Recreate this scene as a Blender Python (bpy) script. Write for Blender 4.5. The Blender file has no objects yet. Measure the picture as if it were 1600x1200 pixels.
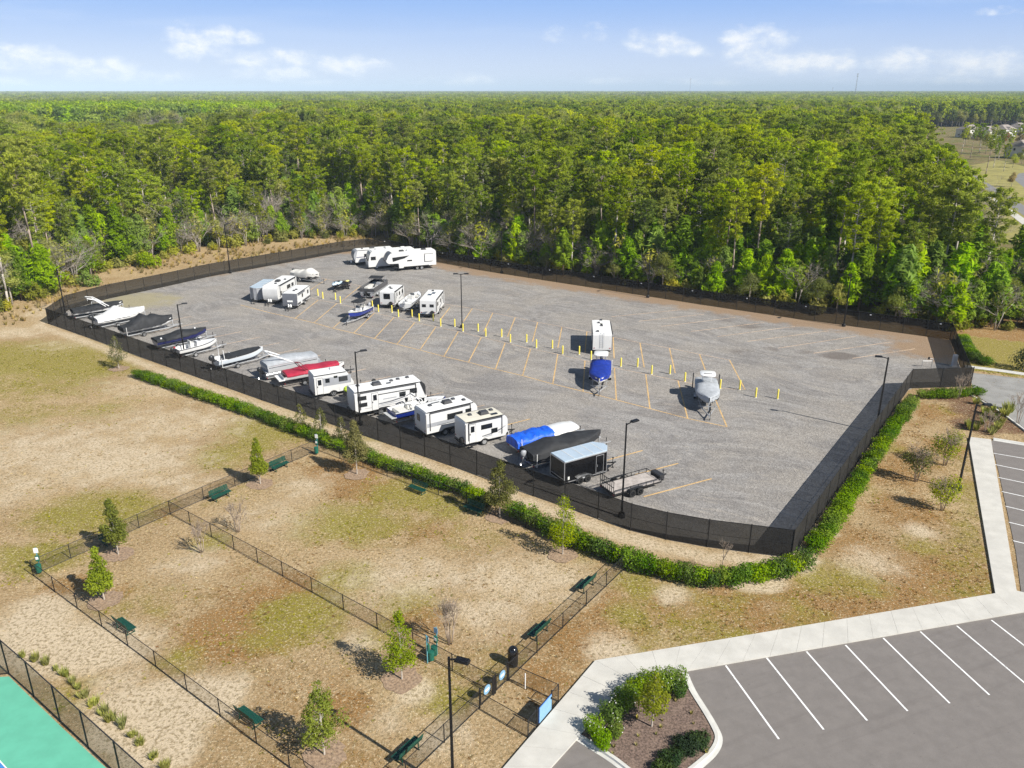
import bpy, math, random
import numpy as np
from mathutils import Vector, Matrix

# ------------------------------------------------------------------ camera, sky, sun, exposure
FPX, YH, CAMH = 1240.0, 141.0, 32.6          # focal length in px of the 1600 px photograph, horizon row, eye height
PITCH = math.atan((600 - YH) / FPX)
scene = bpy.context.scene
col = scene.collection
cam_d = bpy.data.cameras.new('camera'); cam = bpy.data.objects.new('camera', cam_d); col.objects.link(cam)
cam_d.sensor_width = 36; cam_d.lens = FPX / 1600 * 36; cam_d.clip_start = .5; cam_d.clip_end = 60000
cam.location = (0, 0, CAMH); cam.rotation_euler = (math.pi / 2 - PITCH, 0, 0)
scene.camera = cam
SUN_AZ = Vector((7.7, -5.69, 0)).normalized(); SUN_EL = math.radians(40)
sun_d = bpy.data.lights.new('sun', 'SUN'); sun = bpy.data.objects.new('sun', sun_d); col.objects.link(sun)
sun_d.energy = 5.0; sun_d.angle = math.radians(.53); sun_d.color = (1, .955, .88)
sun_dir = Vector((SUN_AZ.x * math.cos(SUN_EL), SUN_AZ.y * math.cos(SUN_EL), math.sin(SUN_EL)))
sun.rotation_euler = (-sun_dir).to_track_quat('-Z', 'Y').to_euler(); sun.location = (60, -40, 90)
scene.view_settings.view_transform = 'Standard'; scene.view_settings.look = 'None'
scene.view_settings.exposure = .57; scene.view_settings.gamma = 1
scene.render.engine = 'CYCLES'
cy = scene.cycles
cy.max_bounces = 6; cy.diffuse_bounces = 3; cy.glossy_bounces = 3; cy.transmission_bounces = 4
cy.transparent_max_bounces = 16; cy.volume_bounces = 0; cy.caustics_reflective = False; cy.caustics_refractive = False
cy.use_denoising = True; cy.denoising_prefilter = 'NONE'
SKY_STRENGTH = .05

def pix_dir(px, py):
    u = (px - 800) / FPX; v = (600 - py) / FPX; c, s = math.cos(PITCH), math.sin(PITCH)
    return np.array([u, c + v * s, -s + v * c])
def G(px, py, z=0.):
    """photograph pixel -> point at height z on the level site"""
    d = pix_dir(px, py); t = (z - CAMH) / d[2]
    return Vector((d[0] * t, d[1] * t, z))
def PX(x, y, z=0.):
    c, s = math.cos(PITCH), math.sin(PITCH); w = y * c - (z - CAMH) * s
    return 800 + FPX * x / w, 600 - FPX * (y * s + (z - CAMH) * c) / w

class NT:
    """little helper for node trees"""
    def __init__(s, nt): s.nt = nt; nt.nodes.clear()
    def n(s, t, **kw):
        nd = s.nt.nodes.new(t)
        for k, v in kw.items():
            if k.startswith('i_'): nd.inputs[k[2:].replace('_', ' ')].default_value = v
            else: setattr(nd, k, v)
        return nd
    def l(s, a, b): s.nt.links.new(a, b)
    def val(s, sock, v):
        if hasattr(v, 'is_output') or isinstance(v, bpy.types.NodeSocket): s.l(v, sock)
        elif v is not None: sock.default_value = v
    def m(s, op, a, b=None, c=None, clamp=False):
        nd = s.n('ShaderNodeMath', operation=op, use_clamp=clamp)
        for i, v in enumerate((a, b, c)): s.val(nd.inputs[i], v)
        return nd.outputs[0]
    def mix(s, f, a, b, mode='MIX'):
        nd = s.n('ShaderNodeMix', data_type='RGBA', blend_type=mode)
        s.val(nd.inputs['Factor'], f)
        for k, v in (('A', a), ('B', b)):
            sk = [x for x in nd.inputs if x.name == k and x.type == 'RGBA'][0]
            if isinstance(v, (tuple, list)): v = (*v[:3], 1)
            s.val(sk, v)
        return [x for x in nd.outputs if x.type == 'RGBA'][0]
    def ss(s, x, a, b):
        nd = s.n('ShaderNodeMapRange', interpolation_type='SMOOTHSTEP')
        s.val(nd.inputs[0], x); nd.inputs[1].default_value = a; nd.inputs[2].default_value = b
        return nd.outputs[0]
    def noise(s, vec, scale, detail=3, rough=.55, out=0, dist=0):
        nd = s.n('ShaderNodeTexNoise'); nd.inputs['Scale'].default_value = scale; nd.inputs['Detail'].default_value = detail
        nd.inputs['Roughness'].default_value = rough; nd.inputs['Distortion'].default_value = dist
        if vec is not None: s.l(vec, nd.inputs['Vector'])
        return nd.outputs[out]
    def xyz(s, x, y, z):
        nd = s.n('ShaderNodeCombineXYZ')
        for i, v in enumerate((x, y, z)): s.val(nd.inputs[i], v)
        return nd.outputs[0]

world = bpy.data.worlds.new('World'); scene.world = world; world.use_nodes = True
w = NT(world.node_tree)
sky = w.n('ShaderNodeTexSky', sky_type='NISHITA', sun_disc=False, sun_elevation=SUN_EL,
          sun_rotation=math.atan2(SUN_AZ.x, SUN_AZ.y), altitude=50, air_density=1.0, dust_density=.25, ozone_density=2.2)
tc = w.n('ShaderNodeTexCoord'); sep = w.n('ShaderNodeSeparateXYZ'); w.l(tc.outputs['Generated'], sep.inputs[0])
az = w.m('ARCTAN2', sep.outputs[0], sep.outputs[1]); el = w.m('ARCSINE', sep.outputs[2])
uv = w.xyz(w.m('MULTIPLY', az, 1.0), w.m('MULTIPLY', el, 1.7), 0.)
n1 = w.noise(uv, 34, 9, .58, dist=.15); n2 = w.noise(uv, 95, 5, .6)
CLOUDS = [(40,92,62,17,1),(140,107,70,15,1),(225,120,70,11,.8),(12,130,30,8,.9),(320,68,52,23,1),(386,62,22,11,.9),(430,92,85,15,.85),(545,103,58,16,1),
          (440,114,65,12,1),(495,129,48,7,.8),(725,126,62,13,.75),(900,52,60,18,.45),(1030,66,55,20,.85),(1088,80,36,11,.7),(1180,72,52,24,1),(1258,96,72,20,1),
          (1425,96,66,17,.95),(1535,102,95,19,.95),(950,128,48,9,.7),(1100,131,75,9,.75),(1480,126,75,8,.8),(1572,18,40,8,.4),(660,130,40,5,.5),(1340,128,50,6,.5)]
dens = None
for (cx, cy_, wx, wy, op) in CLOUDS:
    d = pix_dir(cx, cy_); a0 = math.atan2(d[0], d[1]); e0 = math.asin(d[2] / np.linalg.norm(d))
    qa = w.m('POWER', w.m('ABSOLUTE', w.m('MULTIPLY', w.m('SUBTRACT', az, a0), FPX * .95 / wx)), 2.)
    qe = w.m('POWER', w.m('ABSOLUTE', w.m('MULTIPLY', w.m('SUBTRACT', el, e0), FPX * .95 / wy)), 2.)
    q = w.m('SUBTRACT', op, w.m('MULTIPLY', w.m('ADD', qa, qe), .8))
    dens = q if dens is None else w.m('MAXIMUM', dens, q)
# the rest of the sky carries the same scattered low cumulus
side = w.ss(w.m('ABSOLUTE', az), .62, .85)
band = w.m('MULTIPLY', w.ss(el, .005, .03), w.m('SUBTRACT', 1., w.ss(el, .10, .2)))
other = w.m('MULTIPLY', w.m('MULTIPLY', side, band), w.m('SUBTRACT', w.m('MULTIPLY', w.noise(uv, 7, 3), 3.2), 1.1))
dens = w.m('MAXIMUM', dens, w.m('SUBTRACT', other, w.m('MULTIPLY', w.m('SUBTRACT', 1., side), 3.)))
dn = w.m('ADD', dens, w.m('MULTIPLY', w.m('SUBTRACT', n1, .47), 3.0))
dn = w.m('ADD', dn, w.m('MULTIPLY', w.m('SUBTRACT', n2, .5), .8))
alpha = w.m('MULTIPLY', w.ss(dn, .05, 1.35), .92)
wisp = w.m('MULTIPLY', w.ss(w.noise(w.xyz(w.m('MULTIPLY', az, 2.2), w.m('MULTIPLY', el, 16.), 3.), 1.6, 6, .55, dist=.5), .5, .78), .30)
wisp = w.m('MULTIPLY', wisp, w.ss(el, .03, .10))
grad = w.mix(w.ss(el, .0, .115), (9.4, 10.8, 13.4), (4.1, 7.0, 13.2))     # hazy low sky
skyc = w.mix(w.m('MULTIPLY', w.m('SUBTRACT', 1., w.ss(el, .10, .55)), .93), sky.outputs[0], grad)
cc = w.mix(w.ss(dn, .5, 1.7), (11.4, 12.4, 14.0), (14.6, 14.6, 14.6))
skyc = w.mix(wisp, skyc, (11.2, 12.4, 14.4)); skyc = w.mix(alpha, skyc, cc)
bg = w.n('ShaderNodeBackground'); w.l(skyc, bg.inputs[0]); bg.inputs[1].default_value = SKY_STRENGTH
wo = w.n('ShaderNodeOutputWorld'); w.l(bg.outputs[0], wo.inputs[0])

# ------------------------------------------------------------------ helpers: materials
MATS = {}
def mat(name, base, rough=.6, metal=0., var=0., vscale=3., bump=0., bscale=20., spec=.4, coat=0., dirt=0., dcol=(.25, .2, .14)):
    if name in MATS: return MATS[name]
    m = bpy.data.materials.new(name); m.use_nodes = True; t = NT(m.node_tree)
    p = t.n('ShaderNodeBsdfPrincipled'); o = t.n('ShaderNodeOutputMaterial'); t.l(p.outputs[0], o.inputs[0])
    p.inputs['Roughness'].default_value = rough; p.inputs['Metallic'].default_value = metal
    p.inputs['Specular IOR Level'].default_value = spec; p.inputs['Coat Weight'].default_value = coat
    c = None
    geo = t.n('ShaderNodeNewGeometry')
    if var or dirt:
        c = (*base, 1)
        if var:
            n = t.noise(geo.outputs['Position'], vscale, 5, .6)
            lo = tuple(b * (1 - var) for b in base); hi = tuple(min(1, b * (1 + var)) for b in base)
            c = t.mix(t.ss(n, .3, .7), lo, hi)
        if dirt:
            n = t.noise(geo.outputs['Position'], 1.7, 6, .65)
            c = t.mix(t.m('MULTIPLY', t.ss(n, .45, .8), dirt), c if not isinstance(c, tuple) else base, dcol)
        t.l(c, p.inputs['Base Color'])
    else: p.inputs['Base Color'].default_value = (*base, 1)
    if bump:
        b = t.n('ShaderNodeBump'); b.inputs['Strength'].default_value = bump; b.inputs['Distance'].default_value = .05
        t.l(t.noise(geo.outputs['Position'], bscale, 4, .6), b.inputs['Height']); t.l(b.outputs[0], p.inputs['Normal'])
    MATS[name] = m; return m

def leaf_mat(name, c1, c2, trans=.35, hue=.5, nscale=.35):
    """two-tone foliage: tone differs from plant to plant and from clump to clump"""
    m = bpy.data.materials.new(name); m.use_nodes = True; t = NT(m.node_tree)
    oi = t.n('ShaderNodeObjectInfo'); geo = t.n('ShaderNodeNewGeometry')
    n = t.noise(geo.outputs['Position'], nscale, 3, .6); n2 = t.noise(geo.outputs['Position'], 3.1, 2, .6)
    f = t.m('ADD', t.m('MULTIPLY', t.m('SUBTRACT', oi.outputs['Random'], .5), hue), t.m('ADD', t.m('MULTIPLY', n, .7), t.m('MULTIPLY', n2, .5)))
    c = t.mix(t.ss(f, .25, .95), c1, c2)
    c = t.mix(1., c, t.xyz(*(t.m('ADD', t.m('MULTIPLY', geo.outputs['Random Per Island'], .5), .75),) * 3), 'MULTIPLY')
    hs = t.n('ShaderNodeHueSaturation'); r2 = t.m('FRACT', t.m('MULTIPLY', oi.outputs['Random'], 13.7)); r3 = t.m('FRACT', t.m('MULTIPLY', oi.outputs['Random'], 71.3))
    t.l(t.m('ADD', .488, t.m('MULTIPLY', r2, .024)), hs.inputs['Hue']); t.l(t.m('ADD', .86, t.m('MULTIPLY', r3, .30)), hs.inputs['Saturation']); t.l(t.m('ADD', .84, t.m('MULTIPLY', r3, .36)), hs.inputs['Value']); t.l(c, hs.inputs['Color']); c = hs.outputs[0]
    d = t.n('ShaderNodeBsdfPrincipled'); d.inputs['Roughness'].default_value = .6; d.inputs['Specular IOR Level'].default_value = .08
    tr = t.n('ShaderNodeBsdfTranslucent'); t.l(c, d.inputs['Base Color']); t.l(t.mix(1., c, (1.15, 1.2, .6), 'MULTIPLY'), tr.inputs[0])
    mx = t.n('ShaderNodeMixShader'); mx.inputs[0].default_value = trans; t.l(d.outputs[0], mx.inputs[1]); t.l(tr.outputs[0], mx.inputs[2])
    o = t.n('ShaderNodeOutputMaterial'); t.l(mx.outputs[0], o.inputs[0]); MATS[name] = m; return m

def mesh_mat(name, base, opacity, rough=.8, var=.25, weave=0.):
    """woven / wire fabric with holes too fine to see singly"""
    m = bpy.data.materials.new(name); m.use_nodes = True; t = NT(m.node_tree)
    geo = t.n('ShaderNodeNewGeometry'); n = t.noise(geo.outputs['Position'], 1.3, 5, .6)
    p = t.n('ShaderNodeBsdfPrincipled'); p.inputs['Roughness'].default_value = rough; p.inputs['Specular IOR Level'].default_value = .2
    t.l(t.mix(t.ss(n, .3, .7), tuple(b * (1 - var) for b in base), tuple(b * (1 + var) for b in base)), p.inputs['Base Color'])
    tr = t.n('ShaderNodeBsdfTransparent'); mx = t.n('ShaderNodeMixShader')
    f = t.m('ADD', opacity - weave * .5, t.m('MULTIPLY', n, weave)); t.l(f, mx.inputs[0])
    t.l(tr.outputs[0], mx.inputs[1]); t.l(p.outputs[0], mx.inputs[2])
    o = t.n('ShaderNodeOutputMaterial'); t.l(mx.outputs[0], o.inputs[0]); MATS[name] = m; return m

# ------------------------------------------------------------------ helpers: objects and meshes
def tag(o, label=None, cat=None, group=None, kind=None):
    if label: o['label'] = label
    if cat: o['category'] = cat
    if group: o['group'] = group
    if kind: o['kind'] = kind
    return o
def obj(name, data, parent=None, loc=(0, 0, 0), rz=0., scale=None):
    o = bpy.data.objects.new(name, data); col.objects.link(o); o.location = loc; o.rotation_euler = (0, 0, rz)
    if scale is not None: o.scale = scale if hasattr(scale, '__len__') else (scale,) * 3
    if parent: o.parent = parent
    return o
def thing(name, label, cat, loc=(0, 0, 0), rz=0., group=None, scale=None):
    return tag(obj(name, None, None, loc, rz, scale), label, cat, group)

class MB:
    def __init__(s): s.v = []; s.f = []
    def add(s, v, f):
        k = len(s.v); s.v += [tuple(p) for p in v]; s.f += [tuple(i + k for i in q) for q in f]; return s
    def box(s, c, d, rz=0., tx=1., ty=1.):
        """box of size d centred on c; top face scaled by tx, ty"""
        x, y, z = (q / 2 for q in d); cs, sn = math.cos(rz), math.sin(rz); v = []
        for (a, b, e) in ((-1,-1,-1),(1,-1,-1),(1,1,-1),(-1,1,-1),(-1,-1,1),(1,-1,1),(1,1,1),(-1,1,1)):
            px = a * x * (tx if e > 0 else 1); py = b * y * (ty if e > 0 else 1)
            v.append((c[0] + px * cs - py * sn, c[1] + px * sn + py * cs, c[2] + e * z))
        return s.add(v, ((0,3,2,1),(4,5,6,7),(0,1,5,4),(1,2,6,5),(2,3,7,6),(3,0,4,7)))
    def beam(s, a, b, w_, h):
        a, b = Vector(a), Vector(b); d = (b - a); L = d.length
        if L < 1e-6: return s
        d /= L; up = Vector((0, 0, 1)) if abs(d.z) < .95 else Vector((1, 0, 0))
        sx = d.cross(up).normalized() * (w_ / 2); uy = sx.cross(d).normalized() * (h / 2); v = []
        for p in (a, b): v += [p - sx - uy, p + sx - uy, p + sx + uy, p - sx + uy]
        return s.add(v, ((0,1,2,3),(7,6,5,4),(0,4,5,1),(1,5,6,2),(2,6,7,3),(3,7,4,0)))
    def tube(s, a, b, r, r2=None, n=6):
        a, b = Vector(a), Vector(b); d = b - a
        if d.length < 1e-6: return s
        d.normalize(); up = Vector((0, 0, 1)) if abs(d.z) < .95 else Vector((1, 0, 0))
        sx = d.cross(up).normalized(); uy = sx.cross(d); r2 = r if r2 is None else r2; v = []
        for p, rr in ((a, r), (b, r2)):
            for i in range(n):
                t = 2 * math.pi * i / n; v.append(p + (sx * math.cos(t) + uy * math.sin(t)) * rr)
        f = [(i, (i + 1) % n, n + (i + 1) % n, n + i) for i in range(n)] + [tuple(range(n))[::-1], tuple(range(n, 2 * n))]
        return s.add(v, f)
    def path(s, pts, r, n=5):
        for a, b in zip(pts[:-1], pts[1:]): s.tube(a, b, r, r, n)
        return s
    def loft(s, rings, closed=True, cap=True):
        k = len(s.v); n = len(rings[0]); v = [p for r in rings for p in r]; f = []
        for i in range(len(rings) - 1):
            for j in range(n if closed else n - 1):
                a, b = i * n + j, i * n + (j + 1) % n; f.append((a, b, b + n, a + n))
        if cap and closed: f += [tuple(range(n))[::-1], tuple(range((len(rings) - 1) * n, len(rings) * n))]
        return s.add(v, f)
    def lathe(s, prof, c=(0, 0, 0), n=12):
        return s.loft([[(c[0] + r * math.cos(2 * math.pi * i / n), c[1] + r * math.sin(2 * math.pi * i / n), c[2] + z) for i in range(n)] for r, z in prof])
    def exy(s, poly, y0, y1):
        """profile in x,z pulled along y"""
        n = len(poly); return s.add([(x, y0, z) for x, z in poly] + [(x, y1, z) for x, z in poly],
            [tuple(range(n)), tuple(range(2 * n - 1, n - 1, -1))] + [(i, n + i, n + (i + 1) % n, (i + 1) % n) for i in range(n)])
    def exz(s, poly, z0, z1):
        n = len(poly); return s.add([(p[0], p[1], z0) for p in poly] + [(p[0], p[1], z1) for p in poly],
            [tuple(range(n))[::-1], tuple(range(n, 2 * n))] + [(i, (i + 1) % n, n + (i + 1) % n, n + i) for i in range(n)])
    def mesh(s, name, m=None, smooth=False):
        me = bpy.data.meshes.new(name); me.from_pydata(s.v, [], s.f); me.validate(); me.update()
        if m: me.materials.append(m)
        if smooth:
            me.polygons.foreach_set('use_smooth', [True] * len(me.polygons))
            try: me.set_sharp_from_angle(angle=math.radians(40))
            except Exception: pass
        return me
    def build(s, name, m, parent=None, smooth=False, loc=(0, 0, 0), rz=0.):
        return obj(name, s.mesh(name, m, smooth), parent, loc, rz)

def np_mesh(name, V, F, mats, idx=None):
    """V (n,3), F (m,k) with k = 3 or 4"""
    me = bpy.data.meshes.new(name); k = F.shape[1]
    me.vertices.add(len(V)); me.vertices.foreach_set('co', V.astype(np.float32).ravel())
    me.loops.add(F.size); me.loops.foreach_set('vertex_index', F.astype(np.int32).ravel())
    me.polygons.add(len(F)); me.polygons.foreach_set('loop_start', np.arange(0, F.size, k, dtype=np.int32))
    for m in mats: me.materials.append(m)
    if idx is not None: me.polygons.foreach_set('material_index', idx.astype(np.int32))
    me.update(); me.validate(); return me

def tri_leaves(C, size, rng, N=None, elong=1.5, up=.3):
    """one small leaf or needle-spray triangle round every centre"""
    n = len(C); d = rng.normal(size=(n, 3))
    if N is not None: d = d * .6 + N
    d[:, 2] += up; d /= np.linalg.norm(d, axis=1)[:, None] + 1e-9
    a = np.cross(d, rng.normal(size=(n, 3))); a /= np.linalg.norm(a, axis=1)[:, None] + 1e-9
    b = np.cross(d, a); s = (size * rng.uniform(.65, 1.35, n))[:, None]
    V = np.stack([C - a * s * .5 * elong, C + a * s * .5 * elong + b * s * .25, C + b * s * .75 - a * s * .1], 1)
    return V.reshape(-1, 3), np.arange(3 * n).reshape(-1, 3)
def quad_leaves(C, size, rng, N=None, up=.3):
    n = len(C); d = rng.normal(size=(n, 3))
    if N is not None: d = d * .55 + N
    d[:, 2] += up; d /= np.linalg.norm(d, axis=1)[:, None] + 1e-9
    a = np.cross(d, rng.normal(size=(n, 3))); a /= np.linalg.norm(a, axis=1)[:, None] + 1e-9
    b = np.cross(d, a); s = (size * rng.uniform(.7, 1.3, n))[:, None]
    V = np.stack([C - a * s * .6, C - b * s * .35, C + a * s * .6, C + b * s * .35], 1)
    return V.reshape(-1, 3), np.arange(4 * n).reshape(-1, 4)
def inpoly(X, Y, poly):
    r = np.zeros(X.shape, bool); n = len(poly)
    for i in range(n):
        x0, y0 = poly[i][:2]; x1, y1 = poly[(i + 1) % n][:2]
        if y0 == y1: continue
        c = ((y0 > Y) != (y1 > Y)) & (X < (x1 - x0) * (Y - y0) / (y1 - y0) + x0); r ^= c
    return r
def segdist(X, Y, pts):
    d = np.full(X.shape, 1e9)
    for a, b in zip(pts[:-1], pts[1:]):
        ax, ay, bx, by = a[0], a[1], b[0], b[1]; L = (bx - ax) ** 2 + (by - ay) ** 2 + 1e-9
        t = np.clip(((X - ax) * (bx - ax) + (Y - ay) * (by - ay)) / L, 0, 1)
        d = np.minimum(d, np.hypot(X - ax - t * (bx - ax), Y - ay - t * (by - ay)))
    return d
def resample(pts, step):
    out = [Vector(pts[0])]
    for a, b in zip(pts[:-1], pts[1:]):
        a, b = Vector(a), Vector(b); k = max(1, round((b - a).length / step))
        out += [a.lerp(b, (i + 1) / k) for i in range(k)]
    return out
rnd = random.Random(7); RNG = np.random.default_rng(11)

# ------------------------------------------------------------------ the setting: ground
def ground_mat(name, forest=False):
    m = bpy.data.materials.new(name); m.use_nodes = True; t = NT(m.node_tree)
    geo = t.n('ShaderNodeNewGeometry'); P = geo.outputs['Position']
    p = t.n('ShaderNodeBsdfPrincipled'); p.inputs['Roughness'].default_value = .95; p.inputs['Specular IOR Level'].default_value = .1
    o = t.n('ShaderNodeOutputMaterial'); t.l(p.outputs[0], o.inputs[0])
    big = t.noise(P, .09, 5, .6); mid = t.noise(P, .55, 6, .65); fine = t.noise(P, 4.5, 6, .75); grit = t.noise(P, 16., 3, .7)
    if forest:
        c = t.mix(t.ss(mid, .3, .7), (.13, .11, .05), (.27, .195, .10)); c = t.mix(t.ss(big, .4, .65), c, (.13, .14, .04))
    else:
        at = t.n('ShaderNodeAttribute', attribute_name='soil'); sp = t.n('ShaderNodeSeparateColor'); t.l(at.outputs['Color'], sp.inputs[0])
        jit = t.m('MULTIPLY', t.m('SUBTRACT', t.m('ADD', t.m('MULTIPLY', mid, .6), t.m('MULTIPLY', fine, .4)), .5), 1.7)
        c = t.mix(t.ss(t.m('ADD', t.m('MULTIPLY', big, .6), t.m('MULTIPLY', mid, .4)), .35, .65), (.46, .335, .185), (.345, .23, .115))
        c = t.mix(t.m('MULTIPLY', t.ss(t.m('ADD', sp.outputs[1], jit), .2, .6), .88), c, (.29, .155, .05))
        c = t.mix(t.m('MULTIPLY', t.ss(t.m('ADD', sp.outputs[0], jit), .2, .65), .9), c, (.25, .22, .028))
        c = t.mix(t.m('MULTIPLY', t.ss(t.m('ADD', sp.outputs[2], jit), .25, .7), .88), c, (.62, .51, .36))
        c = t.mix(t.ss(t.m('ADD', at.outputs['Alpha'], t.m('MULTIPLY', jit, .7)), .4, .7), c, (.15, .075, .045))
        # tussocks and thatch: small shapes of their own colour
        c = t.mix(t.m('MULTIPLY', t.ss(fine, .47, .60), .70), c, (.20, .145, .065))
        c = t.mix(t.m('MULTIPLY', t.ss(t.noise(P, 6.5, 4, .8), .54, .64), .75), c, (.66, .55, .37))
        c = t.mix(t.m('MULTIPLY', t.ss(t.noise(P, 3.2, 5, .8), .56, .66), .55), c, (.13, .10, .04))
    t.l(c, p.inputs['Base Color'])
    b = t.n('ShaderNodeBump'); b.inputs['Strength'].default_value = .75; b.inputs['Distance'].default_value = .14
    t.l(t.m('ADD', fine, t.m('MULTIPLY', grit, .5)), b.inputs['Height']); t.l(b.outputs[0], p.inputs['Normal'])
    MATS[name] = m; return m

def sheet(name, px, z, m, top=None, label=None, raw=False):
    pts = [Vector((q[0], q[1], 0)) if raw else G(*q) for q in px]
    mb = MB(); mb.add([(q.x, q.y, z) for q in pts], [tuple(range(len(pts)))]); o = mb.build(name, m)
    return tag(o, label, None, None, 'structure')

floor_m = ground_mat('forest_floor_soil', True); lawn_m = ground_mat('dry_lawn')
mb = MB(); S = 16000
mb.add([(-S, -200, -.35), (S, -200, -.35), (S, 26000, -.35), (-S, 26000, -.35)], [(0, 1, 2, 3)])
tag(mb.build('forest_floor', floor_m), 'brown and green ground reaching under the woods to the horizon', None, None, 'structure')

# storage lot outline: foot of the privacy fence
FEN = [G(*q) for q in [(1236, 872), (1105, 855), (1040, 843), (985, 829), (934, 810), (833, 775), (745, 742), (626, 700.5), (409, 625), (239, 565), (150, 532), (76, 506)]]
FEN2 = [G(*q) for q in [(76, 506), (108, 484)]]
FEN3 = [G(*q) for q in [(108, 484), (169, 467), (254, 449), (329, 432), (457, 409), (537, 394), (572, 390)]]
FEN4 = [G(*q) for q in [(572, 390), (612, 393), (684, 410), (784, 428), (1094, 476), (1240, 497.5), (1484, 531)]]
FEN5 = [G(*q) for q in [(1484, 531), (1512, 604)]]
FEN6 = [G(*q) for q in [(1516, 604), (1421, 607)]]
FEN7 = [G(*q) for q in [(1421, 607), (1236, 872)]]
LOT = FEN + FEN2[1:] + FEN3[1:] + FEN4[1:] + FEN5[1:] + FEN6[1:]
BACK = FEN4

# the lawns: one fine sheet that knows its own soil (r green growth, g rust-brown grass, b pale sand, a mulch)
nx, ny = 330, 330
gx = np.linspace(-125, 105, nx); gy = np.linspace(18, 215, ny); X, Y = np.meshgrid(gx, gy)
A = np.zeros((ny, nx, 4))
def patch(ch, px, py, r, amt=1., asp=1.):
    c = G(px, py); d = np.hypot((X - c.x) / asp, Y - c.y) / r; A[..., ch] = np.maximum(A[..., ch], amt * np.clip(1.25 - d, 0, 1) ** .7)
for q in [(40,560,9,.62,1.7),(120,575,6,.6,1.6),(70,600,8,.4,1.5),(20,650,6,.35,1.5),(430,668,5,.6,1.3),(400,690,4,.5),(350,710,4,.5),(150,800,4.5,.6,1.4),(60,870,3,.55,1.5),
          (555,815,4.5,.5,1.5),(640,770,3.5,.55,1.4),(700,790,3,.5,1.4),(545,905,3,.5),(465,960,2.6,.75,1.3),(440,985,3,.5),(640,935,3,.45),(330,845,2,.5),(505,975,3,.4),
          (590,990,2,.4),(690,1090,2.2,.5),(280,1030,2,.45),(900,855,2.5,.45),(1000,915,2.5,.5),(985,960,2,.5),(1150,1000,2,.5),(1280,900,3,.5),(1340,905,3,.45),(1250,960,3,.35),
          (1330,760,3,.35),(1440,850,2.5,.4),(1500,760,2,.45),(1480,640,2,.4),(560,690,3,.5),(160,640,5,.35),(1395,700,3,.3),(120,1080,2.5,.35),(250,950,2,.3),(980,730,1,0)]: patch(0, *q)
for q in [(540,735,2.8,.8,1.4),(575,765,2.6,.6,1.8),(380,985,3.2,.85,1.3),(450,935,4,.55),(410,960,4,.5),(660,960,3,.5),(100,925,2.5,.55),(30,1190,2.5,.9),(1200,1000,4,.55,1.5),
          (1150,950,4,.5,1.4),(1050,950,4,.45,1.3),(1300,960,5,.5,1.5),(1420,800,4,.5),(1400,740,4,.5),(1470,900,5,.5),(1400,930,5,.55,1.6),(540,1110,2,.6),(310,1020,2,.3),(855,1060,2,.55),
          (900,1000,3.5,.5),(250,800,2,.4),(660,830,3,.4),(1330,850,4,.45),(1480,700,3,.5),(190,925,1.6,.4),(1540,640,2,.3)]: patch(1, *q)
for q in [(120,1010,3,.8,1.8),(60,1000,3,.7,1.5),(230,1120,3.2,.95),(250,1160,2.5,.9),(330,1090,2.5,.7),(60,960,3,.7),(180,1075,2.5,.5),(640,905,5,.42,1.6),(820,905,5,.45,1.5),(760,960,4,.45),
          (420,810,5,.35,1.5),(480,760,4,.4),(90,700,9,.45,1.8),(180,720,7,.5,1.6),(270,660,8,.4,1.8),(20,760,6,.4),(300,880,4,.4),(1210,885,1.6,.95),(1180,908,1.5,.9,1.6),(1290,830,1.4,.6),(1050,930,1.8,.55),
          (950,1015,2.2,.55),(1090,1080,1.5,0),(1440,830,2,.5),(1360,880,3.5,.45),(1000,880,1.5,.5),(700,900,3,.4),(560,1000,2,.4),(650,1080,1.6,.6),(690,1150,2,.5),(600,1130,2,.35),(250,600,6,.4,2),(90,540,5,.35,1.5),(20,520,4,.5,2)]: patch(2, *q)
rlw = inpoly(X, Y, [(q.x, q.y) for q in (G(1000, 880), G(1120, 925), G(1265, 905), G(1420, 660), G(1440, 628), G(1530, 640), G(1513, 690), G(1554, 930), G(930, 1034), G(840, 1060), G(880, 990))])
A[..., 1] = np.where(rlw, np.maximum(A[..., 1], .27 + .25 * np.sin(X * .21 + 1) * np.cos(Y * .27)), A[..., 1]); A[..., 0] = np.where(rlw, np.maximum(A[..., 0], .16 + .2 * np.sin(X * .33 - Y * .2)), A[..., 0])
dog = inpoly(X, Y, [(q.x, q.y) for q in (G(52, 899), G(497, 704), G(976, 889), G(748, 1107), Vector((-7.1, 28.2, 0)))]); A[..., 1] = np.where(dog, np.maximum(A[..., 1], .12 + .16 * np.sin(X * .35 + 2) * np.cos(Y * .3 + X * .1)), A[..., 1]); A[..., 0] = np.where(dog, np.maximum(A[..., 0], .10 + .18 * np.sin(X * .27 - 1) * np.cos(Y * .4 - X * .15)), A[..., 0])
A[..., :3] = np.clip(A[..., :3] * 1.28, 0, 1.15); lf = inpoly(X, Y, [(q.x, q.y) for q in (G(-200, 560), G(60, 540), G(210, 590), G(480, 690), G(40, 880), G(-200, 960))]); A[..., 2] = np.where(lf, np.maximum(A[..., 2], .30 + .22 * np.sin(X * .16 + Y * .3) - A[..., 0] * .5), A[..., 2])
dn = segdist(X, Y, FEN); A[..., 2] = np.maximum(A[..., 2], np.clip(.75 - np.abs(dn - 1.2) * .35, 0, .75))
for q in [(1560,640,4,1,1.6),(1500,620,4,.75,1.6),(1590,660,4,1),(1530,665,3.5,.85),(1450,610,2.5,.4)]: patch(3, *q)
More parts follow.
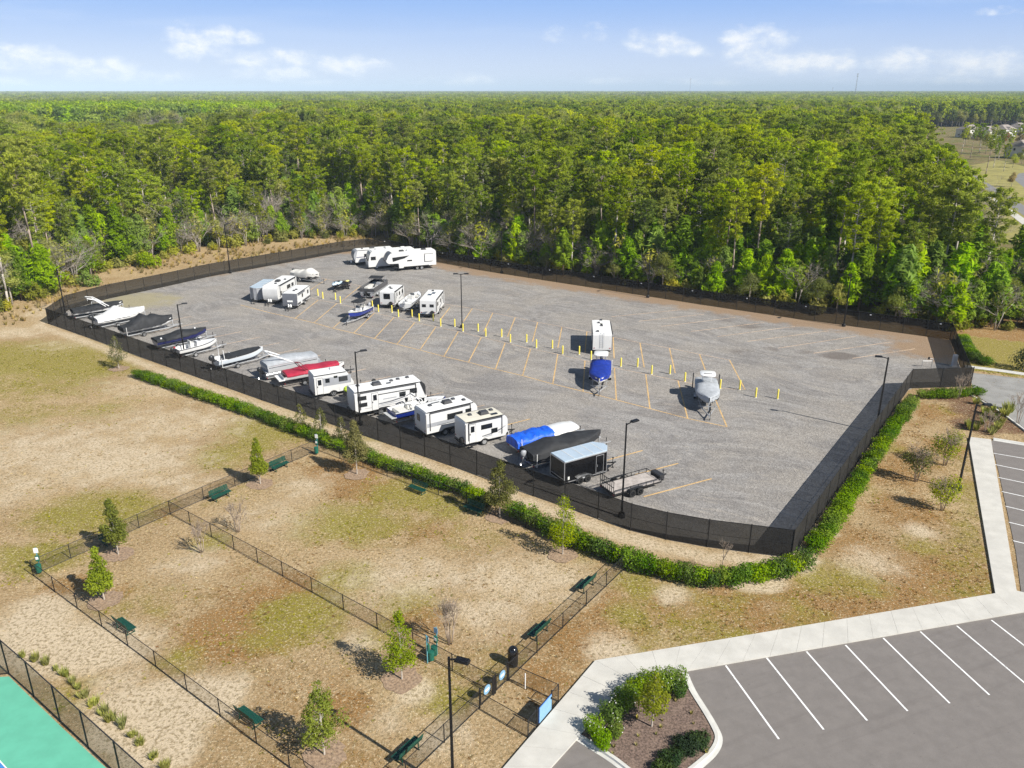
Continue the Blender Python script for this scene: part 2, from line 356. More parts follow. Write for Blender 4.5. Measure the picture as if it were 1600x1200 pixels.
back = (segdist(X, Y, FEN3) < 16) & ~inpoly(X, Y, LOT); A[..., 1] = np.where(back, np.maximum(A[..., 1], .22), A[..., 1]); A[..., 0] = np.where(back, np.maximum(A[..., 0], .16), A[..., 0]); A[..., 2] = np.where(back, np.maximum(A[..., 2], np.clip(.6 - np.abs(segdist(X, Y, FEN3) - 4) * .08, 0, 1)), A[..., 2])
rl = inpoly(X, Y, [(G(1492, 522).x, G(1492, 522).y), (G(1640, 540).x, G(1640, 540).y), (G(1640, 595).x, G(1640, 595).y), (G(1515, 578).x, G(1515, 578).y)])
A[..., 0] = np.where(rl, .92, A[..., 0]); rl2 = (X > 58) & (Y > 92) & ~rl; A[..., 1] = np.where(rl2, .6, A[..., 1]); A[..., 3] = np.where(rl2, .35, A[..., 3])
Z = np.full(X.shape, 0.) + .02 * np.sin(X * .9 + Y * .37) * np.cos(Y * .8 - X * .3)
Z -= .03
lot_in = inpoly(X, Y, LOT); keep_flat = lot_in | (segdist(X, Y, LOT + LOT[:1]) < 2.5); Z[keep_flat] = -.012
# nothing of the lawn may rise through the paving
PAVE = [(1587, 860), (1560, 735), (1548, 686), (1700, 712), (2100, 900), (2100, 1500), (500, 1500), (788, 1200), (930, 1030), (1554, 925), (1510, 680)]
pv = [(G(*q).x, G(*q).y) for q in PAVE]; near = inpoly(X, Y, pv) | (segdist(X, Y, pv + pv[:1]) < 2); Z[near] = -.03
V = np.stack([X, Y, Z], -1).reshape(-1, 3)
ii = np.arange(nx * ny).reshape(ny, nx); F = np.stack([ii[:-1, :-1], ii[:-1, 1:], ii[1:, 1:], ii[1:, :-1]], -1).reshape(-1, 4)
SOIL = (gx.copy(), gy.copy(), A.copy()); me = np_mesh('lawn', V, F, [lawn_m]); ca = me.attributes.new('soil', 'FLOAT_COLOR', 'POINT'); ca.data.foreach_set('color', A.reshape(-1, 4).astype(np.float32).ravel())
tag(obj('lawn', me), 'dry tan lawn with green, rusty and sandy patches', None, None, 'structure')

# gravel of the storage lot
m = bpy.data.materials.new('gravel'); m.use_nodes = True; t = NT(m.node_tree); MATS['gravel'] = m
geo = t.n('ShaderNodeNewGeometry'); P = geo.outputs['Position']
p = t.n('ShaderNodeBsdfPrincipled'); p.inputs['Roughness'].default_value = .9; p.inputs['Specular IOR Level'].default_value = .2
o = t.n('ShaderNodeOutputMaterial'); t.l(p.outputs[0], o.inputs[0])
mp0 = t.n('ShaderNodeMapping', vector_type='POINT'); mp0.inputs['Rotation'].default_value = (0, 0, math.radians(30)); t.l(P, mp0.inputs[0])
warp = t.n('ShaderNodeVectorMath', operation='ADD'); t.l(mp0.outputs[0], warp.inputs[0]); wv = t.n('ShaderNodeVectorMath', operation='SCALE'); t.l(t.noise(P, .035, 2, .5, out=1), wv.inputs[0]); wv.inputs['Scale'].default_value = 22.; t.l(wv.outputs[0], warp.inputs[1])
mp = t.n('ShaderNodeMapping', vector_type='POINT'); mp.inputs['Scale'].default_value = (.035, .42, 1); t.l(warp.outputs[0], mp.inputs[0])
streak = t.noise(mp.outputs[0], 1.3, 7, .68, dist=.3); big = t.noise(P, .1, 4, .6); st1 = t.noise(P, 9., 2, .6); st2 = t.noise(P, 24., 2, .6)
vor = t.n('ShaderNodeTexVoronoi'); vor.inputs['Scale'].default_value = 7.; t.l(P, vor.inputs['Vector'])
c = t.mix(t.ss(streak, .35, .68), (.205, .192, .18), (.305, .29, .272)); c = t.mix(t.m('MULTIPLY', t.ss(big, .42, .62), .55), c, (.315, .285, .245)); c = t.mix(t.m('MULTIPLY', t.ss(t.noise(mp.outputs[0], 3.1, 5, .6), .55, .66), .5), c, (.36, .325, .28)); c = t.mix(t.m('MULTIPLY', t.ss(t.noise(mp.outputs[0], 2.3, 5, .7), .60, .70), .45), c, (.17, .16, .15))
c = t.mix(1., c, t.xyz(*(t.m('ADD', .72, t.m('MULTIPLY', vor.outputs['Color'], .56)),) * 3), 'MULTIPLY')
c = t.mix(t.m('MULTIPLY', t.ss(st1, .55, .72), .5), c, (.12, .115, .112)); c = t.mix(t.m('MULTIPLY', t.ss(st2, .57, .7), .4), c, (.48, .47, .455))
at = t.n('ShaderNodeAttribute', attribute_name='soil'); sp = t.n('ShaderNodeSeparateColor'); t.l(at.outputs['Color'], sp.inputs[0])
jit = t.m('MULTIPLY', t.m('SUBTRACT', t.m('ADD', t.m('MULTIPLY', t.noise(P, .35, 6, .7), .65), t.m('MULTIPLY', st1, .35)), .5), 2.)
c = t.mix(t.m('MULTIPLY', t.ss(t.m('ADD', sp.outputs[0], jit), .35, .75), .85), c, t.mix(t.ss(st1, .4, .65), (.33, .23, .14), (.22, .135, .07)))
c = t.mix(t.m('MULTIPLY', t.ss(t.m('ADD', sp.outputs[1], t.m('MULTIPLY', jit, .6)), .4, .7), .8), c, (.145, .125, .11))
c = t.mix(t.m('MULTIPLY', t.ss(t.m('ADD', sp.outputs[2], jit), .35, .8), .8), c, (.33, .29, .17))
t.l(c, p.inputs['Base Color'])
b = t.n('ShaderNodeBump'); b.inputs['Strength'].default_value = .6; b.inputs['Distance'].default_value = .06
t.l(t.m('ADD', vor.outputs['Distance'], st2), b.inputs['Height']); t.l(b.outputs[0], p.inputs['Normal'])
# clipped grid: triangles whose centre lies in the lot, plus a flush outline skirt
step = .75; gx = np.arange(-74, 66, step); gy = np.arange(48, 176, step); X, Y = np.meshgrid(gx, gy); inside = inpoly(X, Y, LOT)
bd = segdist(X, Y, LOT + LOT[:1]); A = np.zeros((*X.shape, 4))
A[..., 0] = np.clip(1.05 - segdist(X, Y, FEN4) / 7.5, 0, 1) + np.clip(.75 - segdist(X, Y, FEN3[3:]) / 7, 0, 1) * .7
c0 = G(1450, 545); A[..., 0] = np.maximum(A[..., 0], np.clip(1.1 - np.hypot(X - c0.x, Y - c0.y) / 9, 0, 1))
for (px, py, r, a) in [(1310, 556, 2.6, .85), (1170, 510, 3, .6), (1130, 500, 3, .5), (1205, 545, 2.2, .55), (1258, 550, 2.2, .6), (1070, 640, 3.5, .55), (1045, 632, 3, .5), (1160, 548, 3, .5), (840, 492, 3, .4), (960, 520, 3, .3), (1120, 590, 4, .35)]:
    c0 = G(px, py); A[..., 1] = np.maximum(A[..., 1], a * np.clip(1.3 - np.hypot((X - c0.x) / 1.3, Y - c0.y) / r, 0, 1))
c0 = G(215, 470); A[..., 2] = np.maximum(A[..., 2], np.clip(1.2 - np.hypot((X - c0.x) / 1.2, (Y - c0.y)) / 8, 0, 1)); c0 = G(1160, 830)
A[..., 2] = np.maximum(A[..., 2], .4 * np.clip(1.2 - np.hypot(X - c0.x, Y - c0.y) / 4, 0, 1))
# snap outside vertices next to the lot onto its outline, so that the sheet ends at the fence
Vx, Vy = X.copy(), Y.copy(); out = ~inside & (bd < step * 1.6)
O = LOT + LOT[:1]
for i, j in np.argwhere(out):
    bx = None; best = 1e9
    for a, b_ in zip(O[:-1], O[1:]):
        ex, ey = b_.x - a.x, b_.y - a.y; tt = min(1, max(0, ((X[i, j] - a.x) * ex + (Y[i, j] - a.y) * ey) / (ex * ex + ey * ey + 1e-9)))
        qx, qy = a.x + tt * ex, a.y + tt * ey; dd = (X[i, j] - qx) ** 2 + (Y[i, j] - qy) ** 2
        if dd < best: best = dd; bx = (qx, qy)
    Vx[i, j], Vy[i, j] = bx
ok = inside | out; ii = np.arange(X.size).reshape(X.shape); F = np.stack([ii[:-1, :-1], ii[:-1, 1:], ii[1:, 1:], ii[1:, :-1]], -1).reshape(-1, 4)
F = F[ok.ravel()[F].all(1) & inside.ravel()[F].any(1)]
used = np.unique(F); remap = np.zeros(X.size, int); remap[used] = np.arange(len(used))
V = np.stack([Vx, Vy, np.full(X.shape, .004)], -1).reshape(-1, 3)[used]
me = np_mesh('gravel_lot', V, remap[F], [MATS['gravel']]); ca = me.attributes.new('soil', 'FLOAT_COLOR', 'POINT'); ca.data.foreach_set('color', A.reshape(-1, 4)[used].astype(np.float32).ravel())
gravel_lot = tag(obj('gravel_lot', me), 'grey gravel of the fenced storage lot', None, None, 'structure')

# painted stall lines on the gravel
def paint_mat(name, c, wear):
    m = bpy.data.materials.new(name); m.use_nodes = True; t = NT(m.node_tree); geo = t.n('ShaderNodeNewGeometry')
    n = t.m('ADD', t.m('MULTIPLY', t.noise(geo.outputs['Position'], 7., 4, .7), .65), t.m('MULTIPLY', t.noise(geo.outputs['Position'], .5, 3, .6), .35))
    p = t.n('ShaderNodeBsdfPrincipled'); p.inputs['Base Color'].default_value = (*c, 1); p.inputs['Roughness'].default_value = .7
    tr = t.n('ShaderNodeBsdfTransparent'); mx = t.n('ShaderNodeMixShader'); t.l(t.ss(n, .5 + wear - .14, .5 + wear + .14), mx.inputs[0])
    t.l(p.outputs[0], mx.inputs[1]); t.l(tr.outputs[0], mx.inputs[2]); o = t.n('ShaderNodeOutputMaterial'); t.l(mx.outputs[0], o.inputs[0]); MATS[name] = m; return m
yel = paint_mat('stall_paint_orange', (.66, .43, .18), .08); fad = paint_mat('stall_paint_faded', (.64, .47, .33), .05); vfad = paint_mat('stall_paint_ghost', (.55, .47, .38), -.04)
wht = paint_mat('road_paint_white', (.80, .80, .78), .13)
def line(a, b, wd, m, z, parent, name='painted_line'):
    a, b = Vector((a[0], a[1], 0)), Vector((b[0], b[1], 0)); d = (b - a).normalized() * 1.; s = Vector((-d.y, d.x, 0)) * (wd / 2)
    mb = MB(); mb.add([(*(q.xy), z) for q in (a - s, b - s, b + s, a + s)], [(0, 1, 2, 3)]); return mb.build(name, m, parent)
low = [(461,497.5,497,469),(490.5,504.5,526.6,474),(520,513,556,481),(552.5,520.5,585,489),(585,529,615.5,496),(620,538,648,504),(656,547,681,510.7),(693.5,557,716,518),(732,566,752,527),
       (774,577,789.4,535.7),(816.5,587,829,545),(863.7,600,871.5,553.6),(911,611.6,914,563.7),(963,625,960,575),(1015.6,638.6,1009,584.6),(1074.6,654,1059.4,594.8),(1136,667,1110,606)]
upp = [(510.7,436,485,453),(562.7,447.5,534,470),(703,480.5,688,499.6),(738,482,724,503),(770,489,756,518),(805,496,793,526),(840,503.6,832,534),(878,510.6,871.6,543.6),(917,518,914,551),(958,527,959.6,560),
       (1000,535.7,1006.5,574),(1046,544,1055,583),(1093,553.6,1102,578),(1140,562.7,1164,608.5)]
for q in low + upp: line(G(q[0], q[1]), G(q[2], q[3]), .14, yel, .009, gravel_lot)
def pline(pts, wd, m, z, parent):
    for a, b in zip(pts[:-1], pts[1:]): line(G(*a), G(*b), wd, m, z, parent)
pline([(376,476.5),(422.5,489)] + [q[:2] for q in low], .15, fad if False else yel, .013, gravel_lot)
pline([(487,466)] + [q[2:] for q in low] + [(1164, 609)], .12, fad, .013, gravel_lot)
pline([(501,434.3),(567,447.5),(640,463),(700,476)] + [q[:2] for q in upp[3:]], .13, fad, .013, gravel_lot)
pline([(500,459.5),(689,501.5),(756,518),(832,536),(914,554),(1006,575),(1102,594),(1164,608)], .10, vfad, .009, gravel_lot)
for q in [(955,495,1065,484),(998,502,1100,491),(1033.5,510,1149,496),(1079,518,1194,504),(1121,526,1242,510),(1168,533.5,1295,517),(1216,544,1337,525.5),(1271,552,1395,534),(1332,560,1430,545)]:
    line(G(q[0], q[1]), G(q[2], q[3]), .16, fad, .009, gravel_lot)
for q in [(918,489,1016,479),(886,482,974,474),(848,476,930,469),(820,469,893,462),(781,463,851,456),(750,457,827,451),(724,451,799,445),(697,446,760,441)]:
    line(G(q[0], q[1]), G(q[2], q[3]), .16, vfad, .009, gravel_lot)
f0, f1 = G(1112, 748), G(906, 691)   # heads of the near stalls run parallel to the fence
heads = [G(1112,748), G(1060,724), G(1004,704), G(912,678), G(828.5,654.6), G(757,633), G(693,613)]
dirn = (heads[6] - heads[1]).normalized(); hd = [math.radians(27), math.radians(28), math.radians(30)] + [math.radians(33)] * 20
for k in range(7, 19): heads.append(heads[6] + dirn * 4.4 * (k - 6))
for k, h in enumerate(heads):
    L = 8.2 if k else 7.4; a = hd[k] if k < 7 else math.radians(36 + (k - 7) * 1.0)
    line(h - Vector((math.cos(a), math.sin(a), 0)) * L, h, .16, yel if k < 5 else fad, .009, gravel_lot)

# ------------------------------------------------------------------ asphalt, kerbs, concrete walks
asph = mat('asphalt', (.185, .168, .154), .88, var=.07, vscale=1.3, bump=.25, bscale=40, spec=.25, dirt=.30, dcol=(.155, .14, .13))
t = NT.__new__(NT); t.nt = asph.node_tree; pb = [n_ for n_ in asph.node_tree.nodes if n_.type == 'BSDF_PRINCIPLED'][0]; geo = t.n('ShaderNodeNewGeometry'); P = geo.outputs['Position']; src = pb.inputs['Base Color'].links[0].from_socket
sp1 = t.ss(t.noise(P, .9, 4, .7, dist=.8), .66, .74); sp2 = t.ss(t.noise(P, 5., 2, .5), .70, .76); rot = t.n('ShaderNodeMapping'); rot.inputs['Rotation'].default_value = (0, 0, math.radians(-22)); t.l(P, rot.inputs[0]); rs = t.n('ShaderNodeMapping'); rs.inputs['Scale'].default_value = (.05, .8, 1); t.l(rot.outputs[0], rs.inputs[0])
c = t.mix(t.m('MULTIPLY', t.ss(t.noise(rs.outputs[0], 1.6, 5, .65), .52, .68), .38), src, (.14, .125, .115)); c = t.mix(t.m('MULTIPLY', sp1, .5), c, (.12, .11, .10)); c = t.mix(t.m('MULTIPLY', sp2, .6), c, (.09, .08, .075)); c = t.mix(t.m('MULTIPLY', t.ss(t.noise(P, 22., 3, .7), .5, .7), .25), c, (.30, .275, .255)); t.l(c, pb.inputs['Base Color'])
conc = mat('concrete', (.52, .503, .455), .85, var=.08, vscale=.8, bump=.15, bscale=30, spec=.2, dirt=.25, dcol=(.42, .39, .33))
conc_w = mat('kerb_concrete', (.54, .53, .49), .8, var=.08, vscale=1.5, bump=.1, bscale=30, dirt=.2, dcol=(.4, .38, .33))
mulch_m = mat('bark_mulch', (.165, .115, .09), .95, var=.55, vscale=9, bump=.9, bscale=22, dirt=.55, dcol=(.33, .24, .18))
park_lot = sheet('parking_lot', [(1587, 860), (1560, 735), (1548, 688), (1760, 722), (2300, 980), (2300, 1600), (500, 1600), (862, 1200), (900, 1149), (985, 1064), (1068, 1049), (1600, 957)], .004, asph, label='grey asphalt parking lot')
sheet('driveway', [(1519, 603), (1516, 582), (1620, 594), (1900, 632), (1900, 760), (1640, 700), (1600, 668), (1565, 642), (1531, 622)], .004, mat('asphalt_drive', (.27, .265, .25), .88, var=.12, vscale=.6, bump=.2, bscale=40, spec=.25), label='grey asphalt drive leading to the lot gate')
for q in [(1134,1040,1217,1155),(1198,1028,1287,1140),(1260,1018,1355,1126),(1321,1008,1418,1111),(1380,997,1484,1099),(1438,987,1546,1086),(1495,978,1609,1074),(1549,969,1668,1061),
          (1551,708,1640,723),(1555,726,1645,744),(1560,746,1650,765),(1565,768,1655,788),(1571,791,1660,812),(1576,816,1668,838),(1583,845,1676,867)]:
    line(G(q[0], q[1]), G(q[2], q[3]), .11, wht, .010, park_lot)

def slabs(name, left, right, step, label, z1=.12):
    """concrete walk between two edges given corner for corner; every slab a piece of its own with open joints"""
    base = obj(name, None); tag(base, label, None, None, 'structure')
    for (a0, b0), (a1, b1) in zip(zip(left[:-1], right[:-1]), zip(left[1:], right[1:])):
        L = max((a1 - a0).length, (b1 - b0).length); k = max(1, round(L / step)); g = .006 / max(L / k, .1)
        for i in range(k):
            t0, t1 = i / k + g / k, (i + 1) / k - g / k
            poly = [a0.lerp(a1, t0), b0.lerp(b1, t0), b0.lerp(b1, t1), a0.lerp(a1, t1)]
            ar = sum(p_.x * q_.y - q_.x * p_.y for p_, q_ in zip(poly, poly[1:] + poly[:1]))
            if ar < 0: poly.reverse()
            MB().exz(poly, -.05, z1 + rnd.uniform(-.002, .002)).build('slab', conc, base)
    return base
o_ = [G(1554.7, 929), G(1105, 1005), G(930, 1034), G(788, 1200), G(640, 1378)]
i_ = [G(1587, 959), G(1075, 1049), G(985, 1064), G(862, 1200), G(735, 1360)]
walk = slabs('sidewalk', o_[::-1], i_[::-1], 1.75, 'pale concrete sidewalk between the lawn and the parking lot')
slabs('sidewalk', [G(1554.7, 929), G(1513, 684)], [G(1588, 925), G(1548, 688)], 3.2, 'pale concrete walk along the right-hand parking stalls')
MB().exz([G(1554.7, 929), G(1587, 959), G(1640, 951), G(1640, 938), G(1588, 925)], -.05, .121).build('slab', conc, walk)
sub = mat('joint_dirt', (.2, .18, .15), .95)
def kerb(pts, label, wd=.32, h=.14, m=None, name='kerb'):
    """swept kerb: gutter pan and raised lip"""
    n = len(pts); L = []; R = []
    for i in range(n):
        d = (pts[min(n - 1, i + 1)] - pts[max(0, i - 1)]); d.z = 0; d.normalize(); s = Vector((-d.y, d.x, 0)); L.append(pts[i] + s * wd / 2); R.append(pts[i] - s * wd / 2)
    rings = []
    for l, r in zip(L, R):
        mlr = l.lerp(r, .55); rings.append([(l.x, l.y, -.05), (r.x, r.y, -.05), (r.x, r.y, .02), (mlr.x, mlr.y, .04), (l.lerp(r, .45).x, l.lerp(r, .45).y, h), (l.x, l.y, h)])
    o = MB().loft(rings).build(name, m or conc_w, None); return tag(o, label, None, None, 'structure')
def arc_pts(px, n=8):
    P_ = [G(*q) for q in px]; out = []
    for i in range(len(P_) - 1):
        p0, p1, p2, p3 = P_[max(0, i - 1)], P_[i], P_[i + 1], P_[min(len(P_) - 1, i + 2)]
        for k in range(n):
            t_ = k / n; out.append(.5 * ((2 * p1) + (p2 - p0) * t_ + (2 * p0 - 5 * p1 + 4 * p2 - p3) * t_ ** 2 + (3 * p1 - p0 - 3 * p2 + p3) * t_ ** 3))
    return out + [P_[-1]]
isl_r = arc_pts([(1070, 1053), (1082, 1080), (1102, 1112), (1117, 1138), (1123, 1156), (1116, 1174), (1098, 1192), (1065, 1218), (1030, 1245)], 4)
isl_l = arc_pts([(899, 1151), (920, 1164), (960, 1190), (1000, 1222), (1030, 1245)], 3)
kerb(isl_r[::-1], 'white concrete kerb rounding the planted island', .42); kerb(isl_l, 'white concrete kerb on the left of the planted island', .42)
isl = [G(985, 1064)] + [q for q in isl_r] + [q for q in isl_l[::-1]][1:]
mb = MB(); mb.add([(q.x, q.y, .09) for q in isl], [tuple(range(len(isl)))]); tag(mb.build('mulch_bed', mulch_m), 'reddish brown bark mulch in the parking island', None, None, 'structure')
kerb(arc_pts([(1508, 573), (1550, 578), (1600, 585), (1700, 600)]), 'pale kerb on the far side of the drive', .7, .12)
kerb(arc_pts([(1720, 745), (1640, 700), (1600, 671), (1565, 645), (1531, 625), (1518, 618)]), 'pale kerb bending beside the mulch bed', .35, .12)
kerb([G(1760, 722), G(1650, 703), G(1552, 687)][::-1], 'pale kerb at the head of the right-hand parking stalls', .55, .12)

# tennis court in the lower left corner
court_m = mat('court_green', (.115, .42, .29), .75, var=.06, vscale=1., bump=.05, bscale=40)
court = sheet('tennis_court', [(14, 1057), (-300, 1075), (-300, 1700), (330, 1340), (152, 1188), (94, 1134)], .006, court_m, label='green hard court surface')
a, b_ = G(-40, 1145), G(60, 1256)
dv = (b_ - a).normalized(); nv = Vector((-dv.y, dv.x, 0)); nv = nv if nv.x < 0 else -nv
mb = MB(); mb.add([(*(q.xy), .010) for q in (a, b_, b_ + nv * 12, a + nv * 12)], [(0, 1, 2, 3)]); mb.build('court_inner', mat('court_blue', (.05, .22, .55), .75, var=.05, vscale=1), court)
line(a, b_, .06, mat('court_line', (.8, .8, .8), .7), .014, court)

# ------------------------------------------------------------------ the black privacy fence round the lot
fab = mesh_mat('privacy_fabric', (.023, .0205, .017), .885, var=.25, weave=.07)
blk = mat('black_metal', (.012, .012, .013), .45, metal=.3, spec=.4)
blk2 = mat('black_powder_coat', (.015, .015, .016), .5, var=.2, vscale=4)
FH = 2.38
def fabric_mesh(L, h, seed, wav=.035):
    r = np.random.default_rng(seed); n, k = 7, 5; V = []
    for j in range(k):
        for i in range(n):
            u, v = i / (n - 1), j / (k - 1); b = math.sin(u * math.pi) * math.sin(v * math.pi)
            V.append((u * L, b * wav * r.normal(1, .8), .03 + v * h - (0.04 * math.sin(u * math.pi) if j == k - 1 else 0)))
    F = np.array([(j * n + i, j * n + i + 1, (j + 1) * n + i + 1, (j + 1) * n + i) for j in range(k - 1) for i in range(n - 1)])
    return np_mesh('fabric_panel', np.array(V), F, [fab])
FABS = [fabric_mesh(1., FH, s) for s in range(6)]
post_me = MB().lathe([(.04, 0), (.04, FH + .05), (.028, FH + .09)], n=7).mesh('post', blk2)
rail_me = MB().tube((0, 0, FH), (1, 0, FH), .024, n=5).mesh('rail', blk2)
midr_me = MB().tube((0, -.03, 1.15), (1, -.03, 1.15), .016, n=5).mesh('rail', blk2)
plate_me = MB().box((0, 0, 0), (.22, .02, .14)).mesh('sign_plate', mat('plate_white', (.8, .8, .78), .5))
def privacy(pts, label, step=3.05, mid=True, plates=False, endpost=True):
    f = thing('privacy_fence', label, 'fence', pts[0], 0, 'black privacy fence round the storage lot'); o0 = Vector(pts[0]); q = resample(pts, step)
    for i, p in enumerate(q):
        if i == len(q) - 1 and not endpost: break
        obj('post', post_me, f, p - o0)
    for i, (a, b) in enumerate(zip(q[:-1], q[1:])):
        d = b - a; L = d.length; rz = math.atan2(d.y, d.x)
        obj('fabric_panel', FABS[rnd.randrange(6)], f, a - o0, rz, (L, rnd.choice((-1, 1)), 1)); obj('rail', rail_me, f, a - o0, rz, (L, 1, 1))
        if mid: obj('rail', midr_me, f, a - o0, rz, (L, 1, 1))
        if plates and i % 3 == 1:
            obj('sign_plate', plate_me, f, a.lerp(b, .5) - o0 + Vector((0, -.09, 2.1)), rz)
    return f
privacy(FEN, 'long near black privacy fence between the hedge and the row of boats and campers', endpost=False)
privacy(FEN2, 'short black privacy fence panel run at the left corner of the lot')
privacy(FEN3, 'black privacy fence along the meadow at the back left of the lot', endpost=False)
privacy(FEN4, 'long far black privacy fence in front of the woods', plates=True, endpost=False)
privacy(FEN5, 'black privacy fence beside the green lawn at the lot entrance', plates=False)
privacy(FEN7, 'grey sunlit privacy fence along the right-hand hedge, casting a wide shade', endpost=False)
# rolling gate in the entrance run
g = thing('sliding_gate', 'dark screened gate across the lot entrance at the end of the drive', 'gate', FEN6[0], 0); q = resample(FEN6, 3.2); o0 = FEN6[0]
for i, p in enumerate(q): obj('post', post_me, g, p - o0)
for a, b in zip(q[:-1], q[1:]):
    d = b - a; L = d.length; rz = math.atan2(d.y, d.x)
    obj('fabric_panel', FABS[0], g, a - o0, rz, (L, 1, 1)); obj('rail', rail_me, g, a - o0, rz, (L, 1, 1)); obj('rail', midr_me, g, a - o0, rz, (L, 1, .3))
# card reader post and keypad by the gate
for (px, py, lb) in [(1455, 574, 'thin metal keypad stand on the gravel inside the gate'), (1490, 572, 'grey utility box standing in the shade of the gate fence')]:
    o = thing('gate_keypad' if px < 1470 else 'utility_box', lb, 'keypad' if px < 1470 else 'box', G(px, py))
    if px < 1470:
        MB().tube((0, 0, 0), (0, 0, 1.1), .04).tube((0, 0, 1.1), (-.5, -.1, 1.25), .03).tube((-1.2, 0, .0), (-1.2, 0, .9), .03).tube((-1.2, 0, .85), (0, 0, .85), .025).build('post', mat('galvanised', (.45, .46, .47), .4, metal=.7), o); MB().box((-.55, -.1, 1.25), (.2, .12, .28)).build('keypad', blk, o)
    else:
        MB().box((0, 0, .75), (.5, .4, 1.5), tx=.96, ty=.96).build('body', mat('box_grey', (.42, .43, .45), .5), o); MB().box((0, -.21, .8), (.4, .02, 1.1)).build('door', mat('box_grey2', (.36, .37, .39), .5), o); MB().box((0, 0, .03), (.7, .6, .08)).build('base', conc, o)

# ------------------------------------------------------------------ chain-link fences of the dog park and the court
link = mesh_mat('chain_link_wire', (.03, .03, .03), .22, rough=.6, var=.2); link2 = mesh_mat('court_wire', (.025, .03, .025), .45, rough=.6, var=.2)
def chain(pts, label, h=1.2, step=3.05, m=None, r=.028, group='black chain-link fences of the dog park', bottom=True, mid=False, skip_first=False, skip_last=False, cat='fence'):
    f = thing('chain_link_fence', label, cat, pts[0], 0, group); o0 = Vector(pts[0]); q = resample(pts, step)
    for i, p in enumerate(q):
        if (i == 0 and skip_first) or (i == len(q) - 1 and skip_last): continue
        MB().lathe([(r * 1.15, -.05), (r * 1.15, h + .01), (r * .6, h + .05)], n=6).build('post', blk2, f, loc=p - o0)
    for a, b in zip(q[:-1], q[1:]):
        d = b - a; L = d.length; rz = math.atan2(d.y, d.x)
        mb = MB(); mb.add([(0, 0, .04), (L, 0, .04), (L, 0, h - .03), (0, 0, h - .03)], [(0, 1, 2, 3)]); mb.build('wire_mesh', m or link, f, loc=a - o0, rz=rz)
        MB().tube((0, 0, h), (L, 0, h), r * .8, n=5).build('rail', blk2, f, loc=a - o0, rz=rz)
        if bottom: MB().tube((0, 0, .05), (L, 0, .05), r * .7, n=5).build('rail', blk2, f, loc=a - o0, rz=rz)
        if mid: MB().tube((0, 0, h * .5), (L, 0, h * .5), r * .7, n=5).build('rail', blk2, f, loc=a - o0, rz=rz)
    return f
Wc, Dv, Nc = G(52, 899), G(266, 803), G(497, 704); Ec = G(976, 889); Sc = Vector((-7.08, 28.2, 0))
g1, g2, g3, v1, v2 = G(795, 1062), G(772.5, 1084), G(748, 1107.5), G(872, 1096), G(825, 1152)
chain([Wc, Dv], 'low chain-link fence of the left dog run beside the sandy field', skip_last=True)
chain([Dv, Nc], 'low chain-link fence behind two green benches at the top of the dog park')
chain([Nc, G(605, 744), G(774, 806), G(924, 866), Ec], 'low chain-link fence along the foot of the hedge', skip_first=True)
chain([Ec, G(916, 946), g1], 'low chain-link fence on the right side of the dog park, beside two benches', skip_first=True)
chain([g3, Sc], 'low chain-link fence below the gate pen, beside the lamp post', skip_first=True)
chain([Sc, G(401, 1161.6), G(244, 1042), Wc], 'low chain-link fence nearest the tennis court', skip_first=True, skip_last=True)
chain([Dv, G(442, 900), G(589.5, 982), g2], 'low chain-link fence dividing the dog park in two', skip_first=True)
chain([g1, v1], 'short chain-link fence on the far side of the gate pen', skip_first=True)
chain([v2, g3], 'short chain-link fence on the near side of the gate pen', skip_last=True)
sign_b = mat('sign_pale_blue', (.20, .38, .55), .4, var=.05)
def gate_leaf(a, b, label, disc=False, board=False):
    f = thing('pen_gate', label, 'gate', a, math.atan2(b.y - a.y, b.x - a.x), 'gates of the dog park pen'); L = (b - a).length
    for x in (.1, L - .1): MB().lathe([(.045, -.05), (.045, 1.32), (.03, 1.36)], c=(x, 0, 0), n=6).build('post', blk2, f)
    fr = MB(); x0, x1 = .2, L - .2
    for z in (.1, .62, 1.16): fr.tube((x0, 0, z), (x1, 0, z), .022, n=5)
    for x in (x0, x1): fr.tube((x, 0, .1), (x, 0, 1.16), .022, n=5)
    fr.build('frame', blk2, f)
    mb = MB(); mb.add([(x0, .01, .1), (x1, .01, .1), (x1, .01, 1.16), (x0, .01, 1.16)], [(0, 1, 2, 3)]); mb.build('wire_mesh', link, f)
    if disc:
        o = MB().loft([[(L / 2 + .3 * math.cos(t_), y, .85 + .3 * math.sin(t_)) for t_ in np.linspace(0, 2 * math.pi, 20, endpoint=False)] for y in (-.05, -.03)]).build('sign', sign_b, f)
        MB().box((L / 2, -.055, .85), (.34, .006, .16)).build('sign_band', mat('sign_white', (.8, .84, .86), .4), o)
    if board:
        o = MB().box((L / 2, -.06, .66), (L - .45, .03, 1.0)).build('sign_board', sign_b, f); MB().box((L / 2, -.04, .66), (L - .40, .02, 1.05)).build('sign_edge', mat('sign_blue', (.03, .12, .42), .5), o)
        MB().box((x1 - .1, -.08, 1.0), (.1, .1, .1)).build('latch', blk, f)
gate_leaf(g2, g1, 'pen gate with pale blue round sign, nearer the black litter bin', disc=True)
gate_leaf(g3, g2, 'pen gate with pale blue round sign, on the left half of the pen', disc=True)
gm = v2.lerp(v1, .26), v2.lerp(v1, .80)
gate_leaf(gm[0], gm[1], 'entrance gate carrying a pale blue information board beside the sidewalk', board=True)
chain([v2, gm[0]], 'narrow chain-link panel left of the information board', step=9, skip_first=True, skip_last=True); chain([gm[1], v1], 'narrow chain-link panel right of the information board', step=9, skip_first=True, skip_last=True)
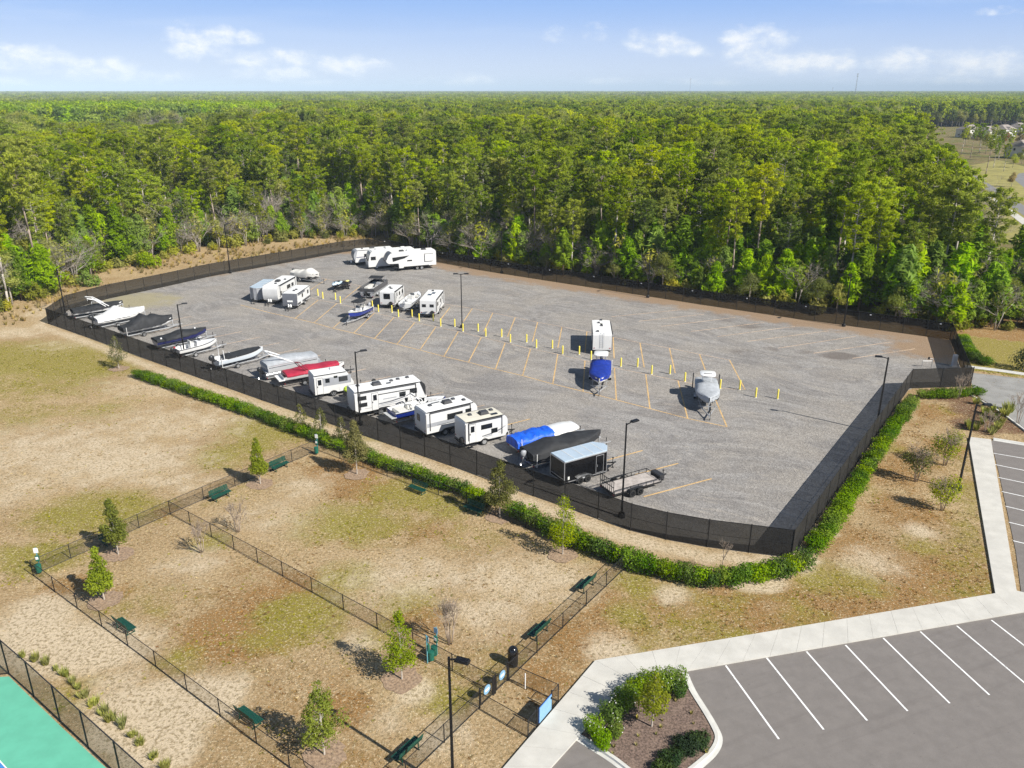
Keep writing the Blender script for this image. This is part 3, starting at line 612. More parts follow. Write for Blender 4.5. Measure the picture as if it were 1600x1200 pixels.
o = MB().lathe([(.035, 0), (.035, 1.05), (.02, 1.1)], n=7).build('marker_post', mat('post_white', (.75, .75, .73), .5), loc=G(820.5, 1076)); tag(o, 'slim white marker post by the pen fence', 'post')
TF = [G(14, 1053), G(53, 1088), G(94, 1126.7), G(138, 1168), G(190, 1217)]
ext = TF[-1] + (TF[-1] - TF[-2]) * 1.0
chain(TF + [ext], 'tall chain-link fence along the green tennis court', 2.45, 3.0, link2, .04, None); chain([G(14, 1053), G(-60, 1060), G(-160, 1070)], 'tall chain-link fence closing the tennis court on the left', 2.45, 3., link2, .04, None, skip_first=True)

# ------------------------------------------------------------------ vehicles: shared parts
white = mat('gelcoat_white', (.72, .72, .71), .28, var=.03, vscale=1.2, coat=.3, dirt=.10, dcol=(.55, .53, .48))
rv_white = mat('camper_white', (.60, .60, .59), .42, var=.04, vscale=1., dirt=.22, dcol=(.52, .5, .45))
roof_w = mat('roof_white', (.74, .74, .72), .6, var=.05, vscale=.8, dirt=.3, dcol=(.5, .49, .45)); roof_t = mat('roof_tan', (.62, .59, .49), .65, var=.06, vscale=.8, dirt=.3, dcol=(.45, .42, .34))
glass = mat('dark_glass', (.012, .014, .016), .12, spec=.6); rubber = mat('tyre_rubber', (.018, .018, .018), .85, var=.2)
chassis = mat('chassis_black', (.02, .02, .021), .6, var=.2); trim = mat('trim_black', (.02, .02, .022), .5); galv = mat('galvanised_frame', (.52, .53, .54), .42, metal=.55, var=.12, vscale=5)
rimm = mat('rim_silver', (.55, .56, .57), .35, metal=.6); grey_p = mat('panel_grey', (.12, .125, .14), .4, var=.05); lgrey_p = mat('panel_light_grey', (.30, .31, .33), .45, var=.05)
alu = mat('aluminium', (.62, .63, .65), .32, metal=.75, var=.08, vscale=3); cov_blk = mat('cover_black', (.022, .023, .025), .75, var=.25, vscale=2, bump=.5, bscale=5)
cov_gry = mat('cover_grey', (.36, .38, .40), .7, var=.12, vscale=2, bump=.5, bscale=5); cov_wht = mat('cover_cream', (.60, .585, .54), .75, var=.08, vscale=2, bump=.5, bscale=5)
cov_red = mat('cover_red', (.36, .018, .045), .65, var=.15, vscale=2, bump=.5, bscale=5); cov_blu = mat('tarp_blue', (.01, .10, .60), .5, var=.2, vscale=3, bump=.6, bscale=6)
cov_nav = mat('cover_royal_blue', (.008, .03, .25), .6, var=.2, vscale=2, bump=.6, bscale=5); hull_blu = mat('hull_blue', (.012, .03, .22), .25, coat=.4); hull_nav = mat('hull_navy', (.012, .016, .10), .25, coat=.4)
hull_blk = mat('hull_black', (.015, .015, .017), .25, coat=.4); eng = mat('engine_black', (.02, .021, .023), .35, coat=.3); eng_g = mat('engine_grey', (.30, .31, .33), .4); vinyl = mat('seat_vinyl', (.62, .61, .57), .55)
hull_slv = mat('hull_silver', (.55, .56, .57), .35, metal=.4); hull_ice = mat('hull_ice', (.62, .68, .74), .3, coat=.3); hull_red = mat('hull_red', (.30, .02, .04), .3, coat=.4)
tyre_me = MB().loft([[(.5 * r * math.cos(t_), y, .5 * r * math.sin(t_)) for t_ in np.linspace(0, 2 * math.pi, 16, endpoint=False)] for r, y in ((.62, -.5), (.94, -.5), (1, -.32), (1, .32), (.94, .5), (.62, .5))]).mesh('wheel', rubber, True)
rim_me = MB().loft([[(.5 * r * math.cos(t_), y, .5 * r * math.sin(t_)) for t_ in np.linspace(0, 2 * math.pi, 12, endpoint=False)] for r, y in ((.62, -.50), (.62, -.53), (.25, -.44), (.2, -.55))]).mesh('rim', rimm, True)
rim_b = MB().loft([[(.5 * r * math.cos(t_), y, .5 * r * math.sin(t_)) for t_ in np.linspace(0, 2 * math.pi, 12, endpoint=False)] for r, y in ((.62, -.50), (.62, -.53), (.25, -.44), (.2, -.55))]).mesh('rim', chassis, True)
def wheel(par, x, y, d=.68, wd=.22, dark=False):
    o = obj('wheel', tyre_me, par, (x, y, d / 2), 0 if y < 0 else math.pi, (d, wd, d)); obj('rim', rim_b if dark else rim_me, o); return o
def pnl(par, name, m, W, side, x, z, w_, h, t_=.02, parent=None):
    """flat panel on a side wall (side 'R' -y, 'L' +y)"""
    s = -1 if side == 'R' else 1; return MB().box((x, s * (W / 2 + t_ / 2), z), (w_, t_, h)).build(name, m, parent or par)
def window(par, W, side, x, z, w_, h):
    o = pnl(par, 'window', trim, W, side, x, z, w_ + .07, h + .07, .022); s = -1 if side == 'R' else 1
    MB().box((x, s * (W / 2 + .027), z), (w_, .012, h)).build('pane', glass, o)
def hitch(par, xf, z=.42, ln=1.25, tanks=True, m=None):
    m = m or chassis; o = MB().beam((xf - .3, .75, z), (xf + ln, .03, z), .07, .11).beam((xf - .3, -.75, z), (xf + ln, -.03, z), .07, .11).beam((xf + ln - .15, 0, z + .03), (xf + ln + .2, 0, z + .03), .1, .1).build('hitch', m, par)
    MB().tube((xf + ln - .15, 0, .0), (xf + ln - .15, 0, .95), .035, n=7).box((xf + ln - .15, 0, .02), (.2, .2, .03)).box((xf + ln - .15, 0, .98), (.12, .1, .1)).build('jack', m, o)
    if tanks:
        for y in (-.19, .19): MB().lathe([(.06, .02), (.15, .05), (.155, .36), (.10, .46), (.05, .5)], c=(xf + .35, y, z), n=10).build('gas_bottle', mat('bottle_white', (.7, .7, .68), .4), o, True)

def profile(L, z0, z1, front='nose', rf=.55, rear=.12):
    """side outline of a camper body, front at +x"""
    x0, x1 = -L / 2, L / 2; pts = [(x0, z0), (x1 - .25, z0)]
    if front == 'nose':     # raked lower front, rounded brow
        pts += [(x1 - .02, z0 + .55), (x1, z0 + .9)]
        for k in range(6): a = k / 5 * math.pi / 2; pts.append((x1 - rf + rf * math.cos(a) - .12 * k / 5, z1 - rf * 1.2 + rf * 1.2 * math.sin(a)))
    elif front == 'slant':
        pts += [(x1, z0 + .25), (x1 - .05, z0 + .9), (x1 - .75, z1 - .08), (x1 - .9, z1)]
    elif front == 'flat':
        pts[-1] = (x1 - .02, z0); pts += [(x1, z0 + .05), (x1, z1 - .12), (x1 - .08, z1)]
    elif front == 'bull':
        for k in range(1, 9): a = -math.pi * .38 + k / 8 * math.pi * .88; pts.append((x1 - .8 + .8 * math.cos(a), (z0 + z1) / 2 + .05 + (z1 - z0) * .48 * math.sin(a)))
    pts += [(x0 + rear, z1), (x0 + .02, z1 - rear * .9), (x0, z1 - rear * 2)]
    return pts
def roof_line(prof, z1): return [p for p in prof if p[1] > z1 - .02]

def camper(name, label, loc, head, L, W=2.45, H=3.0, zf=.62, front='nose', axles=2, wins=(), winsL=(), rearw=(), door=None, stripes=(), roof=None, body=None, cap=None, ac=None, vents=(), awning=True, spare=False, ladder=False,
           edge=True, solar=None, tanks=True, cat='camper', group='campers stored on the gravel lot', ax=None, skylight=(), awn_side='R', tongue=True, rearpanel=None, wd=.7, decal=None):
    t = thing(name, label, cat, (loc[0], loc[1], .004), math.radians(head), group); body = body or rv_white; roof = roof or roof_w; zr = H
    pr = profile(L, zf, zr, front); MB().exy(pr, -W / 2, W / 2).build('body', body, t, True)
    rp = [p for p in pr if p[1] >= zr - .04]; xs = [p[0] for p in rp]; xa, xb = min(xs), max(xs)
    MB().loft([[(x, -W / 2 - .01, zr - .03), (x, -W / 2 - .01, zr + .012), (x, -W / 4, zr + .05), (x, W / 4, zr + .05), (x, W / 2 + .01, zr + .012), (x, W / 2 + .01, zr - .03)] for x in (xa, xb)]).build('roof', roof, t)
    if cap is not None:      # coloured front cap following the outline
        fp = [p for p in pr if p[0] > L / 2 - 1.1 and p[1] > zf + .02]
        MB().loft([[(x + (.012 if x > 0 else 0), y, z + .006) for (x, z) in fp] for y in (-W / 2 - .004, W / 2 + .004)], closed=False, cap=False).build('front_cap', cap, t, True)
        for s in (-1, 1): MB().exy(fp, s * (W / 2 + .008) - .004, s * (W / 2 + .008) + .004).build('cap_side', cap, t)
    if edge:                 # dark gutter and corner mouldings
        mb = MB()
        for s in (-1, 1):
            mb.beam((xa, s * (W / 2 + .016), zr - .015), (xb, s * (W / 2 + .016), zr - .015), .03, .09); mb.beam((-L / 2 + .04, s * (W / 2 + .012), zf), (-L / 2 + .04, s * (W / 2 + .012), zr - .2), .10, .02)
        mb.beam((-L / 2 - .012, -W / 2, zf + .02), (-L / 2 - .012, W / 2, zf + .02), .03, .06); mb.build('moulding', trim, t)
    MB().box((0, 0, zf - .12), (L - .5, W - .5, .2)).build('chassis', chassis, t); MB().beam((-L / 2 - .12, -W / 2 + .15, zf - .08), (-L / 2 - .12, W / 2 - .15, zf - .08), .1, .11).build('bumper', chassis, t)
    axx = -.06 * L if ax is None else ax; xs = [axx] if axles == 1 else [axx - .42, axx + .42]
    for s in (-1, 1):
        for x in xs: wheel(t, x, s * (W / 2 - .12), wd)
        mb = MB(); r = wd * .66; x0, x1 = min(xs), max(xs); top = [(x1 + r * math.cos(a), zf - .26 + r * math.sin(a)) for a in np.linspace(0, math.pi / 2, 5)] + [(x0 + r * math.cos(a), zf - .26 + r * math.sin(a)) for a in np.linspace(math.pi / 2, math.pi, 5)]
        top = [(x, max(z, zf)) for x, z in top]; mb.exy(top, s * (W / 2 + .012) - .008, s * (W / 2 + .012) + .008); mb.build('wheel_arch', chassis, t)
    for q in wins: window(t, W, 'R', *q)
    for q in winsL: window(t, W, 'L', *q)
    for (y, z, w_, h) in rearw:
        o = MB().box((-L / 2 - .012, y, z), (.024, w_ + .07, h + .07)).build('window', trim, t); MB().box((-L / 2 - .027, y, z), (.012, w_, h)).build('pane', glass, o)
    if rearpanel: MB().box((-L / 2 - .006, 0, rearpanel[1]), (.012, W - .1, rearpanel[2])).build('rear_panel', rearpanel[0], t)
    for (x, z, w_, h, m) in stripes:
        for sd in 'RL': pnl(t, 'stripe', m, W, sd, x, z, w_, h, .008)
    if door is not None:
        o = pnl(t, 'door', trim, W, 'R', door, zf + .98, .74, 1.92, .014); MB().box((door, -(W / 2 + .022), zf + .98), (.68, .02, 1.86)).build('door_leaf', body, o); MB().box((door, -(W / 2 + .036), zf + 1.42), (.40, .012, .62)).build('door_window', glass, o)
        MB().box((door - .27, -(W / 2 + .05), zf + .95), (.06, .05, .16)).build('handle', trim, o); MB().box((door, -(W / 2 + .16), zf - .18), (.62, .3, .05)).build('step', chassis, t)
    if ac is not None:
        MB().box((ac, 0, zr + .19), (.95, .7, .3), tx=.8, ty=.8).box((ac, 0, zr + .06), (1.0, .74, .04)).build('air_conditioner', mat('ac_dark', (.05, .05, .052), .5) if (roof is roof_t or axles == 2 and L > 4.8) else roof_w, t)
    for (x, y) in vents: MB().box((x, y, zr + .12), (.38, .38, .16), tx=.75, ty=.75).build('roof_vent', mat('vent_smoke', (.05, .05, .055), .4), t)
    for (x, y, a, b) in skylight: MB().box((x, y, zr + .07), (a, b, .05)).build('skylight', glass, t)
    if solar: MB().box((solar, .2, zr + .08), (1.0, .6, .03)).build('solar_panel', glass, t)
    if awning:
        s = -1 if awn_side == 'R' else 1; mb = MB().tube((-L * .42, s * (W / 2 + .09), zr - .1), (L * .36, s * (W / 2 + .09), zr - .1), .055, n=7)
        for x in (-L * .42, L * .36): mb.beam((x, s * (W / 2 + .05), zr - .1), (x, s * (W / 2 + .05), zf + .3), .06, .05)
        mb.build('awning', trim, t)
    if spare: o = obj('spare_wheel', tyre_me, t, (-L / 2 - .17, -W * .27, zf + .3), math.pi / 2, (.64, .2, .64)); obj('rim', rim_me, o)
    if ladder:
        mb = MB()
        for y in (-.2, .2): mb.path([(-L / 2 - .1, y, zf + .4), (-L / 2 - .1, y, zr + .12), (-L / 2 + .35, y, zr + .14)], .018, 5)
        for z in np.linspace(zf + .6, zr - .05, 6): mb.tube((-L / 2 - .1, -.2, z), (-L / 2 - .1, .2, z), .014, n=5)
        mb.build('ladder', galv, t)
    for s in (-1, 1): MB().box((-L / 2 - .02, s * (W / 2 - .2), zf + .3), (.03, .16, .1)).build('tail_light', mat('lamp_red', (.30, .02, .02), .3), t)
    for x in (-L * .4, L * .36):
        for s in (-1, 1): MB().tube((x, s * .8, 0), (x, s * .8, zf - .2), .03, n=6).box((x, s * .8, .015), (.2, .2, .03)).build('stabiliser_jack', chassis, t)
    if decal:                # sweeping side graphic
        x, z, k = decal
        for s in (-1, 1):
            y = s * (W / 2 + .011)
            MB().exy([(x - 1.5 * k, z - .30), (x - .2 * k, z - .22), (x + 1.0 * k, z + .02), (x + 1.9 * k, z + .42), (x + 1.0 * k, z + .14), (x - .3 * k, z - .10), (x - 1.5 * k, z - .20)], y - .003, y + .003).build('decal', grey_p, t)
            MB().exy([(x - 1.3 * k, z - .42), (x + .2 * k, z - .34), (x + 1.5 * k, z - .02), (x + .2 * k, z - .26), (x - 1.3 * k, z - .36)], y - .003, y + .003).build('decal', lgrey_p, t)
    MB().box((L * .2, -(W / 2 + .012), zf + .3), (.7, .024, .42)).build('hatch', mat('hatch_white', (.62, .62, .61), .45), t); MB().box((L * .2, W / 2 + .012, zf + .3), (.7, .024, .42)).build('hatch', MATS['hatch_white'], t)
    if tongue: hitch(t, L / 2, zf - .16, tanks=tanks)
    return t

# ------------------------------------------------------------------ boats and their trailers
def hull_stations(L, B, z0, fb, n=15, sharp=2.5, blunt=0., sheer=.3):
    out = []
    for i in range(n):
        s = i / (n - 1); hb = B / 2 * (1 - (1 - blunt) * max(0, (s - .5) / .5) ** sharp) * (.93 + .07 * min(1, s * 4)); hb = max(hb, .035)
        zk = z0 + .62 * fb * max(0, (s - .58) / .42) ** 2.4; zg = z0 + fb + sheer * s ** 2; x = -L / 2 + s * L - (.12 * L * 0)
        out.append((s, x, hb, zk, zg))
    return out
def boat_hull(t, st, m, lower=None, deck=None, inner=None, band=None):
    def ring(q, a0, a1):   # points of the section from fraction a0 to a1 between keel and gunwale
        s, x, hb, zk, zg = q; pr = [(0, zk), (hb * .45, zk + (zg - zk) * .14), (hb * .80, zk + (zg - zk) * .34), (hb * .93, zk + (zg - zk) * .66), (hb, zg)]
        return [(x + (.10 * (z - zk) if s > .9 else 0), -y, z) for y, z in reversed(pr[a0:a1])] + [(x + (.10 * (z - zk) if s > .9 else 0), y, z) for y, z in pr[a0:a1]]
    lowr = [ring(q, 0, 3) for q in st]; MB().loft(lowr, closed=False).add(lowr[0], [tuple(range(len(lowr[0])))]).build('hull_bottom', lower or m, t, True)
    up = [ring(q, 2, 5) for q in st]; mb = MB()
    k = len(up[0]) // 2
    mb.loft([r[:k] for r in up], closed=False); mb.loft([r[k:] for r in up], closed=False); r0 = up[0]; mb.add(r0, [tuple(range(len(r0)))]); o = mb.build('hull', m, t, True)
    if deck:               # gunwale deck with an open well
        mb = MB(); mb2 = MB(); rings = []; wl = []
        for (s, x, hb, zk, zg) in st:
            wv = hb * (.80 if s < .72 else max(.02, .80 * (1 - (s - .72) / .12))); zf_ = zg - (.5 if wv > hb * .5 else .0)
            wv = max(wv, .015); rings.append((x, hb, wv, zg)); wl.append((x, wv, zg - .48))
        for sgn in (-1, 1): mb.loft([[(x, sgn * hb, zg + .005), (x, sgn * wv, zg + .012)] for x, hb, wv, zg in rings], closed=False)
        for sgn in (-1, 1): mb.loft([[(x, sgn * wv, zg + .012), (x, sgn * wv * .98, z2)] for (x, hb, wv, zg), (_, _, z2) in zip(rings, wl)], closed=False)
        mb.loft([[(x, -wv, z2), (x, wv, z2)] for x, wv, z2 in wl], closed=False); mb.add([(st[0][1] + .02, -st[0][2], st[0][4]), (st[0][1] + .02, st[0][2], st[0][4]), (st[0][1] + .02, st[0][2] * .8, st[0][4] - .5), (st[0][1] + .02, -st[0][2] * .8, st[0][4] - .5)], [(0, 1, 2, 3)])
        mb.build('deck', deck, t)
    MB().loft([[(x, -hb - .025, zg - .05), (x, -hb - .025, zg + .02), (x, -hb + .02, zg + .02)] for s, x, hb, zk, zg in st], closed=False).loft([[(x, hb + .025, zg - .05), (x, hb + .025, zg + .02), (x, hb - .02, zg + .02)] for s, x, hb, zk, zg in st], closed=False).build('rub_rail', band or trim, t)
    return o
def boat_cover(t, st, m, peaks=((.35, .55),), drop=.18, s0=0., s1=1., seed=1, base=.18, name='cover', flare=.03, crumple=.012):
    """draped cloth: sags between its support poles and hangs over the gunwales"""
    r = np.random.default_rng(seed); rings = []; n = 13; xs = np.linspace(s0, s1, 26); S_ = [q[0] for q in st]
    for i, s in enumerate(xs):
        x = np.interp(s, S_, [q[1] for q in st]); hb = np.interp(s, S_, [q[2] for q in st]) + flare; zg = np.interp(s, S_, [q[4] for q in st]); hc = base * (1 - max(0, (s - .8) / .2) ** 2 * .7)
        for (ps, ph) in peaks: hc = max(hc, ph * max(0, 1 - abs(s - ps) / .38) ** 1.15)
        ring = []
        for j in range(n):
            a = math.pi * j / (n - 1); y = -hb * math.cos(a); q = math.sin(a); z = zg + .03 + hc * q ** .95 + r.normal(0, crumple) * q
            if j in (0, n - 1): z = zg - drop * r.uniform(.75, 1.25)
            elif j in (1, n - 2): y = -hb * math.copysign(1, math.cos(a)) * 1.0; z = zg + .03
            ring.append((x + (.06 if i == len(xs) - 1 else 0) - (.05 if i == 0 else 0), y, z))
        rings.append(ring)
    mb = MB().loft(rings, closed=False); 
    mb.add(rings[0] + [(rings[0][0][0] - .02, q[1] * .98, st[0][4] - drop) for q in rings[0]], [(j, j + 1, n + j + 1, n + j) for j in range(n - 1)])
    return mb.build(name, m, t, True)
def outboard(t, x, z, y=0., m=None, tilt=0., sc=1.):
    m = m or eng; mb = MB(); R = Matrix.Translation((x, y, z)) @ Matrix.Rotation(tilt, 4, 'Y') @ Matrix.Scale(sc, 4)
    rings = []
    for (zz, a, b, xo) in ((.0, .16, .14, 0), (.12, .30, .19, -.02), (.34, .32, .20, -.04), (.5, .26, .17, -.05), (.56, .14, .1, -.04)): rings.append([tuple(R @ Vector((-.28 + xo + a * math.cos(q), b * math.sin(q), zz + .05))) for q in np.linspace(0, 2 * math.pi, 12, endpoint=False)])
    o = mb.loft(rings).build('outboard_motor', m, t, True); leg = MB(); pts = [(-.28, 0, .05), (-.26, 0, -.45), (-.25, 0, -.75)]
    leg.beam(tuple(R @ Vector(pts[0])), tuple(R @ Vector(pts[1])), .12, .2).beam(tuple(R @ Vector(pts[1])), tuple(R @ Vector(pts[2])), .07, .16); leg.beam(tuple(R @ Vector((-.5, 0, -.7))), tuple(R @ Vector((.0, 0, -.7))), .1, .1); leg.build('motor_leg', m, o)
    leg = MB()
    for k in range(3): a = k * 2.1; leg.beam(tuple(R @ Vector((-.53, 0, -.7))), tuple(R @ Vector((-.53, .16 * math.cos(a), -.7 + .16 * math.sin(a)))), .09, .02)
    leg.build('propeller', alu, o); MB().beam(tuple(R @ Vector((-.1, -.12, .0))), tuple(R @ Vector((-.1, .12, .0))), .2, .25).build('bracket', m, o)
    return o
def boat_trailer(label, loc, head, L, B, m=None, axles=1, posts=True, zc=.46, wheelx=None, group='boat trailers under the stored boats', hitchlen=1.2):
    m = m or galv; t = thing('boat_trailer', label, 'boat trailer', (loc[0], loc[1], .004), math.radians(head), group); w2 = B * .40; xf = L / 2
    mb = MB()
    for s in (-1, 1): mb.beam((-L / 2 + .15, s * w2, zc), (xf - .9, s * w2 * .75, zc), .07, .13).beam((xf - .95, s * w2 * .75, zc), (xf + hitchlen - .5, s * .05, zc), .07, .13)
    for x in (-L / 2 + .2, -L * .2, L * .12, L * .34): mb.beam((x, -w2, zc - .02), (x, w2, zc - .02), .07, .09)
    mb.beam((xf + hitchlen - .9, 0, zc), (xf + hitchlen + .15, 0, zc), .09, .1); mb.build('frame', m, t)
    mb = MB()
    for s in (-1, 1): mb.beam((-L / 2 + .25, s * w2 * .6, zc + .14), (L * .25, s * w2 * .5, zc + .17), .12, .06)
    mb.build('bunk', mat('bunk_carpet', (.05, .05, .055), .9), t)
    wx = -L * .14 if wheelx is None else wheelx
    for s in (-1, 1):
        for x in ([wx] if axles == 1 else [wx - .38, wx + .38]): wheel(t, x, s * (B / 2 - .02), .62, .2)
        xs = (wx, wx) if axles == 1 else (wx - .38, wx + .38); rr = .38
        arc = [(xs[1] + rr * math.cos(a), .32 + rr * math.sin(a)) for a in np.linspace(.15, math.pi / 2, 5)] + [(xs[0] + rr * math.cos(a), .32 + rr * math.sin(a)) for a in np.linspace(math.pi / 2, math.pi - .15, 5)]
        MB().loft([[(x, s * (B / 2 - .14), z) for x, z in arc], [(x, s * (B / 2 + .11), z) for x, z in arc]], closed=False).build('fender', m, t)
        MB().beam((wx, s * (w2 - .05), .34), (wx, s * (B / 2 - .1), .34), .07, .07).build('axle', m, t)
        if posts: MB().tube((-L / 2 + .3, s * (B / 2 + .06), zc), (-L / 2 + .3, s * (B / 2 + .06), 1.75), .035, n=6).beam((-L / 2 + .3, s * w2, zc), (-L / 2 + .3, s * (B / 2 + .06), zc), .05, .05).build('guide_post', mat('post_white_plastic', (.72, .72, .7), .5), t)
        MB().box((-L / 2 + .1, s * w2, zc + .02), (.06, .22, .1)).build('tail_light', mat('lamp_red', (.30, .02, .02), .3), t)
    MB().beam((xf + .05, 0, zc), (xf - .05, 0, zc + .85), .08, .08).box((xf - .02, 0, zc + .75), (.2, .18, .16)).build('winch_stand', m, t)
    MB().tube((xf + hitchlen - .3, .08, .02), (xf + hitchlen - .3, .08, .85), .035, n=6).box((xf + hitchlen - .3, .08, .88), (.09, .09, .07)).build('jack', chassis, t)
    o = obj('jack_wheel', tyre_me, t, (xf + hitchlen - .3, .08, .1), 0, (.2, .07, .2))
    return t
def ttop(t, x, z0, z1, L=1.9, W=1.6, m=None, leg=None, x2=None):
    m = m or white; leg = leg or galv; mb = MB()
    for sx in (-1, 1):
        for sy in (-1, 1): mb.tube((x + sx * .42, sy * .42, z0), (x + sx * .62, sy * .6, z1), .03, n=5)
    mb.tube((x - .52, -.5, (z0 + z1) / 2), (x - .52, .5, (z0 + z1) / 2), .02, n=5); mb.build('top_legs', leg, t)
    P_ = []
    for k in range(24):
        a = 2 * math.pi * k / 24; c, s = math.cos(a), math.sin(a); P_.append((x + L / 2 * math.copysign(abs(c) ** .45, c), W / 2 * math.copysign(abs(s) ** .45, s)))
    MB().loft([[(px, py, z) for px, py in (P_ if k != 2 else [(x + (q[0] - x) * .9, q[1] * .9) for q in P_])] for k, z in enumerate((z1, z1 + .07, z1 + .11))]).build('hard_top', m, t, True)
def console(t, x, z, m=None, cover=None):
    m = m or white; MB().box((x, 0, z + .38), (.75, .8, .8), tx=.75, ty=.9).build('console', cover or m, t); MB().beam((x + .25, 0, z + .8), (x + .12, 0, z + 1.15), .7, .03).build('windscreen', mat('screen_smoke', (.10, .11, .12), .1), t)
    MB().lathe([(.02, 0), (.18, .01), (.18, .03), (.02, .04)], c=(x - .42, 0, z + .72), n=10).build('steering_wheel', trim, t); MB().box((x - .95, 0, z + .3), (.45, .8, .6), ty=.95).build('seat_base', m, t); MB().box((x - .95, 0, z + .66), (.5, .85, .14)).box((x - 1.15, 0, z + .9), (.1, .8, .35)).build('seat', vinyl, t)
def tower(t, x, hb, z, h=1.15, lean=-.5, m=None, wd=.05, racks=True):
    m = m or white; mb = MB()
    for dx in (0, .45):
        mb.path([(x + dx, -hb, z), (x + dx * .6 + lean * .6, -hb * .9, z + h * .8), (x + lean, -hb * .62, z + h), (x + lean, hb * .62, z + h), (x + dx * .6 + lean * .6, hb * .9, z + h * .8), (x + dx, hb, z)], wd, 6)
    if racks:
        for s in (-1, 1): mb.path([(x + lean * .6, s * hb * .9, z + h * .6), (x + lean * .6 - .5, s * hb * 1.05, z + h * .68), (x + lean * .6 - .5, s * hb * 1.05, z + h * .45)], .025, 5)
    mb.build('tower', m, t, True)
def boat(label, loc, head, L, B, hullm, fb=.85, z0=.60, lower=None, deck=None, cover=None, peaks=((.35, .5),), motor=None, name='motorboat', sharp=2.6, blunt=0., sheer=.3, drop=.18, tr=True, trm=None, axles=1, posts=True, s0=0., s1=1., seed=1, tilt=-.0, crumple=.014,
         trlabel=None, base=.18, band=None, group='boats stored on trailers in the lot', hitchlen=1.2, dx=0., msc=1.):
    h = math.radians(head); t = thing(name, label, 'boat', (loc[0], loc[1], .004), h, group); st = hull_stations(L, B, z0, fb, sharp=sharp, blunt=blunt, sheer=sheer)
    boat_hull(t, st, hullm, lower, deck, band=band)
    if cover: boat_cover(t, st, cover, peaks, drop, s0, s1, seed, base, crumple=crumple)
    if motor: outboard(t, -L / 2 - .06, z0 + fb - .12, m=motor, tilt=tilt, sc=msc)
    if tr: boat_trailer(trlabel or ('trailer under the ' + label), loc, head, L, B, trm, axles, posts, hitchlen=hitchlen)
    t['_st'] = 0; del t['_st']
    return t, st
def gz(st, s): return np.interp(s, [q[0] for q in st], [q[4] for q in st])

def fwd(p, head, d, side=0.):
    h = math.radians(head); return Vector((p[0] + d * math.cos(h) - side * math.sin(h), p[1] + d * math.sin(h) + side * math.cos(h), 0))

# ------------------------------------------------------------------ near row, right to left
def from_corner(a, head, L, W): return fwd(a, head, L / 2, W / 2)   # a = right rear corner on the ground
# open utility trailer with tandem wheels
hd_, L, W = 29, 5.0, 2.1; c = from_corner((8.65, 59.55), hd_, L, W)
t = thing('utility_trailer', 'open black flatbed trailer with grey plank deck and upright rear ramp', 'trailer', (c.x, c.y, .004), math.radians(hd_))
plank = mat('weathered_plank', (.40, .36, .33), .85, var=.2, vscale=2.5, bump=.3, bscale=14)
for k in range(9): MB().box((0, -W / 2 + .17 + k * .22, .60), (L - .1, .205, .045)).build('plank', plank, t)
mb = MB()
for s in (-1, 1): mb.beam((-L / 2, s * W / 2, .56), (L / 2, s * W / 2, .56), .06, .12).beam((-L / 2, s * W / 2, .95), (L / 2, s * W / 2, .95), .05, .05)
for x in (-L / 2, L / 2, 0): mb.beam((x, -W / 2, .52), (x, W / 2, .52), .06, .1)
mb.beam((L / 2, -W / 2, .95), (L / 2, W / 2, .95), .05, .05); mb.build('frame', chassis, t)
for s in (-1, 1):
    for x in np.linspace(-L / 2, L / 2, 7): MB().beam((x, s * W / 2, .6), (x, s * W / 2, .95), .045, .045).build('stake', chassis, t)
    for x in (-.75, .05): wheel(t, x, s * (W / 2 + .17), .70, .22, True)
    MB().loft([[(x, y, z) for x, z in ((-1.25, .55), (-1.1, .78), (-.75, .82), (.05, .82), (.4, .78), (.55, .55))] for y in (s * (W / 2 + .02), s * (W / 2 + .32))], closed=False).build('fender', chassis, t)
ramp = MB()
for z in (.65, 1.2, 1.75): ramp.beam((-L / 2 - .06, -W / 2 + .08, z), (-L / 2 - .06, W / 2 - .08, z), .04, .05)
for y in np.linspace(-W / 2 + .08, W / 2 - .08, 8): ramp.beam((-L / 2 - .06, y, .62), (-L / 2 - .06, y, 1.78), .04, .05)
ramp.build('ramp', chassis, t); hitch(t, L / 2, .5, 1.2, False); MB().box((L / 2 + .42, 0, .72), (.5, 1.3, .42), ty=.94).build('tool_box', mat('toolbox_black', (.03, .03, .033), .5), t)
for s in (-1, 1): MB().box((-L / 2 - .01, s * (W / 2 - .12), .5), (.05, .2, .1)).build('tail_light', mat('lamp_red', (.30, .02, .02), .3), t)
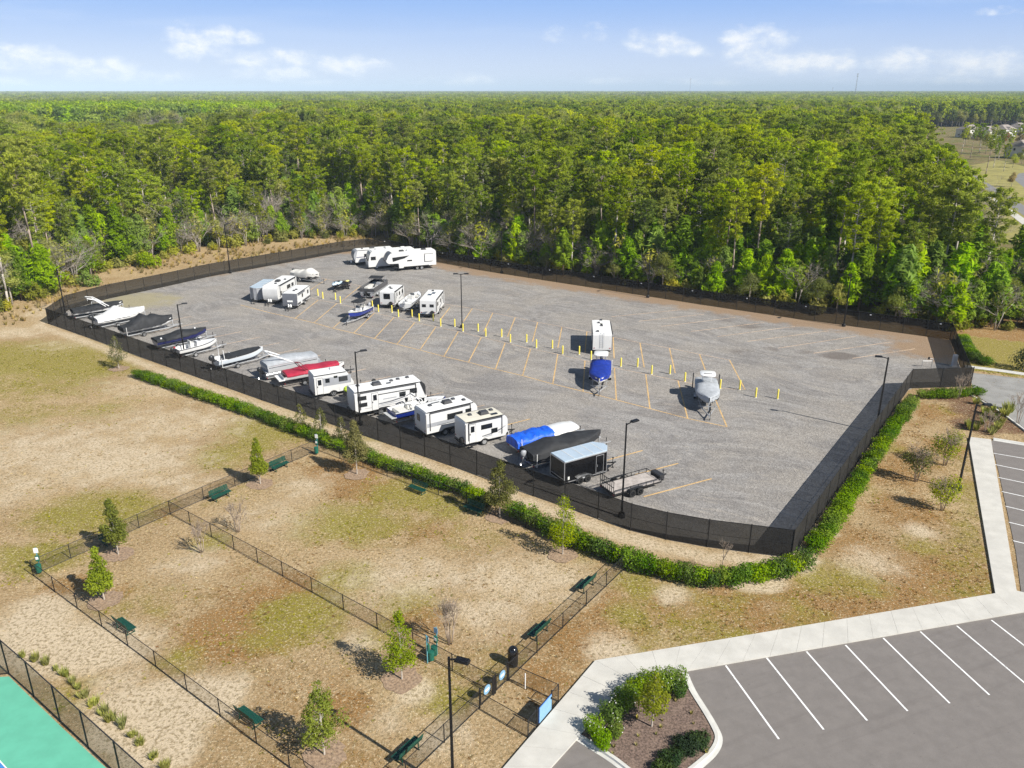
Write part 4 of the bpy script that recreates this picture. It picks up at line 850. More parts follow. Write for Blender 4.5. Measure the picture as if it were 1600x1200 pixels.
# black enclosed cargo trailer
def cargo(name, label, loc, head, L, W, H, m, roofm, vn=.65, zf=.45, door=1, edge=None, axles=2, fend=None, tint=None):
    t = thing(name, label, 'trailer', (loc[0], loc[1], .004), math.radians(head)); edge = edge or alu
    plan = [(-L / 2, -W / 2), (L / 2 - vn, -W / 2), (L / 2, -.25), (L / 2, .25), (L / 2 - vn, W / 2), (-L / 2, W / 2)]
    MB().exz(plan, zf, H).build('body', m, t); rp = [(x * 1.004, y * 1.012) for x, y in plan]
    MB().loft([[(x, y, H - .01) for x, y in rp], [(x, y, H + .05) for x, y in rp], [(x * .985, y * .96, H + .07) for x, y in rp]]).build('roof', roofm, t)
    mb = MB()
    for (x, y) in plan: mb.beam((x * 1.003, y * 1.008, zf), (x * 1.003, y * 1.008, H), .07, .05)
    for a, b in zip(rp, rp[1:] + rp[:1]): mb.beam((a[0] * 1.003, a[1] * 1.008, H - .06), (b[0] * 1.003, b[1] * 1.008, H - .06), .03, .09).beam((a[0], a[1], zf + .04), (b[0], b[1], zf + .04), .03, .06)
    mb.build('edge_trim', edge, t); 
    for x in np.linspace(-L / 2 + L / 5, L / 2 - L / 5, 4): MB().beam((x, -W / 2 * .95, H + .085), (x, W / 2 * .95, H + .085), .05, .02).build('roof_bow', roof_w, t)
    o = MB().box((L / 2 - vn - .75, -W / 2 - .012, zf + .98), (.86, .024, 1.7)).build('door', edge, t); MB().box((L / 2 - vn - .75, -W / 2 - .028, zf + .98), (.76, .012, 1.6)).build('door_leaf', m, o); MB().box((L / 2 - vn - 1.05, -W / 2 - .05, zf + .85), (.05, .05, .2)).build('handle', edge, o)
    o = MB().box((-L / 2 - .012, 0, (zf + H) / 2), (.024, W - .16, H - zf - .25)).build('rear_door', m, t); MB().box((-L / 2 - .03, 0, zf + .35), (.02, W - .3, .05)).build('lock_bar', edge, o)
    xs = [-L * .1 - .4, -L * .1 + .4] if axles == 2 else [-L * .08]
    for s in (-1, 1):
        for x in xs: wheel(t, x, s * (W / 2 + .05), .66, .2, True)
        arc = [(xs[0] - .48, .36), (xs[0] - .40, .66), (xs[0], .80), (xs[-1], .80), (xs[-1] + .40, .66), (xs[-1] + .48, .36)]
        MB().loft([[(x, y, z) for x, z in arc] for y in (s * (W / 2 - .02), s * (W / 2 + .24))], closed=False).add([(x, s * (W / 2 + .01), z) for x, z in arc], [tuple(range(6))]).build('fender', fend or alu, t)
    MB().box((0, 0, zf - .08), (L - .3, W - .3, .14)).build('chassis', chassis, t); MB().box((-L / 2 + .45, -W / 2 - .01, zf + .4), (.18, .03, .28)).build('side_lamp', mat('lamp_white', (.7, .7, .65), .3), t)
    hitch(t, L / 2 - .1, zf, 1.2, False); return t
roof_sky = mat('roof_aluminium_sky_tint', (.50, .60, .68), .35, metal=.25, var=.05, vscale=1.5)  # bare metal roof, with the blue of the mirrored sky put into its base colour
hd_, L, W = 31, 5.2, 2.15; c = from_corner((4.55, 61.85), hd_, L, W)
cargo('cargo_trailer', 'glossy black enclosed cargo trailer with bare metal roof, beside the flatbed trailer', c, hd_, L, W, 2.5, mat('trailer_black_gloss', (.006, .006, .007), .22, spec=.25), roof_sky, fend=mat('tread_plate', (.55, .56, .57), .3, metal=.8))
# long black-covered boat
bt, st = boat('long boat wrapped in a black cover, beside the black cargo trailer', (4.9, 68.0), 30, 8.2, 2.55, hull_blk, .95, .62, cover=cov_blk, peaks=((.30, .75), (.62, .45)), drop=.42, axles=2, trm=galv, seed=4, sheer=.35,
              trlabel='trailer with tall white guide posts under the long black-covered boat'); outboard(bt, -4.15, 1.15, m=eng_g, tilt=.1)
# blunt skiff, blue tarp aft, white fore deck
bt, st = boat('blunt white boat half wrapped in a crumpled blue tarp', (3.1, 71.0), 32, 7.2, 2.25, white, .65, .55, cover=cov_blu, peaks=((.12, .5), (.36, .62), (.55, .45)), drop=.45, s1=.58, crumple=.06, blunt=.74, sharp=4.5, seed=9, base=.42, sheer=.1, trlabel='galvanised trailer under the blue-tarped boat')
boat_cover(bt, st, white, ((.8, .36),), .10, .575, 1., 3, .34, 'fore_deck', .05)
# small white camper with tan roof
hd_, L, W = 30, 4.7, 2.25; c = from_corner((-4.5, 69.75), hd_, L, W)
camper('travel_trailer', 'small white camper with tan roof and dark awning window, right of the striped camper', c, hd_, L, W, 2.8, .55, 'nose', 1, wins=[(-.0, 1.95, 1.15, .42), (.85, 1.35, .62, .42)], door=-1.55, roof=roof_t, ac=.25, vents=[(-1.1, .3), (1.3, .4)], skylight=[(1.1, -.6, .7, .35)], spare=True, rearw=(), ax=-.25,
       decal=(.7, 1.25, .8), stripes=[(.6, 1.02, 2.0, .035, lgrey_p)], rearpanel=(mat('rear_grey', (.52, .52, .51), .5), 1.75, 1.5))
# striped camper
hd_, L, W = 33, 5.9, 2.45; c = from_corner((-8.5, 71.95), hd_, L, W)
camper('travel_trailer', 'white camper with grey side stripes between the ski boat and the small tan-roofed camper', c, hd_, L, W, 2.9, .62, 'nose', 2, wins=[(.35, 1.95, 1.7, .55), (1.9, 2.05, .6, .5)], rearw=[(.35, 1.95, .55, .65)], ac=.1, vents=[(-1.7, .2), (1.1, .5), (1.9, -.3)], skylight=[(-.9, .6, .9, .16)],
       stripes=[(-.3, 1.48, 5.0, .42, lgrey_p), (.2, 1.34, 3.8, .04, trim), (.3, 1.2, 3.2, .04, trim)])
# ski boat with tower
bt, st = boat('white and blue ski boat with open bow and white tower', (-9.9, 78.0), 34, 6.3, 2.4, hull_blu, .85, .55, lower=white, deck=white, trm=galv, sharp=2.6, blunt=.1, seed=2, posts=False, trlabel='trailer under the white and blue ski boat', group=None)
tower(bt, -.1, 1.1, gz(st, .5), 1.15, -.55, white); MB().box((-2.1, 0, 1.2), (1.0, 1.8, .35)).box((-.9, .55, 1.2), (.5, .5, .55)).box((-.9, -.55, 1.2), (.5, .5, .55)).build('seat', vinyl, bt)
MB().loft([[(.55, -1.0, 1.45), (.75, -.95, 1.42)], [(.25, -.9, 1.9), (.3, -.9, 1.9)], ], closed=False).beam((.3, -.95, 1.62), (.95, -.4, 1.62), .03, .42).beam((.95, .4, 1.62), (.3, .95, 1.62), .03, .42).build('windscreen', glass, bt); MB().box((-3.35, 0, .95), (.6, 2.0, .08)).build('swim_platform', mat('platform_grey', (.45, .46, .46), .6), bt); MB().lathe([(.04, 0), (.17, .02), (.17, .05), (.04, .06)], c=(-.35, -.5, 1.6), n=10).build('steering_wheel', trim, bt)
# the longest camper of the near row
hd_, L, W = 28, 8.0, 2.5; c = from_corner((-16.5, 77.2), hd_, L, W)
camper('travel_trailer', 'longest white camper of the near row, dark front cap and two stacked bunk windows', c, hd_, L, W, 3.0, .68, 'nose', 2, wins=[(-3.15, 2.25, .9, .38), (-3.1, 1.5, .9, .38), (1.35, 1.95, .65, .45), (2.6, 2.1, .75, .5), (1.75, 1.2, .28, .42)], door=-1.75, ac=-1.1, vents=[(-3.0, .5), (.7, .3), (2.6, .5), (1.5, .45)], cap=trim, ax=-.75, decal=(.4, 1.55, 1.2),
       stripes=[(-.2, 1.02, 5.5, .03, grey_p), (.5, 2.35, 4.5, .10, trim), (-.1, 1.75, 1.5, .10, lgrey_p)], skylight=[(.2, -.2, .5, .3)], tanks=True)
# low grey trailer squeezed between two campers
t = thing('small_trailer', 'low light-grey trailer with an upright spare wheel and yellow-green bag, between two campers', 'trailer', (-16.9, 83.6, .004), math.radians(30))
MB().box((0, 0, .85), (3.2, 1.7, .7), tx=.96, ty=.9).build('body', lgrey_p, t); MB().box((0, 0, 1.24), (3.15, 1.6, .08), tx=.96, ty=.96).build('lid', mat('lid_grey', (.5, .51, .53), .5), t); MB().box((0, 0, .45), (3.0, 1.5, .12)).build('chassis', chassis, t)
for s in (-1, 1): wheel(t, -.2, s * .88, .62, .2)
o = obj('spare_wheel', tyre_me, t, (1.5, .2, 1.55), .6, (.75, .2, .75)); obj('rim', rim_b, o); hitch(t, 1.6, .45, 1.3, False)
MB().lathe([(.05, 0), (.42, .03), (.48, .22), (.36, .45), (.1, .55)], c=(-1.75, -.35, 1.28), n=11).build('bag', mat('bag_lime', (.48, .62, .04), .6, bump=.8, bscale=6), t, True); MB().box((-1.9, -.3, 1.0), (.5, .9, .5)).build('rack', chassis, t)
# grey-sided camper
hd_, L, W = 28, 4.6, 2.3; c = from_corner((-22.1, 83.0), hd_, L, W)
cg = camper('travel_trailer', 'small white camper with grey side panel, beside the red-covered boat', c, hd_, L, W, 2.75, .5, 'slant', 1, wins=[(-.75, 2.0, .42, .42), (1.05, 1.95, .95, .5), (.2, 2.3, .35, .18)], door=-1.65, ac=None, vents=[], stripes=[(.35, 1.85, 3.2, .95, lgrey_p)], ax=-.15, wd=.8, skylight=[], awning=False, tanks=False)
MB().box((.3, .2, 2.9), (.7, .6, .22), tx=.8, ty=.8).build('air_conditioner', roof_w, cg)
# red covered boat
bt, st = boat('white boat under a bright red fitted cover', (-23.8, 89.5), 31, 7.6, 2.45, white, .8, .6, lower=hull_red, cover=cov_red, peaks=((.42, .5), (.75, .3)), drop=.12, axles=2, trm=chassis, seed=6, blunt=.12, s0=.06, s1=.9, posts=False, trlabel='black trailer under the red-covered boat')
MB().box((-4.0, 0, .95), (.7, 2.1, .12)).build('swim_platform', white, bt); tower(bt, -1.0, 1.12, gz(st, .35), .9, -.9, mat('tower_maroon', (.16, .02, .03), .4), .045, False)
# pontoon boat with grey cover and white arch
hd_ = 37; t = thing('pontoon_boat', 'pontoon boat with grey tarpaulin cover and slanted white arch', 'boat', (-27.0, 91.9, .004), math.radians(hd_)); L, W = 7.2, 2.5
for s in (-1, 1):
    MB().loft([[(x, s * .85 + r * math.cos(a), .72 + zo + r * math.sin(a)) for a in np.linspace(0, 2 * math.pi, 12, endpoint=False)] for x, r, zo in ((-L / 2, .30, 0), (L / 2 - .9, .32, 0), (L / 2 - .35, .24, .05), (L / 2, .05, .2))]).build('pontoon', alu, t, True)
    o = MB().box((-.2, s * W / 2, 1.45), (L - .9, .05, .72)).build('side_panel', hull_slv, t); MB().box((-.2, s * (W / 2 + .03), 1.62), (L - 1.1, .012, .07)).build('stripe', trim, o)
    MB().beam((-.2 - (L - .9) / 2, s * W / 2, 1.84), (-.2 + (L - .9) / 2, s * W / 2, 1.84), .05, .05).build('rail', alu, t)
MB().box((0, 0, 1.06), (L, W, .08)).build('deck', lgrey_p, t); MB().box((-L / 2 + .28, 0, 1.45), (.05, W, .72)).box((L / 2 - .75, 0, 1.45), (.05, W, .72)).build('end_panel', hull_slv, t)
rings = []
for i, x in enumerate(np.linspace(-L / 2 + .2, L / 2 - .6, 16)):
    hb = W / 2 + .04; u = i / 15; hc = .25 + .35 * math.sin(math.pi * min(1, u * 1.15)) ; rings.append([(x, -hb * math.cos(math.pi * j / 10) if 0 < j < 10 else (-hb if j == 0 else hb), 1.86 + hc * math.sin(math.pi * j / 10) ** .7 - (.3 if j in (0, 10) else 0) + RNG.normal(0, .012)) for j in range(11)])
MB().loft(rings, closed=False).add(rings[-1], [tuple(range(11))]).add(rings[0], [tuple(range(11))]).build('cover', cov_gry, t, True)
MB().path([(-.3, -1.2, 1.85), (-2.4, -1.1, 3.0), (-2.9, -.85, 3.2), (-2.9, .85, 3.2), (-2.4, 1.1, 3.0), (-.3, 1.2, 1.85)], .085, 8).build('arch', white, t, True); outboard(t, -L / 2 - .05, 1.0, m=eng)
boat_trailer('trailer under the grey-covered pontoon boat', (-27.0, 91.9), hd_, 7.2, 2.4, galv, 2, False, zc=.36)
# bay boat with black cover and white rim
bt, st = boat('pale hulled bay boat with a flat black cover and black outboard', (-34.4, 95.2), 44, 6.3, 2.3, hull_ice, .85, .55, deck=white, cover=cov_blk, peaks=((.3, .2),), drop=.0, motor=eng, tilt=.0, s0=.18, s1=.93, seed=8, band=white, base=.10, trlabel='galvanised trailer with white guide posts under the pale bay boat', msc=1.2); MB().beam((-.9, -1.1, 1.5), (-.9, 1.1, 1.6), .06, .05).build('cover_strap', white, bt)
MB().path([(-2.3, .8, 1.4), (-2.3, .8, 2.6), (-1.9, .6, 2.9)], .03, 5).path([(-2.3, -.8, 1.4), (-2.4, -.8, 2.6)], .05, 5).build('antenna', white, bt)
# small white centre console
bt, st = boat('small open white boat with a red-marked outboard', (-41.4, 99.5), 46, 5.4, 2.1, white, .75, .55, deck=white, motor=eng, tilt=-.5, posts=False, seed=3, trlabel='trailer under the small open white boat'); console(bt, .2, 1.0)
o = MB().box((-2.95, 0, 1.55), (.22, .3, .12)).build('motor_band', mat('motor_red', (.45, .02, .03), .4), bt)
# navy boat, black cover
bt, st = boat('navy blue boat with a peaked black cover', (-45.0, 103.4), 43, 7.0, 2.4, hull_nav, .85, .62, cover=cov_blk, peaks=((.5, .62), (.15, .2)), drop=.15, seed=12, trm=galv, posts=False, trlabel='galvanised trailer under the navy blue boat'); MB().box((-.3, 0, .62), (6, .5, .08)).build('keel_stripe', white, bt)
MB().box((2.1, .3, 1.95), (.2, .2, .16)).box((-2.9, -.8, 1.72), (.2, .2, .16)).build('cover_vent', white, bt)
# boat under a tall black tarpaulin
bt, st = boat('boat hidden under a tall draped black tarpaulin', (-52.0, 109.0), 45, 7.2, 2.4, white, .85, .6, cover=cov_blk, peaks=((.40, 1.6), (.62, 1.2), (.9, .45)), drop=.38, seed=15, trlabel='galvanised trailer with guide posts under the black-tarped boat', base=.3)
# white boat under white wrap
bt, st = boat('white boat under a white cover with a black outboard', (-58.0, 113.7), 48, 7.2, 2.35, white, .95, .58, cover=mat('cover_white', (.68, .68, .67), .65, var=.06, vscale=2, bump=.5, bscale=5), peaks=((.42, 1.35), (.2, .4)), drop=.35, motor=eng, seed=18, sheer=.45, trlabel='trailer under the white-covered boat', posts=False, msc=1.2)
MB().path([(.1, -.4, 1.6), (.1, -.4, 3.4)], .02, 4).build('antenna', white, bt)
# black wake boat with tower
bt, st = boat('black and white wake boat with large white tower, in the left corner of the lot', (-63.7, 118.5), 40, 7.2, 2.45, white, .85, .58, lower=hull_blk, cover=cov_blk, peaks=((.45, .4),), drop=.32, axles=2, seed=21, posts=False, trlabel='tandem trailer under the black and white wake boat'); tower(bt, .9, 1.2, gz(st, .6), 1.5, -2.3, white, .07)

# ------------------------------------------------------------------ middle group
cargo('cargo_trailer', 'grey enclosed cargo trailer with bluish roof, leftmost of the middle group', (-41.5, 129.6), 264, 6.4, 2.25, 2.4, lgrey_p, roof_sky, axles=2)
camper('travel_trailer', 'white camper with rounded nose between the grey cargo trailer and the grey-fronted camper', (-38.5, 129.1), 262, 8.0, 2.5, 3.0, .68, 'nose', 2, wins=[], winsL=[(-2.2, 2.0, .8, .5), (-.6, 2.0, 1.3, .55), (2.6, 1.6, .4, .6)], ac=.6, vents=[(2.2, .3), (-.9, .6)], awn_side='L', decal=(.5, 1.5, 1.2), stripes=[(0, 1.2, 6.5, .05, grey_p)])
cg = camper('travel_trailer', 'low camper with slate-grey front and dark lower skirt, right of the rounded white camper', (-34.75, 125.0), 264, 5.9, 2.4, 2.55, .6, 'flat', 1, winsL=[(-1.9, 1.8, .5, .5), (.6, 1.8, .45, .5)], vents=[(1.2, .1), (.4, .2)], cap=grey_p, stripes=[(0, .85, 5.6, .35, mat('skirt_dark', (.07, .07, .075), .5)), (1.0, 2.3, 3.2, .35, grey_p)], awning=False)
o = MB().box((2.99, 0, 1.35), (.02, .9, .28)).build('placard', mat('plate_white', (.8, .8, .78), .5), cg)
bt, st = boat('boat under a cream peaked cover behind the middle campers', (-37.2, 142.0), -32, 6.2, 2.4, mat('hull_dark_grey', (.12, .12, .125), .4), .8, .65, cover=cov_wht, peaks=((.62, .95), (.3, .5)), drop=.5, motor=eng, seed=25, trlabel='trailer under the cream-covered boat', posts=False, base=.3)
def jetski(label, loc, head, body, seat, top, z0=.55):
    t = thing('jet_ski', label, 'jet ski', (loc[0], loc[1], .004), math.radians(head), 'jet skis on one trailer'); st = hull_stations(3.1, 1.15, z0, .42, n=11, sharp=2.2, sheer=.15); boat_hull(t, st, body); boat_cover(t, st, top, ((.55, .42),), .03, 0, 1, 3, .15, 'deck')
    MB().loft([[(x, -.22, z), (x, -.15, z + .16), (x, .15, z + .16), (x, .22, z)] for x, z in ((-1.3, 1.15), (-.6, 1.2), (.1, 1.3))]).build('seat', seat, t); MB().path([(.45, -.38, 1.62), (.55, 0, 1.58), (.45, .38, 1.62)], .03, 5).tube((.55, 0, 1.3), (.52, 0, 1.58), .06).build('handlebar', trim, t)
jetski('light blue and white jet ski, left of two on one trailer', (-30.6, 135.6), 258, hull_blk, trim, mat('deck_sky', (.50, .62, .72), .4)); jetski('black jet ski with yellow deck, right of two on one trailer', (-29.1, 136.0), 258, hull_blk, mat('seat_yellow', (.75, .68, .25), .5), hull_blk)
boat_trailer('low trailer carrying two jet skis', (-29.85, 135.8), 258, 3.0, 2.6, chassis, 1, False, zc=.40)
# blue boat with black bimini
bt, st = boat('small blue and white boat with a black canopy, bow towards the near lane', (-23.2, 116.5), 249, 5.6, 2.1, hull_blu, .8, .55, deck=white, motor=eng_g, posts=True, seed=28, trlabel='white trailer under the small blue and white boat'); console(bt, 0, 1.0); ttop(bt, -.2, 1.35, 2.75, 2.3, 1.8, cov_blk, trim); MB().box((1.5, 0, 1.4), (.9, .9, .3), tx=.8).build('bow_seat', vinyl, bt)
# dark pontoon boat
t = thing('pontoon_boat', 'dark grey open pontoon boat left of the small boxy camper', 'boat', (-23.4, 132.3, .004), math.radians(78)); L, W = 7.0, 2.5
for s in (-1, 1):
    MB().loft([[(x, s * .85 + r * math.cos(a), .74 + zo + r * math.sin(a)) for a in np.linspace(0, 2 * math.pi, 10, endpoint=False)] for x, r, zo in ((-L / 2, .30, 0), (L / 2 - .9, .32, 0), (L / 2, .05, .2))]).build('pontoon', alu, t, True); MB().box((-.1, s * W / 2, 1.48), (L - .6, .06, .8)).build('side_panel', mat('panel_charcoal', (.07, .07, .075), .35), t); MB().box((.3, s * .8, 1.3), (4.2, .65, .45)).build('seat', vinyl, t)
MB().box((0, 0, 1.06), (L, W, .08)).build('deck', lgrey_p, t); MB().box((-L / 2 + .2, 0, 1.4), (.06, W, .6)).box((L / 2 - .4, 0, 1.48), (.06, W, .8)).build('end_panel', mat('panel_charcoal', (.07, .07, .075), .35), t); MB().box((.4, -.6, 1.6), (.6, .6, .8)).build('console', lgrey_p, t)
MB().loft([[(x, y, 2.55 + .14 * math.cos((x - 1.6) * 1.2) + z) for y in np.linspace(-1.2, 1.2, 7)] for x, z in ((.4, 0), (1.0, .05), (1.6, .08), (2.2, .05), (2.8, 0))], closed=False).build('canopy', cov_blk, t, True); MB().path([(1.6, -1.22, 1.85), (.5, -1.2, 2.6)], .025).path([(1.6, -1.22, 1.85), (2.7, -1.2, 2.6)], .025).path([(1.6, 1.22, 1.85), (.5, 1.2, 2.6)], .025).path([(1.6, 1.22, 1.85), (2.7, 1.2, 2.6)], .025).build('canopy_frame', alu, t)
outboard(t, -L / 2 - .05, 1.05, m=eng); boat_trailer('trailer under the dark grey pontoon boat', (-23.4, 132.3), 78, 7.0, 2.4, galv, 2, False, zc=.38)
camper('travel_trailer', 'boxy white camper with a square rear window and spare wheel, middle of the bollard row', (-19.35, 125.2), 80, 5.3, 2.35, 2.75, .6, 'nose', 1, rearw=[(0, 2.0, 1.0, .8)], wins=[(.2, 1.9, .6, .5), (1.7, 1.9, .6, .5)], door=-1.2, decal=(.9, 1.4, .8), vents=[(0, .3)], spare=True, skylight=[(-.6, -.1, .5, .45)])
bt, st = boat('open white centre console between two white campers', (-16.0, 123.8), 78, 7.0, 2.4, white, .85, .58, deck=white, motor=eng_g, posts=False, seed=31, trlabel='trailer under the open white centre console'); console(bt, .1, 1.05); MB().box((1.9, 0, 1.35), (1.0, 1.2, .3), ty=.8).build('bow_seat', vinyl, bt)
camper('travel_trailer', 'white camper with two small rear windows, rightmost at the left bollards', (-12.4, 120.4), 84, 6.9, 2.45, 2.85, .6, 'nose', 2, rearw=[(.6, 1.95, .55, .38), (-.6, 1.95, .55, .38)], wins=[(-1.9, 1.9, .7, .5), (.2, 1.9, .6, .5)], door=1.6, vents=[(2.1, .3)], skylight=[(-.4, .3, .8, .6), (.7, -.1, .9, .5)], spare=True, decal=(.2, 1.3, 1.1))

# ------------------------------------------------------------------ right of the bollards
camper('travel_trailer', 'white camper with rear ladder standing alone behind the blue-covered boat', (12.05, 102.7), 86, 7.2, 2.45, 2.8, .62, 'nose', 2, vents=[(-2.5, .6), (.2, 0), (1.6, .35), (3.0, 0)], skylight=[(1.0, 0, .5, .3)], ladder=True, wins=[(0, 1.9, 1.2, .5)], winsL=[(0, 1.9, 1.0, .5)], stripes=[(0, 1.2, 6, .06, trim)])
bt, st = boat('boat under a royal blue cover with a white hard top', (10.45, 88.7), 262, 7.2, 2.5, white, .85, .62, cover=cov_nav, peaks=((.30, .85), (.5, .55)), drop=.35, motor=eng, posts=True, seed=34, s1=.99, trlabel='galvanised trailer under the blue-covered boat', hitchlen=1.3); ttop(bt, -1.9, 1.6, 2.95, 2.0, 1.7)
bt, st = boat('boat under a pale grey cover with a white hard top, right of the blue-covered boat', (21.65, 82.2), 260, 7.0, 2.55, cov_gry, .9, .62, cover=cov_gry, peaks=((.45, .6), (.2, .25)), drop=.4, motor=eng, posts=False, seed=37, trlabel='grey trailer under the pale grey boat cover', hitchlen=2.0); ttop(bt, -1.3, 1.6, 2.9, 1.9, 1.7, white, white)
for s in (-1, 1): MB().tube((-3.1, s * 1.45, .5), (-3.1, s * 1.45, 2.3), .06, n=6).build('guide_post', chassis, bt)
MB().box((-1.0, 0, 3.03), (.08, .9, .04)).build('top_hatch', trim, bt)

# ------------------------------------------------------------------ far back group
camper('travel_trailer', 'white camper with silver rounded front, behind the motorhome at the back fence', (-28.0, 158.2), 203, 8.0, 2.45, 2.95, .6, 'bull', 2, winsL=[(1.5, 1.9, .8, .5), (-1.5, 1.9, 1.2, .5)], cap=lgrey_p, ac=0, vents=[(2, 0), (-2.5, .3)], awning=False, stripes=[(.5, 1.6, 6, .12, hull_nav)])
def bus(label, loc, head, L, W, H, name='motorhome'):
    t = thing(name, label, 'motorhome', (loc[0], loc[1], .004), math.radians(head)); z0 = .45
    pr = [(-L / 2, z0), (L / 2 - .05, z0), (L / 2, z0 + .5), (L / 2 - .02, z0 + 1.1), (L / 2 - .35, H - .55), (L / 2 - .6, H - .1), (L / 2 - .9, H), (-L / 2 + .1, H), (-L / 2, H - .15)]
    MB().exy(pr, -W / 2, W / 2).build('body', rv_white, t, True); MB().box((-.3, 0, H + .03), (L - 1.2, W - .05, .06)).build('roof', roof_w, t)
    o = MB().loft([[(L / 2 + .01, y, z0 + 1.1), (L / 2 - .16, y * .97, z0 + 1.75), (L / 2 - .325, y * .94, H - .6)] for y in (-W / 2 + .08, 0, W / 2 - .08)], closed=False).build('windscreen', mat('windscreen_teal', (.03, .07, .08), .08), t)
    for s in (-1, 1):
        sd = 'R' if s < 0 else 'L'
        for x in (L / 2 - 1.6, -L / 2 + 2.2): wheel(t, x, s * (W / 2 - .15), .9, .28)
        for x, w_ in ((L / 2 - 1.0, .9), (.8, 1.2), (-2.2, 1.0)): window(t, W, sd, x, 2.1, w_, .6)
        MB().box((L / 2 - .25, s * (W / 2 - .25), z0 + .55), (.3, .35, .2)).build('headlight', mat('lamp_white', (.7, .7, .65), .3), t); MB().beam((L / 2 - .1, s * (W / 2), 2.2), (L / 2 + .15, s * (W / 2 + .2), 2.1), .05, .05).box((L / 2 + .15, s * (W / 2 + .2), 1.9), (.1, .15, .4)).build('mirror', trim, t)
    for x in (-2.5, .5, 2.5): MB().box((x, 0, H + .2), (.9, .7, .28), tx=.8, ty=.8).build('air_conditioner', roof_w, t)
    MB().box((L / 2 - .02, 0, z0 + .12), (.12, W - .1, .22)).build('bumper', lgrey_p, t); MB().box((0, 0, z0 - .08), (L - .6, W - .4, .16)).build('chassis', chassis, t)
bus('white motorhome with teal windscreen, between the two campers at the back fence', (-23.9, 154.9), 203, 9.4, 2.5, 3.4)
# fifth-wheel / long camper, nearest of the back group
hd_, L, W, H, z0 = 203, 9.9, 2.5, 3.6, .75; t = thing('fifth_wheel_trailer', 'large white fifth-wheel camper with black swoosh windows, nearest at the back fence', 'camper', (-19.8, 152.3, .004), math.radians(hd_))
pr = [(-L / 2, z0), (L / 2 - 2.6, z0), (L / 2 - 2.4, 1.55), (L / 2 - .5, 1.6), (L / 2 - .1, 1.9), (L / 2, 2.2), (L / 2 - .45, H - .5), (L / 2 - .9, H - .05), (L / 2 - 1.2, H), (-L / 2 + .15, H), (-L / 2, H - .2)]
MB().exy(pr, -W / 2, W / 2).build('body', rv_white, t, True); MB().box((-.5, 0, H + .03), (L - 1.4, W - .04, .06)).build('roof', roof_w, t)
fp = [p for p in pr if p[0] > L / 2 - 1.25 and p[1] > 1.58]; MB().loft([[(x + .012, y, z + .004) for x, z in fp] for y in (-W / 2 - .004, W / 2 + .004)], closed=False).build('front_cap', grey_p, t, True)
for s in (-1, 1):
    y = s * (W / 2 + .012); n_ = 1 if s > 0 else -1
    MB().exy([(L / 2 - 1.3, 1.95), (L / 2 - 1.2, 2.75), (L / 2 - 4.6, 2.95), (L / 2 - 3.6, 2.45), (L / 2 - 2.8, 2.3)], y - .01, y + .01).build('window', glass, t); window(t, W, 'R' if s < 0 else 'L', L / 2 - 4.6, 1.95, .9, .18)
    o = MB().box((-L / 2 + 1.5, s * (W / 2 + .012), 2.3), (1.75, .024, 1.5)).build('slide_frame', trim, t); MB().box((-L / 2 + 1.5, s * (W / 2 + .1), 2.3), (1.6, .2, 1.36)).build('slide_out', rv_white, o)
    for x in (-L * .16 - .45, -L * .16 + .45): wheel(t, x, s * (W / 2 - .14), .76, .24)
    MB().tube((L / 2 - 2.2, s * .8, 0), (L / 2 - 2.2, s * .8, 1.6), .06, n=6).box((L / 2 - 2.2, s * .8, .02), (.3, .3, .04)).build('landing_leg', chassis, t); MB().box((L / 2 - 2.9, s * (W / 2 - .05), 1.0), (.9, .3, .7)).build('storage_box', rv_white, t)
MB().box((-.8, 0, z0 - .1), (L - 3, W - .5, .22)).build('chassis', chassis, t); MB().box((L / 2 - 1.2, 0, 1.45), (.5, .5, .25)).tube((L / 2 - 1.2, 0, .9), (L / 2 - 1.2, 0, 1.4), .08).build('kingpin', chassis, t)
for x, m_ in ((-2.8, chassis), (.2, roof_w), (1.6, chassis)): MB().box((x, .2, H + .18), (.9, .7, .26), tx=.8, ty=.8).build('air_conditioner', m_, t)
MB().box((0, 0, z0 + .06), (L - 3, W + .03, .1)).build('skirt', trim, t)

# ------------------------------------------------------------------ bollards, lamp posts, bins, benches
bol_y = mat('bollard_yellow', (.78, .66, .10), .45, var=.08, vscale=4, dirt=.2, dcol=(.4, .34, .12))
bol = MB().lathe([(.10, 0), (.10, 1.08), (.085, 1.16), (.04, 1.2)], n=10).mesh('post', bol_y, True); bolb = MB().lathe([(.16, 0), (.155, .03), (.10, .05)], n=10).mesh('footing', conc)
back_r = [(497,462.4),(524.5,468.4),(582,481),(612.5,488.6),(644,495.4),(677,502),(710.6,510.4),(747,518),(783.8,526.6),(822.8,535),(863,544.6),(905,554),(970,573),(996,573.5),(1046.6,584.6),(1125,607.6),(1155.6,609),(1214.7,623.4)]
front_r = [(504.7,467),(532,474),(591.4,487.5),(622.7,495.4),(655,501.8),(688.6,510),(723.4,518),(759,525.6),(797.4,535),(838,543.6),(879,553.4),(923.4,562),(1018,585),(1070,596.4),(1180.6,621)]
ordw = ['first', 'second', 'third', 'fourth', 'fifth', 'sixth', 'seventh', 'eighth', 'ninth', 'tenth', 'eleventh', 'twelfth', 'thirteenth', 'fourteenth', 'fifteenth', 'sixteenth', 'seventeenth', 'eighteenth']
for row, nm in ((back_r, 'farther'), (front_r, 'nearer')):
    for k, q in enumerate(row):
        b = thing('bollard', f'yellow bollard, {ordw[k]} from the left in the {nm} row', 'bollard', G(*q), 0, 'yellow bollards between the stall rows'); obj('post', bol, b); obj('footing', bolb, b)
lamp_g = mat('lamp_lens', (.5, .5, .48), .3)
